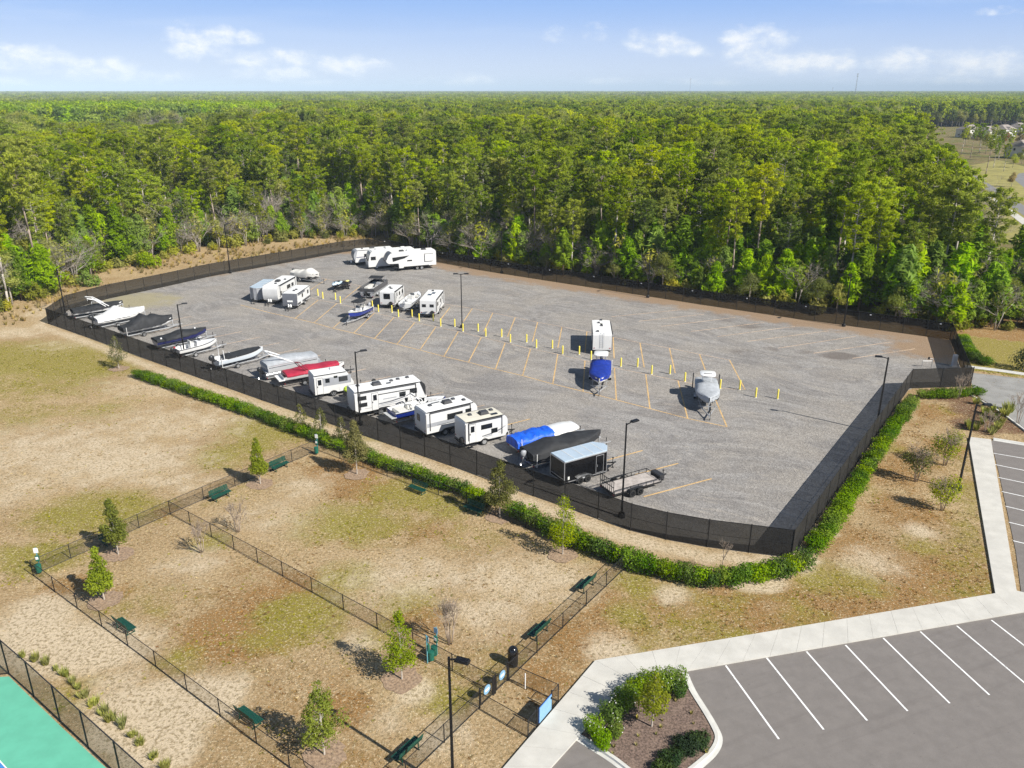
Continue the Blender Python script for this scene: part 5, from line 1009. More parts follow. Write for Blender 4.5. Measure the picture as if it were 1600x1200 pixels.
def lamp(base, label, h=8.0, heads=(0.,), arm=.55):
    p = G(*base) if not isinstance(base, Vector) else base; t = thing('lamp_post', label, 'lamp post', (p.x, p.y, 0), 0, 'dark square lamp posts')
    MB().box((0, 0, h / 2), (.15, .15, h), tx=.75, ty=.75).build('pole', blk, t); MB().lathe([(.28, -.05), (.28, .35), (.25, .4)], n=12).build('footing', conc if False else blk2, t)
    for a in heads:
        c, s = math.cos(a), math.sin(a); MB().beam((0, 0, h - .12), (c * arm, s * arm, h - .02), .07, .07).build('arm', blk, t)
        o = MB().box((c * (arm + .32), s * (arm + .32), h + .02), (.72, .36, .13), rz=a, tx=.85, ty=.8).build('lamp_head', blk, t); MB().box((c * (arm + .34), s * (arm + .34), h - .05), (.5, .26, .02), rz=a).build('lens', lamp_g, o)
lamp((289, 557), 'lamp post rising among the boats at the left end of the near fence', 7.0, (.5,)); lamp((563, 664), 'lamp post in front of the longest camper of the near row', 8.0, (.4,)); lamp((722, 512), 'lamp post with two heads among the yellow bollards', 8.0, (.05, math.pi + .05), .45)
lamp((971, 808), 'lamp post in front of the flatbed trailer', 8.3, (.6,)); lamp((1497, 765), 'leaning-looking lamp post by the shrubs on the right lawn', 8.0, (-.1,)); lamp((1368, 675), 'lamp post inside the grey right-hand fence', 8.0, (math.pi - .3,))
lamp((360, 427), 'lamp post at the back left fence beside the meadow', 9.2, (.9,)); lamp((103, 493), 'lamp post in the left corner of the lot', 7.4, (.9,)); lamp((784, 427), 'left lamp post along the far woods fence', 8.0, (-2.2,)); lamp((1012, 465), 'middle lamp post along the far woods fence', 7.6, (-2.2,)); lamp((1318, 510), 'right lamp post along the far woods fence', 7.8, (-2.2,))
lamp(Vector((-2.9, 29.8, 0)), 'nearest lamp post, beside the dog park pen', 8.2, (-.35,), .35)

ben = mat('bench_green', (.008, .06, .04), .45, var=.15, vscale=5)
def bench(base, rz, label):
    t = thing('park_bench', label, 'bench', G(*base) if not isinstance(base, Vector) else base, rz, 'green metal benches of the dog park')
    for k in range(5): MB().box((0, -.02 - k * .098, .45 - .006 * k), (1.8, .085, .025)).build('seat_slat', ben, t)
    for k in range(4): MB().box((0, .10 + .03 * k, .56 + k * .105), (1.8, .022, .09)).build('back_slat', ben, t)
    for s in (-.62, .62): MB().beam((s, .06, 0), (s, .06, .45), .05, .05).beam((s, -.40, 0), (s, -.36, .44), .05, .05).beam((s, .08, .43), (s, -.42, .42), .05, .04).beam((s, .04, .42), (s, .23, .95), .05, .03).beam((s, -.45, .02), (s, .15, .02), .05, .03).build('leg', ben, t)
aTL = math.atan2((Nc - Wc).y, (Nc - Wc).x); aLB = math.atan2((Sc - Wc).y, (Sc - Wc).x); aHG = math.atan2((Ec - Nc).y, (Ec - Nc).x); aRT = math.atan2((Ec - g1).y, (Ec - g1).x)
bench((436, 732), aTL, 'green bench nearest the pet station at the top of the dog park'); bench((344, 778), aTL, 'green bench by the dividing fence at the top left'); bench((176, 846), aTL, 'green bench half hidden behind a young tree on the left')
bench((655, 768), aHG, 'green bench at the hedge, left of two'); bench((742, 800), aHG, 'green bench at the hedge, beside the gap with a young tree')
bench((193, 986), aLB + math.pi, 'green bench at the lower left fence, near the sandy strip'); bench((387, 1130), aLB + math.pi, 'green bench at the lower left fence, next to the largest young tree')
bench((845, 993), aRT + math.pi, 'green bench at the right fence, next to the black litter bin'); bench((918, 920), aRT + math.pi, 'green bench at the right fence, nearest the hedge'); bench((640, 1182), aRT + math.pi, 'green bench at the bottom edge beside the lamp post')
binm = mat('bin_green', (.012, .11, .075), .5, var=.15, vscale=5); teal = mat('post_teal', (.10, .28, .32), .4)
def station(base, label, signs=('w',), rz=0.):
    t = thing('pet_waste_station', label, 'waste station', G(*base), rz, 'pet waste stations'); MB().beam((0, 0, 0), (0, 0, 2.0), .06, .06).build('post', teal, t); MB().lathe([(.02, .15), (.19, .15), (.21, .72), (.21, .74), (.02, .76)], c=(0, -.26, 0), n=14).build('bin', binm, t, True)
    MB().box((0, -.08, 1.15), (.24, .12, .42)).build('bag_dispenser', binm, t); MB().box((0, -.045, 1.78), (.30, .02, .38)).build('sign', mat('plate_white', (.8, .8, .78), .5) if signs[0] == 'w' else sign_b, t)
    MB().box((0, -.15, 1.2), (.18, .02, .2)).build('notice', mat('plate_white', (.8, .8, .78), .5), t)
station((497, 708), 'green pet waste station with white sign at the hedge corner', rz=-.3); station((64, 893), 'green pet waste station at the left corner of the dog park', rz=.2); station((668, 1036), 'teal pet waste station left of the dividing fence, nearer the young tree', 'b', 2.2); station((683, 1022), 'teal pet waste station on the far side of the dividing fence', 'b', -.6)
t = thing('litter_bin', 'black dome-topped litter bin by the pen gates', 'bin', G(801.5, 1039)); MB().lathe([(.02, 0), (.28, .0), (.31, .05), (.31, .85), (.29, .88)], n=20).build('body', mat('bin_black', (.01, .01, .011), .35), t, True)
MB().lathe([(.33, .86), (.335, .95), (.31, 1.12), (.23, 1.27), (.1, 1.36), (.01, 1.38)], n=20).build('dome_lid', mat('bin_black_gloss', (.008, .008, .009), .15, coat=.5), t, True); MB().box((0, -.31, 1.05), (.3, .06, .16)).build('flap', trim, t)

# ------------------------------------------------------------------ plants
bark = mat('pine_bark', (.30, .235, .19), .9, var=.3, vscale=1.2, bump=.5, bscale=8); bark_g = mat('grey_bark', (.42, .38, .33), .9, var=.25, vscale=1.5); bark_l = mat('pale_bark', (.42, .37, .31), .85, var=.2, vscale=3)
pine_l = leaf_mat('pine_needles', (.19, .25, .018), (.40, .45, .034), .52, .8); yp_l = leaf_mat('young_pine_needles', (.15, .25, .014), (.33, .46, .03), .50, .6); oak_l = leaf_mat('oak_leaves', (.20, .225, .05), (.38, .39, .10), .48, .8)
lime_l = leaf_mat('spring_leaves', (.20, .30, .02), (.36, .46, .035), .45, .6); hedge_l = leaf_mat('hedge_leaves', (.06, .13, .008), (.22, .32, .018), .38, .5, 1.2); park_l = leaf_mat('young_oak_leaves', (.15, .195, .012), (.35, .39, .03), .48, .3, .9)
olive_l = leaf_mat('olive_leaves', (.10, .105, .035), (.22, .21, .07), .3, .5, .9); twig_l = leaf_mat('bare_twigs', (.20, .17, .14), (.36, .32, .27), .0, .6); gold_l = leaf_mat('meadow_grass', (.24, .18, .06), (.46, .36, .16), .35, .9); tuft_l = leaf_mat('ornamental_grass', (.24, .25, .06), (.42, .42, .14), .4, .8)
shrub_l = leaf_mat('undergrowth_leaves', (.18, .20, .035), (.38, .37, .075), .45, 1.); flower_l = mat('petal_white', (.8, .8, .72), .6); darkshrub_l = leaf_mat('dark_shrub_leaves', (.025, .05, .018), (.07, .10, .03), .25, .5, 1.2)

def join(parts):
    """[(V, F, material)] -> one mesh of triangles"""
    mats_, Vs, Fs, Is = [], [], [], []; k = 0
    for V, F, m in parts:
        if F.shape[1] == 4: F = np.concatenate([F[:, [0, 1, 2]], F[:, [0, 2, 3]]])
        if m not in mats_: mats_.append(m)
        Vs.append(V); Fs.append(F + k); Is.append(np.full(len(F), mats_.index(m))); k += len(V)
    return np_mesh('plant', np.concatenate(Vs), np.concatenate(Fs), mats_, np.concatenate(Is))
def mb_np(mb):
    V = np.array(mb.v, float); F = []
    for f in mb.f:
        for i in range(1, len(f) - 1): F.append((f[0], f[i], f[i + 1]))
    return V, np.array(F, int)
def ell(n, r, rng, shell=.35):
    d = rng.normal(size=(n, 3)); d /= np.linalg.norm(d, axis=1)[:, None] + 1e-9
    return d * (rng.uniform(shell, 1, n) ** .5)[:, None] * np.asarray(r), d
def pine_parts(seed, H=20., cb=.52, wid=3.3, nb=30, per=24, size=.50, limb=True):
    r = np.random.default_rng(seed); tr = MB(); bend = r.normal(0, .012, 2); pts = [Vector((bend[0] * z * z / H + r.normal(0, .04), bend[1] * z * z / H + r.normal(0, .04), z)) for z in np.linspace(-.3, H * .97, 7)]
    for i in range(6): tr.tube(pts[i], pts[i + 1], .25 * H / 20 * (1 - i / 7.2), .25 * H / 20 * (1 - (i + 1) / 7.2), 6)
    def axis(z): k = max(0, min(5.999, (z + .3) / (H * .97 + .3) * 6)); i = int(k); return pts[i].lerp(pts[i + 1], k - i)
    C, N = [], []; lb = MB()
    for k in range(nb):
        u = (k + r.uniform(0, .8)) / nb; z = H * (cb + (1 - cb) * u); ln = wid * (.35 + .95 * math.sin(math.pi * min(1, .18 + .80 * (1 - u) ** .8))) * r.uniform(.6, 1.15) * (1 if u < .9 else .5); a = k * 2.399 + r.normal(0, .5); p0 = axis(z); rise = ln * r.uniform(.05, .45) * (.5 + u)
        tip = p0 + Vector((math.cos(a) * ln, math.sin(a) * ln, rise))
        if limb: lb.tube(p0, tip, .055, .02, 3)
        for q in range(2 + int(ln * .9)):
            f = r.uniform(.45, 1.05); c = p0.lerp(tip, f); rad = r.uniform(.32, .66) * (1.0 if u < .85 else .75); P_, D_ = ell(per, (rad, rad, rad * .55), r); C.append(P_ + np.array([c.x + r.normal(0, .3), c.y + r.normal(0, .3), c.z + r.normal(0, .15) + .15])); N.append(D_)
    P_, D_ = ell(per * 3, (.8, .8, 1.1), r); C.append(P_ + np.array(pts[-1])); N.append(D_)
    for q in range(r.integers(2, 7)):      # dead stubs below the crown
        z = H * r.uniform(.25, cb); a = r.uniform(0, 6.28); p0 = axis(z); tr.tube(p0, p0 + Vector((math.cos(a) * r.uniform(.4, 1.5), math.sin(a) * r.uniform(.4, 1.5), r.uniform(-.1, .4))), .035, .012, 3)
    C = np.concatenate(C); N = np.concatenate(N); L = tri_leaves(C, size, r, N * .8, 2.3, .55)
    tV, tF = mb_np(tr)
    if lb.v: lV, lF = mb_np(lb); tF = np.concatenate([tF, lF + len(tV)]); tV = np.concatenate([tV, lV])
    return (tV, tF), L
def bush_parts(seed, blobs, n, size, stems=3, quad=False, up=.35):
    """leafy plant made of overlapping uneven clumps: blobs = [(x, y, z, rx, ry, rz)]"""
    r = np.random.default_rng(seed); C, N = [], []; tot = sum(b[3] * b[4] for b in blobs)
    for b in blobs:
        k = max(8, int(n * b[3] * b[4] / tot)); P_, D_ = ell(k, b[3:6], r, .3); P_ = P_ * (1 + .22 * np.sin(P_[:, :1] * 5 + P_[:, 1:2] * 4 + seed)); C.append(P_ + np.array(b[:3])); N.append(D_)
    C = np.concatenate(C); N = np.concatenate(N); keep = C[:, 2] > .03; C, N = C[keep], N[keep]
    return quad_leaves(C, size, r, N, up) if quad else tri_leaves(C, size, r, N, 1.4, up)
def branchy(seed, H, spread=.5, stems=1, depth=4, r0=.1, fork=3, twist=.6):
    r = np.random.default_rng(seed); mb = MB()
    def grow(p, d, ln, rad, k):
        q = p + d * ln; mb.tube(p, q, rad, rad * .62, 4 if k > 2 else 3)
        if k == 0: return
        for i in range(fork + (r.random() < .4)):
            nd = (d + Vector(r.normal(0, spread, 3).tolist())).normalized(); nd.z = abs(nd.z) * .7 + .12; nd.normalize(); grow(p.lerp(q, r.uniform(.55, 1.)), nd, ln * r.uniform(.55, .85), rad * .55, k - 1)
    for s in range(stems):
        a = 6.28 * s / max(1, stems) + r.uniform(0, 1); d = Vector((math.cos(a) * (.18 if stems > 1 else .03), math.sin(a) * (.18 if stems > 1 else .03), 1)).normalized(); grow(Vector((math.cos(a) * .08 * (stems > 1), math.sin(a) * .08 * (stems > 1), -.1)), d, H * r.uniform(.36, .44), r0, depth)
    return mb_np(mb)

# ---- tall pines
PINES = []
for k, (H, cb, wd_) in enumerate([(20, .52, 2.3), (22, .58, 2.2), (18, .46, 2.4), (22, .64, 2.1), (19, .50, 2.6)]):
    (tV, tF), L = pine_parts(100 + k, H, cb, wd_, nb=44, per=20, size=.30); PINES.append((np_mesh('trunk', tV, tF, [bark if k % 2 else bark_g]), np_mesh('crown', *L, [pine_l]), join([(tV, tF, bark if k % 2 else bark_g), (*L, pine_l)]), H))
LODP = []
for k, (H, cb, wd_) in enumerate([(20, .38, 2.8), (19, .42, 3.0)]): (tV, tF), L = pine_parts(140 + k, H, cb, wd_, nb=24, per=8, size=.85, limb=False); LODP.append(join([(tV, tF, mat('dark_bark', (.15, .12, .10), .9)), (*L, pine_l)]))  # distant trunks wear a darker bark tone than the near pines
YOUNG = []
for k in range(4):
    r = np.random.default_rng(200 + k); H = 6.0 + k * .5; tr = MB().tube((0, 0, -.1), (0, 0, H * .93), .09, .03, 5); C, N = [], []
    for i in range(46):
        u = (i + r.random()) / 46; z = H * (.10 + .86 * u); ln = 1.75 * (1 - u) ** .8 * r.uniform(.35, 1.3) + .15; a = i * 2.4 + r.normal(0, .3); tip = np.array([math.cos(a) * ln, math.sin(a) * ln, z + ln * .55])
        for f in (.45, .75, 1.):
            c = np.array([0, 0, z]) * (1 - f) + tip * f; P_, D_ = ell(10, (.30, .30, .36), r); C.append(P_ + c); N.append(D_ + np.array([math.cos(a) * .5, math.sin(a) * .5, .6]))
    L = tri_leaves(np.concatenate(C), .33, r, np.concatenate(N), 2.6, .3); tV, tF = mb_np(tr); YOUNG.append((np_mesh('trunk', tV, tF, [bark]), np_mesh('crown', *L, [yp_l]), join([(tV, tF, bark), (*L, yp_l)])))
def broad(seed, H, m, tm, n=4600, size=.30, w_=1.):
    r = np.random.default_rng(seed); blobs = []; tr = MB().tube((0, 0, -.2), (0, 0, H * .5), .2 * H / 12, .1 * H / 12, 6)
    for i in range(15):
        a = r.uniform(0, 6.28); u = r.uniform(.25, .95); rr = H * .27 * math.sin(math.pi * min(1, .25 + u * .75)) * r.uniform(.3, 1.1) * w_; s = H * r.uniform(.09, .17); c = Vector((math.cos(a) * rr, math.sin(a) * rr, H * (.22 + .68 * u))); blobs.append((c.x, c.y, c.z, s * 1.1, s * 1.1, s * .8)); tr.tube((0, 0, H * r.uniform(.2, .5)), c, .06 * H / 12, .025, 4)
    L = bush_parts(seed, blobs, n, size); tV, tF = mb_np(tr); return np_mesh('trunk', tV, tF, [tm]), np_mesh('crown', *L, [m]), join([(tV, tF, tm), (*L, m)])
OAKS = [broad(300 + k, 11 + k, oak_l, bark_g) for k in range(3)]; LIME = [broad(320 + k, 15, lime_l, bark_g, 1600, .7) for k in range(2)]; GREYT = []
for k in range(3):
    V, F = branchy(340 + k, 11, .55, 1 + (k == 1), 5, .17, 3); GREYT.append(np_mesh('branches', V, F, [mat('bare_wood', (.37, .325, .28), .9, var=.2, vscale=1)]))
SHRUBS = [join([(*bush_parts(360 + k, [(0, 0, .8, 1.1, 1.0, .9), (.6, .3, .6, .8, .8, .6), (-.5, .4, 1.2, .7, .7, .7), (.1, -.5, 1.5, .5, .5, .7)], 420, .32), shrub_l)]) for k in range(3)]
SCRUB = []
for k in range(2): V, F = branchy(380 + k, 5.5, .6, 3, 4, .06, 3); SCRUB.append(join([(V, F, mat('bare_wood', (.36, .32, .275), .9)), (*bush_parts(385 + k, [(0, 0, 3.5, 1.2, 1.2, 1.8)], 130, .3), shrub_l)]))
def clump(seed, n, R_, size, per, m=None, h=19):
    r = np.random.default_rng(seed); parts = []
    for i in range(n):
        x, y = r.uniform(-R_, R_, 2); hh = h * r.uniform(.75, 1.1); P_, D_ = ell(per, (3.0, 3.0, 4.2), r, .5); parts.append((*tri_leaves(P_ + np.array([x, y, hh - 3.5]), size, r, D_, 1.4, .5), m or pine_l))
        P_, D_ = ell(per // 2, (2.2, 2.2, 4.), r, .5); parts.append((*tri_leaves(P_ + np.array([x, y, hh - 9.5]), size * 1.2, r, D_, 1.4, .5), m or pine_l))
    return join(parts)
CLUMP = [clump(400, 9, 9, 1.5, 60), clump(401, 9, 9, 1.5, 60, oak_l, 17)]; PATCH = [clump(410, 60, 38, 3.2, 26), clump(411, 60, 38, 3.2, 26, oak_l)]

KIND = bpy.data.collections.new('woodland_kinds'); klist = []
def addk(me):
    o = bpy.data.objects.new('kind_%02d' % len(klist), me); KIND.objects.link(o); klist.append(o); return len(klist) - 1
K_P = [addk(p_[2]) for p_ in PINES]; K_L = [addk(m_) for m_ in LODP]; K_Y = [addk(p_[2]) for p_ in YOUNG]; K_O = [addk(p_[2]) for p_ in OAKS]; K_M = [addk(p_[2]) for p_ in LIME]; K_G = [addk(m_) for m_ in GREYT]; K_S = [addk(m_) for m_ in SHRUBS]; K_X = [addk(m_) for m_ in SCRUB]; K_C = [addk(m_) for m_ in CLUMP]; K_T = [addk(m_) for m_ in PATCH]
r = np.random.default_rng(430); tuft = []
for k in range(2):
    n = 40; a = r.uniform(0, 6.28, n); l = r.uniform(.35, .9, n); b = np.stack([np.cos(a) * .12, np.sin(a) * .12, np.zeros(n)], 1); e = np.stack([np.cos(a) * l * .55, np.sin(a) * l * .55, l], 1); s_ = np.stack([-np.sin(a) * .05, np.cos(a) * .05, np.zeros(n)], 1)
    V = np.stack([b - s_, b + s_, e], 1).reshape(-1, 3); tuft.append((V, np.arange(3 * n).reshape(-1, 3)))
K_B = [addk(join([(*tuft[k], gold_l)])) for k in range(2)]

gn = bpy.data.node_groups.new('scatter_plants', 'GeometryNodeTree'); gn.interface.new_socket('Geometry', in_out='INPUT', socket_type='NodeSocketGeometry'); gn.interface.new_socket('Geometry', in_out='OUTPUT', socket_type='NodeSocketGeometry')
gi, go = gn.nodes.new('NodeGroupInput'), gn.nodes.new('NodeGroupOutput'); ci = gn.nodes.new('GeometryNodeCollectionInfo'); ci.inputs['Collection'].default_value = KIND; ci.inputs['Separate Children'].default_value = True; ci.inputs['Reset Children'].default_value = True
ip = gn.nodes.new('GeometryNodeInstanceOnPoints'); ip.inputs['Pick Instance'].default_value = True
def nattr(nm, ty): q = gn.nodes.new('GeometryNodeInputNamedAttribute'); q.data_type = ty; q.inputs['Name'].default_value = nm; return q.outputs['Attribute']
e2r = gn.nodes.new('FunctionNodeEulerToRotation'); gl = gn.links.new
gl(gi.outputs[0], ip.inputs['Points']); gl(ci.outputs[0], ip.inputs['Instance']); gl(nattr('kind', 'INT'), ip.inputs['Instance Index']); gl(nattr('turn', 'FLOAT_VECTOR'), e2r.inputs[0]); gl(e2r.outputs[0], ip.inputs['Rotation']); gl(nattr('size', 'FLOAT_VECTOR'), ip.inputs['Scale']); gl(ip.outputs[0], go.inputs[0])
def scatter(name, label, pts, kinds, sizes):
    n = len(pts); me = bpy.data.meshes.new(name); me.vertices.add(n); me.vertices.foreach_set('co', np.asarray(pts, np.float32).ravel()); rr = np.random.default_rng(n)
    at = me.attributes.new('kind', 'INT', 'POINT'); at.data.foreach_set('value', np.asarray(kinds, np.int32)); tn = np.zeros((n, 3), np.float32); tn[:, 2] = rr.uniform(0, 6.28, n); tn[:, :2] = rr.normal(0, .03, (n, 2))
    at = me.attributes.new('turn', 'FLOAT_VECTOR', 'POINT'); at.data.foreach_set('vector', tn.ravel()); sz = np.asarray(sizes, np.float32)
    if sz.ndim == 1: sz = np.stack([sz * rr.uniform(.88, 1.12, n), sz * rr.uniform(.88, 1.12, n), sz], 1).astype(np.float32)
    at = me.attributes.new('size', 'FLOAT_VECTOR', 'POINT'); at.data.foreach_set('vector', sz.ravel()); me.update()
    o = obj(name, me); md = o.modifiers.new('scatter', 'NODES'); md.node_group = gn; return tag(o, label, None, None, 'stuff')

# ---- where the woods stand
ED = np.array([(-900, 640), (-400, 560), (0, 497), (60, 472), (130, 440), (160, 428), (265, 403), (330, 393), (420, 381), (480, 374), (575, 371), (620, 380), (684, 400), (784, 417), (1094, 463), (1240, 485), (1484, 516), (1600, 517), (2000, 560)], float)
def pxs(X_, Y_):
    c, s = math.cos(PITCH), math.sin(PITCH); w_ = Y_ * c + CAMH * s; return 800 + FPX * X_ / w_, 600 - FPX * (Y_ * s - CAMH * c) / w_
def pxs_top(X_, Y_, h):
    c, s = math.cos(PITCH), math.sin(PITCH); w_ = Y_ * c - (h - CAMH) * s; return 600 - FPX * (Y_ * s + (h - CAMH) * c) / w_
def grid(x0, x1, y0, y1, step, jit, seed):
    r = np.random.default_rng(seed); X_, Y_ = np.meshgrid(np.arange(x0, x1, step), np.arange(y0, y1, step)); X_ = X_ + r.uniform(-jit, jit, X_.shape); Y_ = Y_ + r.uniform(-jit, jit, Y_.shape); return X_.ravel(), Y_.ravel(), r
def vnoise(X_, Y_, sc, seed):
    r = np.random.default_rng(seed); q = np.zeros_like(X_)
    for k in range(6): a = r.uniform(0, 6.28); f = sc * r.uniform(.6, 1.8); q += np.sin((X_ * math.cos(a) + Y_ * math.sin(a)) * f + r.uniform(0, 6.28))
    return q / 6
LOTA = [(q.x, q.y) for q in LOT]
def is_wood(X_, Y_, hh=23.):
    u, v = pxs(X_, Y_); e = np.interp(u, ED[:, 0], ED[:, 1]); ok_ = (v < e) & (np.abs(X_) < Y_ * .95 + 60) & ~inpoly(X_, Y_, LOTA) & (segdist(X_, Y_, LOT + LOT[:1]) > 2.2)
    ok_ &= ~((u > 1535) & (v > 196) & (v < 352) & (Y_ < 560)); vt = pxs_top(X_, Y_, hh); cv = np.interp(u, [1400, 1440, 1500, 1522, 1536], [150, 205, 232, 290, 372]); ok_ &= ~((vt < cv) & (v > 198) & (v < 470)); return ok_, u, v, e
tall, young, oaks, bare, pts, kinds, sizes = [], [], [], [], [], [], []
OUT = LOT + LOT[:1]
# tall pines in an open stand
X_, Y_, r = grid(-340, 340, 88, 340, 4.9, 2.3, 500); ok_, u, v, e = is_wood(X_, Y_); X_, Y_, u, v, e = (q[ok_] for q in (X_, Y_, u, v, e)); dep = segdist(X_, Y_, OUT); nz = vnoise(X_, Y_, .05, 7); rr = r.random(len(X_))
lim = np.where(u > 640, 8 + 5 * nz, 8 + 7 * nz) + np.where(u > 1440, 14, 0)
for i in range(len(X_)):
    if u[i] > 1545 and v[i] > 350: continue
    edge_ = (e[i] - v[i]) * .9 if u[i] < 640 else dep[i]
    if edge_ < lim[i] and rr[i] > .2: continue
    if edge_ < 60 and rr[i] > .86 + .3 * nz[i]: continue
    s_ = r.uniform(.56, 1.12) * (.86 if 40 < u[i] < 330 and Y_[i] > 200 else 1.)
    if rr[i] > .96: oaks.append((X_[i], Y_[i], r.uniform(.9, 1.5)))
    else: tall.append((X_[i], Y_[i], s_))
# lit middle storey of olive, grey and young pine between them
X_, Y_, r = grid(-260, 260, 88, 330, 3.4, 1.6, 503); ok_, u, v, e = is_wood(X_, Y_, 8.); dep = segdist(X_, Y_, OUT); nz = vnoise(X_, Y_, .07, 17); edge_ = np.where(u < 640, (e - v) * .9, dep); q_ = r.random(len(X_)); sel = ok_ & (edge_ < 170) & (edge_ > 2.5) & ~((u > 690) & (dep < 8)) & (np.abs(X_) < Y_ * .8)
for x, y, q, n_, uu, ed_ in zip(X_[sel], Y_[sel], q_[sel], nz[sel], u[sel], edge_[sel]):
    if uu > 1420 and ed_ < 40: (young if q < .78 else oaks).append((x, y, r.uniform(.8, 1.5) if q < .78 else r.uniform(.35, .6))); continue
    if uu > 930 and q < .55 and ed_ < 45: young.append((x, y, r.uniform(.9, 1.75))); continue
    if q > (.88 if ed_ < 50 else .42): continue
    k = q + .35 * n_; up_ = 1 + min(.45, ed_ * .006)
    if k < (.17 if uu > 640 else .13): bare.append((x, y, r.uniform(.5, .95) * up_))
    elif k < .42: oaks.append((x, y, r.uniform(.42, .85) * up_))
    else: young.append((x, y, r.uniform(.9, 1.6) * up_))
# dense young growth along the far fence
X_, Y_, r = grid(-30, 140, 92, 175, 2.3, 1.1, 505); ok_, u, v, e = is_wood(X_, Y_, 6.); dep = segdist(X_, Y_, OUT); nz = vnoise(X_, Y_, .12, 9); q_ = r.random(len(X_)); sel = ok_ & (dep < 9.5 + 4 * nz) & (u > 690) & (u < 1680) & (q_ < .66 + .25 * nz)
for x, y, q in zip(X_[sel], Y_[sel], q_[sel]): (young if q > .22 else oaks).append((x, y, r.uniform(.6, 1.35) if q > .22 else r.uniform(.3, .55)))
def visible(q): ux, vx = PX(q[0], q[1]); return -40 < ux < 1640
def split(lst, n):
    vis = sorted([q for q in lst if visible(q)], key=lambda q: q[1] + abs(q[0]) * .1); rest = [q for q in lst if not visible(q)]; return vis[:n], vis[n:] + rest
for q_, ks, base_h in ((tall, K_P, 1.), (young, K_Y, 1.), (oaks, K_O, 1.), (bare, K_G, 1.)): pass
tallN, tallF = split(tall, 300); youngN, youngF = split(young, 290); oaksN, oaksF = split(oaks, 180); bareN, bareF = split(bare, 150)
def where(x, y):
    ux, vx = PX(x, y)
    return 'left of the meadow' if ux < 340 else 'behind the far fence corner' if ux < 640 else 'behind the far fence, left half' if ux < 1000 else 'behind the far fence, right half' if ux < 1440 else 'behind the green lawn at the right edge'
def plant_tree(name, parts, q, label, cat, group, z=0.):
    t = thing(name, label, cat, (q[0], q[1], z), rnd.uniform(0, 6.28), group, (q[2] * rnd.uniform(.9, 1.1), q[2] * rnd.uniform(.9, 1.1), q[2]))
    for nm, me in parts: obj(nm, me, t)
    t.rotation_euler[0] = rnd.gauss(0, .02); t.rotation_euler[1] = rnd.gauss(0, .02); return t
def ordinal(n):
    tens = ['', '', 'twenty', 'thirty', 'forty', 'fifty', 'sixty', 'seventy', 'eighty']
    if n <= 18: return ordw[n - 1]
    if n == 19: return 'nineteenth'
    return tens[n // 10][:-1] + 'ieth' if n % 10 == 0 else tens[n // 10] + '-' + ordw[n % 10 - 1]
def front(lst, step, pref):
    b = {}
    for q in lst:
        k = int(PX(q[0], q[1])[0] // step)
        if k not in b or PX(q[0], q[1])[1] > PX(b[k][0], b[k][1])[1]: b[k] = q
    out = {}
    for i, k in enumerate(sorted(b)): out[b[k]] = pref + ', ' + ordinal(i + 1) + ' from the left along the edge'
    return out
fl = {}; fl.update(front(tallN, 34, 'front-row tall pine')); fl.update(front(youngN, 26, 'front-row young pine')); fl.update(front(oaksN, 40, 'foremost dull green broadleaf tree')); fl.update(front(bareN, 40, 'foremost leafless grey tree'))
for q in tallN: p_ = PINES[rnd.randrange(5)]; plant_tree('pine_tree', (('trunk', p_[0]), ('crown', p_[1])), q, fl.get(q, 'bare-trunked tall pine deeper in ' + where(*q[:2])), 'pine tree', 'tall pines in the woods ' + where(*q[:2]))
for q in youngN: p_ = YOUNG[rnd.randrange(4)]; plant_tree('young_pine', (('trunk', p_[0]), ('crown', p_[1])), q, fl.get(q, 'short bushy young pine, second row, ' + where(*q[:2])), 'pine tree', 'young pines ' + where(*q[:2]))
for q in oaksN: p_ = OAKS[rnd.randrange(3)]; plant_tree('broadleaf_tree', (('trunk', p_[0]), ('crown', p_[1])), q, fl.get(q, 'dull green broadleaf tree deeper in, ' + where(*q[:2])), 'tree', 'broadleaf trees ' + where(*q[:2]))
for q in bareN: plant_tree('bare_tree', (('branches', GREYT[rnd.randrange(3)]),), q, fl.get(q, 'leafless grey tree deeper in, ' + where(*q[:2])), 'tree', 'bare trees ' + where(*q[:2]))
for lst, ks in ((tallF, K_P), (youngF, K_Y), (oaksF, K_O), (bareF, K_G)):
    for q in lst: pts.append((q[0], q[1], 0)); kinds.append(ks[rnd.randrange(len(ks))]); sizes.append(q[2])
lx, ly = G(190, 395).x, 0
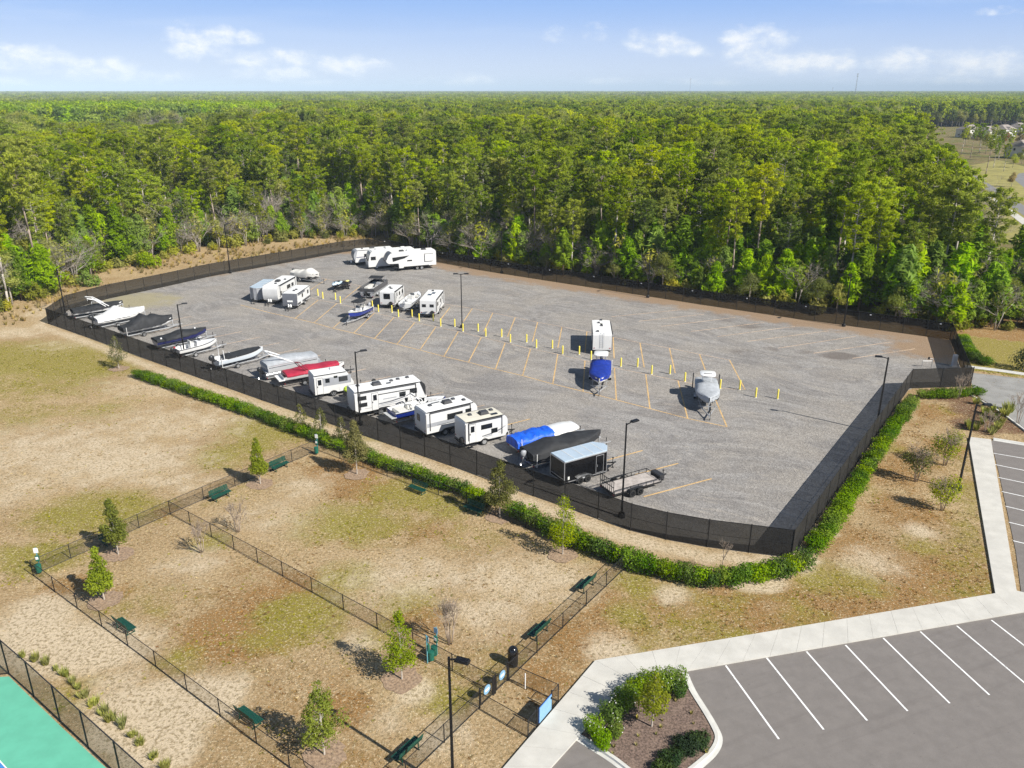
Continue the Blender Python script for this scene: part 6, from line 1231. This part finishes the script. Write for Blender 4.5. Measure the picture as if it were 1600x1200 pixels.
def far(x0, x1, y0, y1, step, ks, smin, smax, seed, cone=.82):
    X_, Y_, r = grid(x0, x1, y0, y1, step, step * .45, seed); ok_, u, v, e = is_wood(X_, Y_); ok_ &= np.abs(X_) < Y_ * cone; X_, Y_ = X_[ok_], Y_[ok_]; n1_, n2_ = vnoise(X_, Y_, .012, 21), vnoise(X_, Y_, .009, 33); q = r.random(len(X_))
    lime = (np.hypot((X_ + 290) / 125, (Y_ - 590) / 95) < 1) 
    for i in range(len(X_)):
        k = ks[r.integers(len(ks))]; s = r.uniform(smin, smax)
        if step < 10:
            if lime[i]: k = K_M[r.integers(2)]; s = r.uniform(1.5, 1.8)
            elif n1_[i] > .30 and q[i] < .6: k = K_G[r.integers(3)] if q[i] < .35 else K_O[r.integers(3)]; s = r.uniform(1.5, 1.85)
            elif n2_[i] > .28 and q[i] < .5: k = K_O[r.integers(3)]; s = r.uniform(1.4, 1.8)
        elif step < 30 and n1_[i] > .15: k = K_C[1]
        elif step > 30 and n2_[i] > .2: k = K_T[1]
        if step < 10 and not lime[i] and Y_[i] < 500 and 60 < pxs(X_[i], Y_[i])[0] < 310: s *= .74
        elif step < 10 and not lime[i] and q[i] > .78: k = K_O[r.integers(3)]; s = r.uniform(1.1, 1.6)
        pts.append((X_[i], Y_[i], 0)); kinds.append(k); sizes.append(s)
far(-760, 760, 340, 880, 5.0, K_L, .65, 1.15, 510)
far(-2500, 2500, 880, 3000, 17, [K_C[0], K_C[0], K_C[0], K_C[1]], .8, 1.12, 520)
far(-10500, 10500, 3000, 12500, 74, K_T, .85, 1.15, 530)
scatter('woodland', 'pine forest stretching to the horizon behind the front trees', pts, kinds, sizes)
# undergrowth between the trunks and the rough grass of the meadow
pts, kinds, sizes = [], [], []
X_, Y_, r = grid(-150, 150, 88, 235, 2.1, 1.0, 540); ok_, u, v, e = is_wood(X_, Y_); sel = ok_ & (e - v < 70) & (r.random(len(X_)) < .62)
for x, y, d_ in zip(X_[sel], Y_[sel], (e - v)[sel]):
    q = r.random(); pts.append((x, y, -.05)); k = K_S[r.integers(3)] if q < .7 else K_X[r.integers(2)]; kinds.append(k); sizes.append(r.uniform(.7, 1.5) + min(1.2, max(0, d_ - 8) * .05) * r.random() if q < .7 else r.uniform(.8, 1.7))
scatter('undergrowth', 'tangled shrubs and saplings under the edge of the woods', pts, kinds, sizes)
pts, kinds, sizes = [], [], []
X_, Y_, r = grid(-110, -10, 105, 195, .55, .27, 550); ok_, u, v, e = is_wood(X_, Y_); db = segdist(X_, Y_, FEN3 + FEN2); band_ = (~inpoly(X_, Y_, LOTA)) & (v > e - 6) & (v < e + 22 - np.clip((u - 300) / 30, 0, 12)) & (u < 600) & (db > 3.2); sel = band_ & (r.random(len(X_)) < .10 + .25 * vnoise(X_, Y_, .25, 4))
for x, y in zip(X_[sel], Y_[sel]): pts.append((x, y, -.03)); kinds.append(K_B[r.integers(2)]); sizes.append(r.uniform(.5, 1.2))
scatter('meadow_grass', 'golden rough grass between the back left fence and the woods', pts, kinds, sizes)
# short dry grass of the lawns, thicker and greener where the soil says so
r = np.random.default_rng(560); K_D = []
for mm in (leaf_mat('dry_blades', (.27, .20, .10), (.54, .435, .27), .3, 1.4), leaf_mat('green_blades', (.20, .19, .02), (.34, .31, .045), .35, 1.2), leaf_mat('rusty_blades', (.20, .11, .04), (.38, .24, .10), .3, 1.2)):
    n = 12; a = r.uniform(0, 6.28, n); l = r.uniform(.035, .085, n); o_ = r.uniform(.0, .12, n); b0 = np.stack([np.cos(a) * o_, np.sin(a) * o_, np.zeros(n)], 1); e_ = b0 + np.stack([np.cos(a + 1) * l * 1.3, np.sin(a + 1) * l * 1.3, l], 1); s_ = np.stack([-np.sin(a) * .03, np.cos(a) * .03, np.zeros(n)], 1); K_D.append(addk(join([(np.stack([b0 - s_, b0 + s_, e_], 1).reshape(-1, 3), np.arange(3 * n).reshape(-1, 3), mm)])))
sx, sy, sA = SOIL; pts, kinds, sizes = [], [], []; N_ = 95000; X_ = r.uniform(-80, 62, N_); Y_ = 24 + 80 * r.random(N_) ** 1.3; ix = np.clip(((X_ - sx[0]) / (sx[1] - sx[0])).round().astype(int), 0, len(sx) - 1); iy = np.clip(((Y_ - sy[0]) / (sy[1] - sy[0])).round().astype(int), 0, len(sy) - 1); so = sA[iy, ix]; u, v = pxs(X_, Y_)
court_p = [(q.x, q.y) for q in (G(20, 1050), G(-300, 1070), G(-300, 1700), G(340, 1340), G(160, 1180), G(100, 1128))]; okg = (u > -60) & (u < 1660) & (v < 1260) & ~inpoly(X_, Y_, LOTA) & ~inpoly(X_, Y_, pv) & ~inpoly(X_, Y_, court_p) & (so[:, 3] < .5) & (r.random(N_) > so[:, 2] * 1.3) & (segdist(X_, Y_, pv + pv[:1]) > .3) & (vnoise(X_, Y_, 1.1, 61) + r.normal(0, .25, N_) > -.15)
grn = so[:, 0] + .6 * vnoise(X_, Y_, .9, 62) + r.normal(0, .15, N_) > .42
rst = so[:, 1] + .5 * vnoise(X_, Y_, .7, 63) + r.normal(0, .12, N_) > .36
for x, y, g_, r_ in zip(X_[okg], Y_[okg], grn[okg], rst[okg]): pts.append((x, y, -.03)); kinds.append(K_D[1] if g_ else K_D[2] if r_ else K_D[0]); sizes.append(r.uniform(.5, 1.1))
scatter('lawn_grass', 'short dry grass tussocks covering the lawns', pts, kinds, sizes)
# single shrubs that stand out at the left wood edge
for (px, py, s, m_, lb) in [(232, 418, 1.5, lime_l, 'yellow-green rounded shrub at the edge of the left woods'), (140, 447, 1.25, lime_l, 'light green low shrub below the tall left pines'), (330, 383, 1.5, yp_l, 'bright green shrub at the far end of the meadow')]:
    V, F = bush_parts(int(px), [(0, 0, .9, 1.3, 1.2, 1.0), (.9, .2, .7, .9, .8, .8), (-.7, .4, 1.2, .8, .8, .8), (.2, -.5, 1.6, .6, .6, .6)], 900, .26); p_ = G(px, py); t = thing('shrub', lb, 'shrub', (p_.x, p_.y, -.02), 0, None, s); obj('foliage', np_mesh('foliage', V, F, [m_]), t); MB().tube((0, 0, 0), (.1, 0, 1.), .06, .03, 5).tube((0, 0, 0), (-.4, .2, 1.), .05, .02, 5).build('stem', bark_g, t)
t = plant_tree('bare_tree', (('branches', GREYT[0]),), (G(278, 392).x, G(278, 392).y, 1.25), 'large leafless pale grey tree standing out in front of the left woods', 'tree', None)

# ---- hedges: rows of clipped shrubs
HS = []
for k in range(5): V, F = bush_parts(600 + k, [(0, 0, .55, .64, .64, .55), (.25, .2, .75, .42, .42, .36), (-.25, .22, .78, .42, .40, .34), (.1, -.3, .75, .42, .42, .34), (-.15, -.15, .4, .58, .55, .42)], 900, .105, quad=True); HS.append(np_mesh('shrub', V, F, [hedge_l]))
def hedge(px, label, step=.78, w_=1., h=1., raw=None):
    P_ = raw or [G(*q) for q in px]; t = thing('hedge', label, 'hedge', P_[0], 0, 'clipped hedges round the storage lot'); o0 = P_[0]; sp = MB(); q = resample(P_, step)
    for a in q:
        s = rnd.uniform(.93, 1.08); d = Vector((rnd.gauss(0, .05), rnd.gauss(0, .05), 0)); obj('shrub', HS[rnd.randrange(5)], t, a - o0 + d, rnd.uniform(0, 6.28), (s * w_ * rnd.uniform(.92, 1.1), s * w_ * rnd.uniform(.92, 1.1), s * h * rnd.uniform(.9, 1.08))); sp.tube(a - o0 + d, a - o0 + d + Vector((0, 0, .5)), .03, .015, 4)
    sp.build('stems', bark, t)
hedge([(214, 589), (300, 617), (400, 651), (500, 690), (600, 729), (690, 760), (768, 788)], 'long hedge along the near lot fence, left of the gap with a young tree', w_=1.12, h=1.02)
hedge([(802, 808), (870, 840), (930, 865), (1000, 890), (1060, 908), (1110, 915), (1170, 908), (1225, 900), (1255, 886)], 'hedge curving round the near right corner of the lot', w_=1.2, h=1.3)
hedge([(1276, 862), (1310, 806), (1350, 745), (1390, 683), (1424, 633)], 'hedge running up the grey right-hand fence', w_=1.2, h=1.0, step=.8)
hedge([(1441, 622), (1490, 621), (1530, 617)], 'short hedge in front of the lot gate', w_=1.15, h=1.0)
hedge([(1503, 533), (1512, 548), (1522, 564), (1540, 570)], 'hedge beside the green lawn right of the lot', w_=1.3, h=1.0)

# ---- young trees of the park
def young_oak(base, top, label, seed, m=None, wd_=.32, trunk=.27, n=5600, group='young trees in the dog park', leaf=.115, ring=True):
    p_ = G(*base); r = np.random.default_rng(seed); H = 1.
    lo, hi = 0., 20.
    for _ in range(40):
        mid_ = (lo + hi) / 2
        if PX(p_.x, p_.y, mid_)[1] > top: lo = mid_
        else: hi = mid_
    H = lo; blobs = []
    for i in range(80):
        u = r.uniform(0, 1) ** 1.15; z = H * (trunk + (1 - trunk) * u * .96); rad = H * wd_ * .62 * (1.04 - u) ** .8 * min(1, (u + .16) / .30); a = r.uniform(0, 6.28); f = r.uniform(.05, 1) ** .5; s = H * r.uniform(.055, .085) * (1.15 - .6 * u); blobs.append((math.cos(a) * rad * f, math.sin(a) * rad * f, z, s * 1.15, s * 1.15, s))
    t = thing('young_tree', label, 'tree', (p_.x, p_.y, -.02), r.uniform(0, 6.28), group); tr = MB().tube((0, 0, 0), (.02, 0, H * .45), .055, .04, 7).tube((.02, 0, H * .45), (0, 0, H * .95), .04, .01, 5)
    tr.build('trunk', bark_l, t); lb = MB()
    for b in blobs[::2]: lb.tube((0, 0, max(H * trunk * .8, b[2] - H * .12)), b[:3], .014, .005, 3)
    lb.build('branches', bark_g, t); V, F = bush_parts(seed, blobs, n, leaf, quad=True, up=.4); obj('crown', np_mesh('crown', V, F, [m or park_l]), t)
    if ring:
        R_ = 1.15; q = [(p_.x + R_ * r.uniform(.8, 1.15) * math.cos(a), p_.y + R_ * r.uniform(.8, 1.15) * math.sin(a)) for a in np.linspace(0, 6.28, 22, endpoint=False)]; mb = MB(); mb.add([(x, y, .012) for x, y in q], [tuple(range(22))]); tag(mb.build('mulch_ring', mulch_ring_m), None, None, None, 'structure')
mulch_ring_m = mat('mulch_ring', (.29, .20, .13), .95, var=.4, vscale=6, bump=.8, bscale=20, dirt=.5, dcol=(.42, .32, .23))
young_oak((163, 937), 852, 'young tree with white trunk, lower of two at the left corner of the dog park', 701); young_oak((185, 866), 778, 'young tree with white trunk, upper of two at the left corner', 702); young_oak((407, 756), 683, 'slender young tree between two benches at the top of the dog park', 703, wd_=.26)
young_oak((558, 741), 657, 'young tree in front of the hedge near the corner pet station', 704, olive_l, wd_=.36); young_oak((879, 866), 768, 'slender young tree in front of the hedge, right part of the dog park', 705, wd_=.33, trunk=.22, n=2000); young_oak((628, 1061), 955, 'young tree in a mulch ring beside the teal waste station', 706, wd_=.36, n=3600, leaf=.10)
young_oak((507, 1179), 1063, 'largest young tree, cone shaped, at the bottom of the dog park', 707, wd_=.42, n=4200, leaf=.10); young_oak((781, 808), 718, 'olive young tree in the hedge gap', 708, olive_l, wd_=.42, trunk=.3); young_oak((186, 576), 522, 'small olive tree standing alone at the left end of the near fence', 709, olive_l, wd_=.45, n=1800)
for k, (b, tp) in enumerate([((472, 676), 628), ((503, 686), 636), ((535, 698), 648), ((556, 704), 660)]): young_oak(b, tp, 'bushy sapling behind the hedge, ' + ordw[k] + ' from the left of four', 715 + k, olive_l, wd_=.5, trunk=.08, n=1500, group='saplings behind the hedge', ring=False)
def vase(seed, H, stems):
    r = np.random.default_rng(seed); mb = MB()
    def grow(p, d, ln, rad, k):
        q = p + d * ln; mb.tube(p, q, rad, rad * .7, 4 if k > 1 else 3)
        if k == 0: return
        for i in range(3 if k > 2 else 4):
            nd = (d + Vector((r.normal(0, .30), r.normal(0, .30), r.uniform(0, .25)))).normalized(); grow(p.lerp(q, r.uniform(.7, 1.)), nd, ln * r.uniform(.5, .72), rad * .6, k - 1)
    for s in range(stems):
        a = 6.28 * s / max(1, stems) + r.uniform(0, 1); o_ = .16 if stems > 1 else .0; grow(Vector((math.cos(a) * .1 * (stems > 1), math.sin(a) * .1 * (stems > 1), -.1)), Vector((math.cos(a) * o_, math.sin(a) * o_, 1)).normalized(), H * r.uniform(.36, .42), .034, 4)
    V, F = mb_np(mb); V[:, 2] *= H / V[:, 2].max(); return V, F
def myrtle(base, top, label, seed, stems=5, fol=None, group='bare multi-stem trees'):
    p_ = G(*base); lo, hi = 0., 20.
    for _ in range(40):
        mid_ = (lo + hi) / 2
        if PX(p_.x, p_.y, mid_)[1] > top: lo = mid_
        else: hi = mid_
    H = lo; V, F = vase(seed, H, stems); t = thing('bare_shrub_tree' if not fol else 'lawn_shrub', label, 'tree' if not fol else 'shrub', (p_.x, p_.y, 0), 0, group); obj('branches', np_mesh('branches', V, F, [mat('myrtle_bark', (.34, .27, .21), .85, var=.2, vscale=4)]), t)
    if fol:
        V, F = bush_parts(seed, [(0, 0, H * .5, H * .34, H * .34, H * .3), (H * .15, 0, H * .75, H * .22, H * .2, H * .22), (-H * .2, H * .1, H * .6, H * .2, H * .2, H * .2)], 1500, .13, quad=True); obj('foliage', np_mesh('foliage', V, F, [fol]), t)
myrtle((315, 863), 815, 'leafless multi-stem tree left of the dividing fence', 731); myrtle((372, 831), 778, 'leafless multi-stem tree right of the dividing fence', 732); myrtle((703, 1006), 928, 'leafless multi-stem tree behind the teal waste stations', 733, 6); myrtle((1128, 893), 836, 'thin leafless sapling between hedge and near fence corner', 734, 1); myrtle((1497, 623), 582, 'leafless tree in the short hedge by the gate', 735, 4); myrtle((1590, 662), 610, 'leafless tree in the mulch bed at the right edge', 736, 5); myrtle((1540, 675), 640, 'small leafless tree in the mulch bed near the walk', 737, 4)
for k, (b, tp, lb) in enumerate([((1431, 752), 692, 'leafy shrub on the right lawn, left of three'), ((1476, 727), 670, 'leafy shrub on the right lawn, farthest of three'), ((1472, 797), 742, 'leafy shrub on the right lawn, nearest of three, by the lamp post')]): myrtle(b, tp, lb, 741 + k, 6, park_l if k else olive_l, 'shrubs on the right lawn')
# lone broad shrub at the right edge of the green lawn
V, F = bush_parts(760, [(0, 0, 1.2, 1.6, 1.5, 1.3), (.6, .4, 2., 1., 1., 1.)], 1500, .16, quad=True); t = thing('shrub', 'round dark shrub at the right end of the green lawn', 'shrub', G(1597, 578), 0); obj('foliage', np_mesh('foliage', V, F, [darkshrub_l]), t); MB().tube((0, 0, 0), (0, 0, 1.), .08, .04, 5).build('stem', bark_g, t)
# ---- planted island
def island_shrub(px, py, label, rad, h, m, seed, flowers=0):
    p_ = G(px, py); t = thing('island_shrub', label, 'shrub', (p_.x, p_.y, .08), 0, 'shrubs in the parking island'); V, F = bush_parts(seed, [(0, 0, h * .45, rad, rad, h * .45), (rad * .4, .1, h * .65, rad * .6, rad * .6, h * .4), (-rad * .4, rad * .2, h * .6, rad * .6, rad * .6, h * .4), (0, -rad * .4, h * .4, rad * .7, rad * .6, h * .35)], int(2600 * rad * rad) + 500, .085, quad=True); obj('foliage', np_mesh('foliage', V, F, [m]), t)
    if flowers: r = np.random.default_rng(seed + 1); P_, D_ = ell(flowers, (rad * 1.1, rad * 1.1, h * .52), r, .9); P_[:, 2] = np.abs(P_[:, 2]) + h * .45; obj('blossom', np_mesh('blossom', *quad_leaves(P_, .06, r, D_), [flower_l]), t)
    MB().tube((0, 0, 0), (0, 0, h * .6), .03, .015, 4).build('stem', bark_g, t)
for k, (px, py, rad, h, fl) in enumerate([(926, 1146, .62, 1.05, 20), (940, 1168, .55, .95, 8), (956, 1128, .75, 1.3, 20), (962, 1152, .45, .8, 6), (975, 1108, .8, 1.4, 15), (992, 1092, .75, 1.35, 20), (1012, 1082, .8, 1.4, 15), (1036, 1078, .75, 1.35, 20), (1056, 1076, .72, 1.4, 30), (1062, 1088, .5, 1.0, 15)]):
    island_shrub(px, py, 'glossy green flowering shrub, ' + ordw[k] + ' along the island walk from the left', rad, h, hedge_l, 780 + k, fl)
for k, (px, py, rad) in enumerate([(1072, 1170, .75), (1092, 1162, .7), (1050, 1190, .7), (1035, 1206, .6)]): island_shrub(px, py, 'low dark spreading shrub, ' + ordw[k] + ' in the tip of the island', rad, .55, darkshrub_l, 800 + k)
young_oak((1018, 1137), 1052, 'young tree with thin white trunk in the parking island', 711, lime_l if False else park_l, wd_=.42, trunk=.42, n=2200, ring=False, group=None)
TUF = [np_mesh('blades', *tuft[k], [tuft_l]) for k in range(2)]; YTUF = [np_mesh('blades', *tuft[k], [leaf_mat('yellow_sprouts%d' % k, (.30, .27, .06), (.45, .40, .12), .3, .6)]) for k in range(2)]
for k in range(26):   # dry yellow seedlings in the mulch
    px, py = rnd.uniform(950, 1115), rnd.uniform(1095, 1195)
    if px - 950 < (1150 - py) * .6 and py < 1150 or py > 1150 + (px - 900) * .6: continue
    if px > 1052 + (py - 1060) * .55 or py > 1185: continue
    p_ = G(px, py); o = obj('grass_sprig', YTUF[k % 2], None, (p_.x, p_.y, .09), rnd.uniform(0, 6.28), rnd.uniform(.22, .36)); tag(o, 'small dry yellow sprig in the island mulch', 'sprig', 'dry sprigs in the island mulch')
# ---- tufts along the court and in the right mulch bed
tf = [(35, 1026), (56, 1031), (71, 1037), (86, 1047), (101, 1057), (113, 1067), (122, 1076), (132, 1088), (148, 1100), (162, 1113), (175, 1124), (194, 1134), (208, 1150), (221, 1164), (240, 1184), (257, 1198)]
for k, (px, py) in enumerate(tf):
    p_ = G(px, py); t = thing('grass_clump', 'tufted grass clump, ' + ordw[k] + ' from the left along the tennis fence', 'grass', (p_.x, p_.y, -.01), rnd.uniform(0, 6), 'grass clumps along the court', rnd.uniform(.5, .8))
    for j in range(5): obj('blades', TUF[j % 2], t, (rnd.gauss(0, .13), rnd.gauss(0, .13), 0), rnd.uniform(0, 6.28), rnd.uniform(.7, 1.1))
for k, (px, py) in enumerate([(1530, 633), (1550, 640), (1565, 645), (1555, 655), (1570, 650), (1545, 650), (1510, 664), (1520, 672), (1558, 668), (1548, 677), (1580, 645), (1540, 645), (1563, 659), (1574, 640), (1536, 660)]):
    p_ = G(px, py); t = thing('grass_clump', 'dark green tuft in the right mulch bed', 'grass', (p_.x, p_.y, 0), 0, 'tufts in the right mulch bed', rnd.uniform(.8, 1.2))
    for j in range(4): obj('blades', TUF[j % 2], t, (rnd.gauss(0, .25), rnd.gauss(0, .25), 0), rnd.uniform(0, 6.28), rnd.uniform(.8, 1.2))

# ------------------------------------------------------------------ far right: street, walk, houses; masts on the horizon
lawn_g = mat('far_lawn', (.27, .24, .07), .95, var=.25, vscale=.2)
sheet('far_lawn', [(1500, 262), (1560, 250), (1760, 300), (1900, 420), (1640, 400), (1545, 362)], .006, lawn_g, label='yellow-green roadside lawn beyond the woods')
sheet('street', [(1520, 272), (1563, 298), (1600, 321), (1720, 395), (1720, 422), (1600, 337), (1560, 310), (1515, 279)], .012, mat('asphalt_street', (.20, .195, .19), .9, var=.1, vscale=.3), label='grey street beyond the woods at the right edge')
sheet('street', [(1584, 280), (1592, 271), (1625, 266), (1660, 280), (1650, 303), (1600, 293)], .016, MATS['asphalt_street'], label='pale turning circle at the right edge')
fs = obj('sidewalk', None); tag(fs, 'white walk beside the far street', None, None, 'structure')
A_, B_ = [G(*q) for q in [(1500, 280), (1555, 318), (1612, 362), (1700, 432)]], [G(*q) for q in [(1503, 276), (1560, 314), (1622, 356), (1712, 425)]]
for i in range(3):
    for k in range(6): MB().exz([A_[i].lerp(A_[i + 1], k / 6 + .004), A_[i].lerp(A_[i + 1], (k + 1) / 6), B_[i].lerp(B_[i + 1], (k + 1) / 6), B_[i].lerp(B_[i + 1], k / 6 + .004)], -.02, .05).build('slab', conc, fs)
wall_m = mat('house_wall', (.66, .64, .60), .8, var=.06, vscale=.3); roof_h = mat('house_roof', (.27, .235, .205), .85, var=.15, vscale=.6)
def house(x, y, rz, label, L=14., W=11., h=5.6, rh=3.2):
    t = thing('house', label, 'house', (x, y, 0), rz, 'houses beyond the woods at the right edge'); MB().box((0, 0, h / 2), (L, W, h)).build('wall', wall_m, t); o = MB().loft([[(-L / 2 - .5, -W / 2 - .5, h), (L / 2 + .5, -W / 2 - .5, h), (L / 2 + .5, W / 2 + .5, h), (-L / 2 - .5, W / 2 + .5, h)], [(-L * .28, -.1, h + rh), (L * .28, -.1, h + rh), (L * .28, .1, h + rh), (-L * .28, .1, h + rh)]]).build('roof', roof_h, t)
    MB().exy([(-1.6, 0), (1.6, 0), (0, 1.6)], -W / 2 - .6, 0).build('gable', roof_h, o, loc=(-L * .22, 0, h + .3)); MB().box((-L * .2, -W / 2 - 1.2, 1.5), (5.2, 2.6, 3.)).build('garage', wall_m, t); MB().box((-L * .2, -W / 2 - 2.52, 1.25), (4.4, .06, 2.3)).build('garage_door', mat('garage_white', (.75, .75, .73), .5), t); MB().box((L * .12, -W / 2 - .04, 1.1), (1.0, .08, 2.1)).build('door', mat('door_brown', (.12, .06, .035), .5), t)
    for (wx, wz) in ((L * .32, 1.6), (-L * .3, 4.2), (0, 4.2), (L * .32, 4.2)): o2 = MB().box((wx, -W / 2 - .03, wz), (1.5, .06, 1.5)).build('window', mat('house_trim', (.72, .72, .7), .6), t); MB().box((wx, -W / 2 - .07, wz), (1.3, .03, 1.3)).build('pane', glass, o2)
    for (wy, wz) in ((-2.5, 1.7), (2.5, 1.7), (0, 4.2)): o2 = MB().box((-L / 2 - .03, wy, wz), (.06, 1.4, 1.4)).build('window', MATS['house_trim'], t); MB().box((-L / 2 - .07, wy, wz), (.03, 1.2, 1.2)).build('pane', glass, o2)
for k, (px, py, rz) in enumerate([(1512, 214, .5), (1542, 217, .5), (1566, 214, .55), (1590, 210, .55), (1618, 206, .6), (1598, 246, .35)]):
    p_ = G(px, py); house(p_.x, p_.y, rz, 'tan-roofed pale house, ' + ordw[k] + ' from the left in the far row' if k < 5 else 'pale house nearest the turning circle at the right edge')
r = np.random.default_rng(900)
for k, (px, py, s, m_) in enumerate([(1508, 226, .9, 0), (1530, 228, .8, 1), (1556, 231, .9, 0), (1570, 228, .8, 2), (1590, 228, .75, 1), (1540, 240, .9, 0), (1582, 262, .6, 0), (1596, 256, .6, 0), (1562, 325, .45, 0), (1580, 292, .5, 1)]):
    p_ = G(px, py); q = OAKS[k % 3]; t = thing('street_tree', 'small tree near the houses at the right edge, ' + ordw[k] + ' in the group', 'tree', (p_.x, p_.y, 0), r.uniform(0, 6), 'trees by the far houses', s); obj('trunk', q[0], t)
    me = q[1]
    if m_ == 2: me = me.copy(); me.materials.clear(); me.materials.append(leaf_mat('autumn_leaves', (.32, .17, .03), (.45, .28, .05), .3))
    elif m_ == 1: me = me.copy(); me.materials.clear(); me.materials.append(gold_l)
    obj('crown', me, t)
for k, (px, py, s) in enumerate([(1502, 240, .8), (1516, 246, .75), (1530, 238, .85), (1547, 243, .7), (1560, 250, .75), (1575, 246, .7), (1590, 240, .8), (1552, 262, .7), (1540, 272, .7), (1568, 268, .6), (1598, 236, .7), (1612, 248, .7)]):
    p_ = G(px, py); q = PINES[k % 5]; plant_tree('pine_tree', (('trunk', q[0]), ('crown', q[1])), (p_.x, p_.y, s), 'pine standing alone by the far houses, ' + ordw[k] + ' from the left', 'pine tree', 'pines by the far houses')
def mast(px, top, D, label, wd_=1.2, lattice=True):
    d = pix_dir(px, 141); x = d[0] / d[1] * D; z = CAMH + (141 - top) / FPX * D / math.cos(PITCH) * .94; t = thing('radio_mast', label, 'mast', (x, D, 0)); m_ = mat('mast_steel', (.33, .34, .36), .5, metal=.3)
    mb = MB(); n = 14
    for a in (0, 2.09, 4.19):
        mb.tube((wd_ * 1.4 * math.cos(a), wd_ * 1.4 * math.sin(a), 0), (wd_ * .45 * math.cos(a), wd_ * .45 * math.sin(a), z), .22, .16, 4)
    mb.build('legs', m_, t); mb = MB()
    for k in range(n):
        z0, z1 = z * k / n, z * (k + 1) / n; f0, f1 = 1.4 - .95 * k / n, 1.4 - .95 * (k + 1) / n
        for a in (0, 2.09, 4.19): mb.tube((wd_ * f0 * math.cos(a), wd_ * f0 * math.sin(a), z0), (wd_ * f1 * math.cos(a + 2.09), wd_ * f1 * math.sin(a + 2.09), z1), .12, .12, 3)
    mb.build('bracing', m_, t); mb = MB()
    for zz in (z - 2, z - 7):
        for a in (0, 2.09, 4.19): mb.box((wd_ * 1.6 * math.cos(a), wd_ * 1.6 * math.sin(a), zz), (.8, .8, 2.4))
    mb.build('antennas', m_, t)
mast(1337, 118, 2300, 'tall lattice radio mast on the right horizon'); mast(1078, 124, 4200, 'thin mast on the horizon left of the tall one', 1.0); mast(1301, 137, 4600, 'tiny mast on the horizon beside the tall mast', 1.0)

# ------------------------------------------------------------------ the air
m = bpy.data.materials.new('haze_air'); m.use_nodes = True; t = NT(m.node_tree); vo = t.n('ShaderNodeVolumePrincipled'); vo.inputs['Color'].default_value = (.70, .86, 1., 1); vo.inputs['Density'].default_value = 1.1e-4; vo.inputs['Anisotropy'].default_value = -.25
o = t.n('ShaderNodeOutputMaterial'); t.l(vo.outputs[0], o.inputs['Volume']); 
try: m.cycles.homogeneous_volume = True
except Exception: pass
hz = MB().box((0, 12900, 69), (32400, 26300, 140)).build('haze', m); tag(hz, 'thin bluish haze over the far woods', None, None, 'stuff')
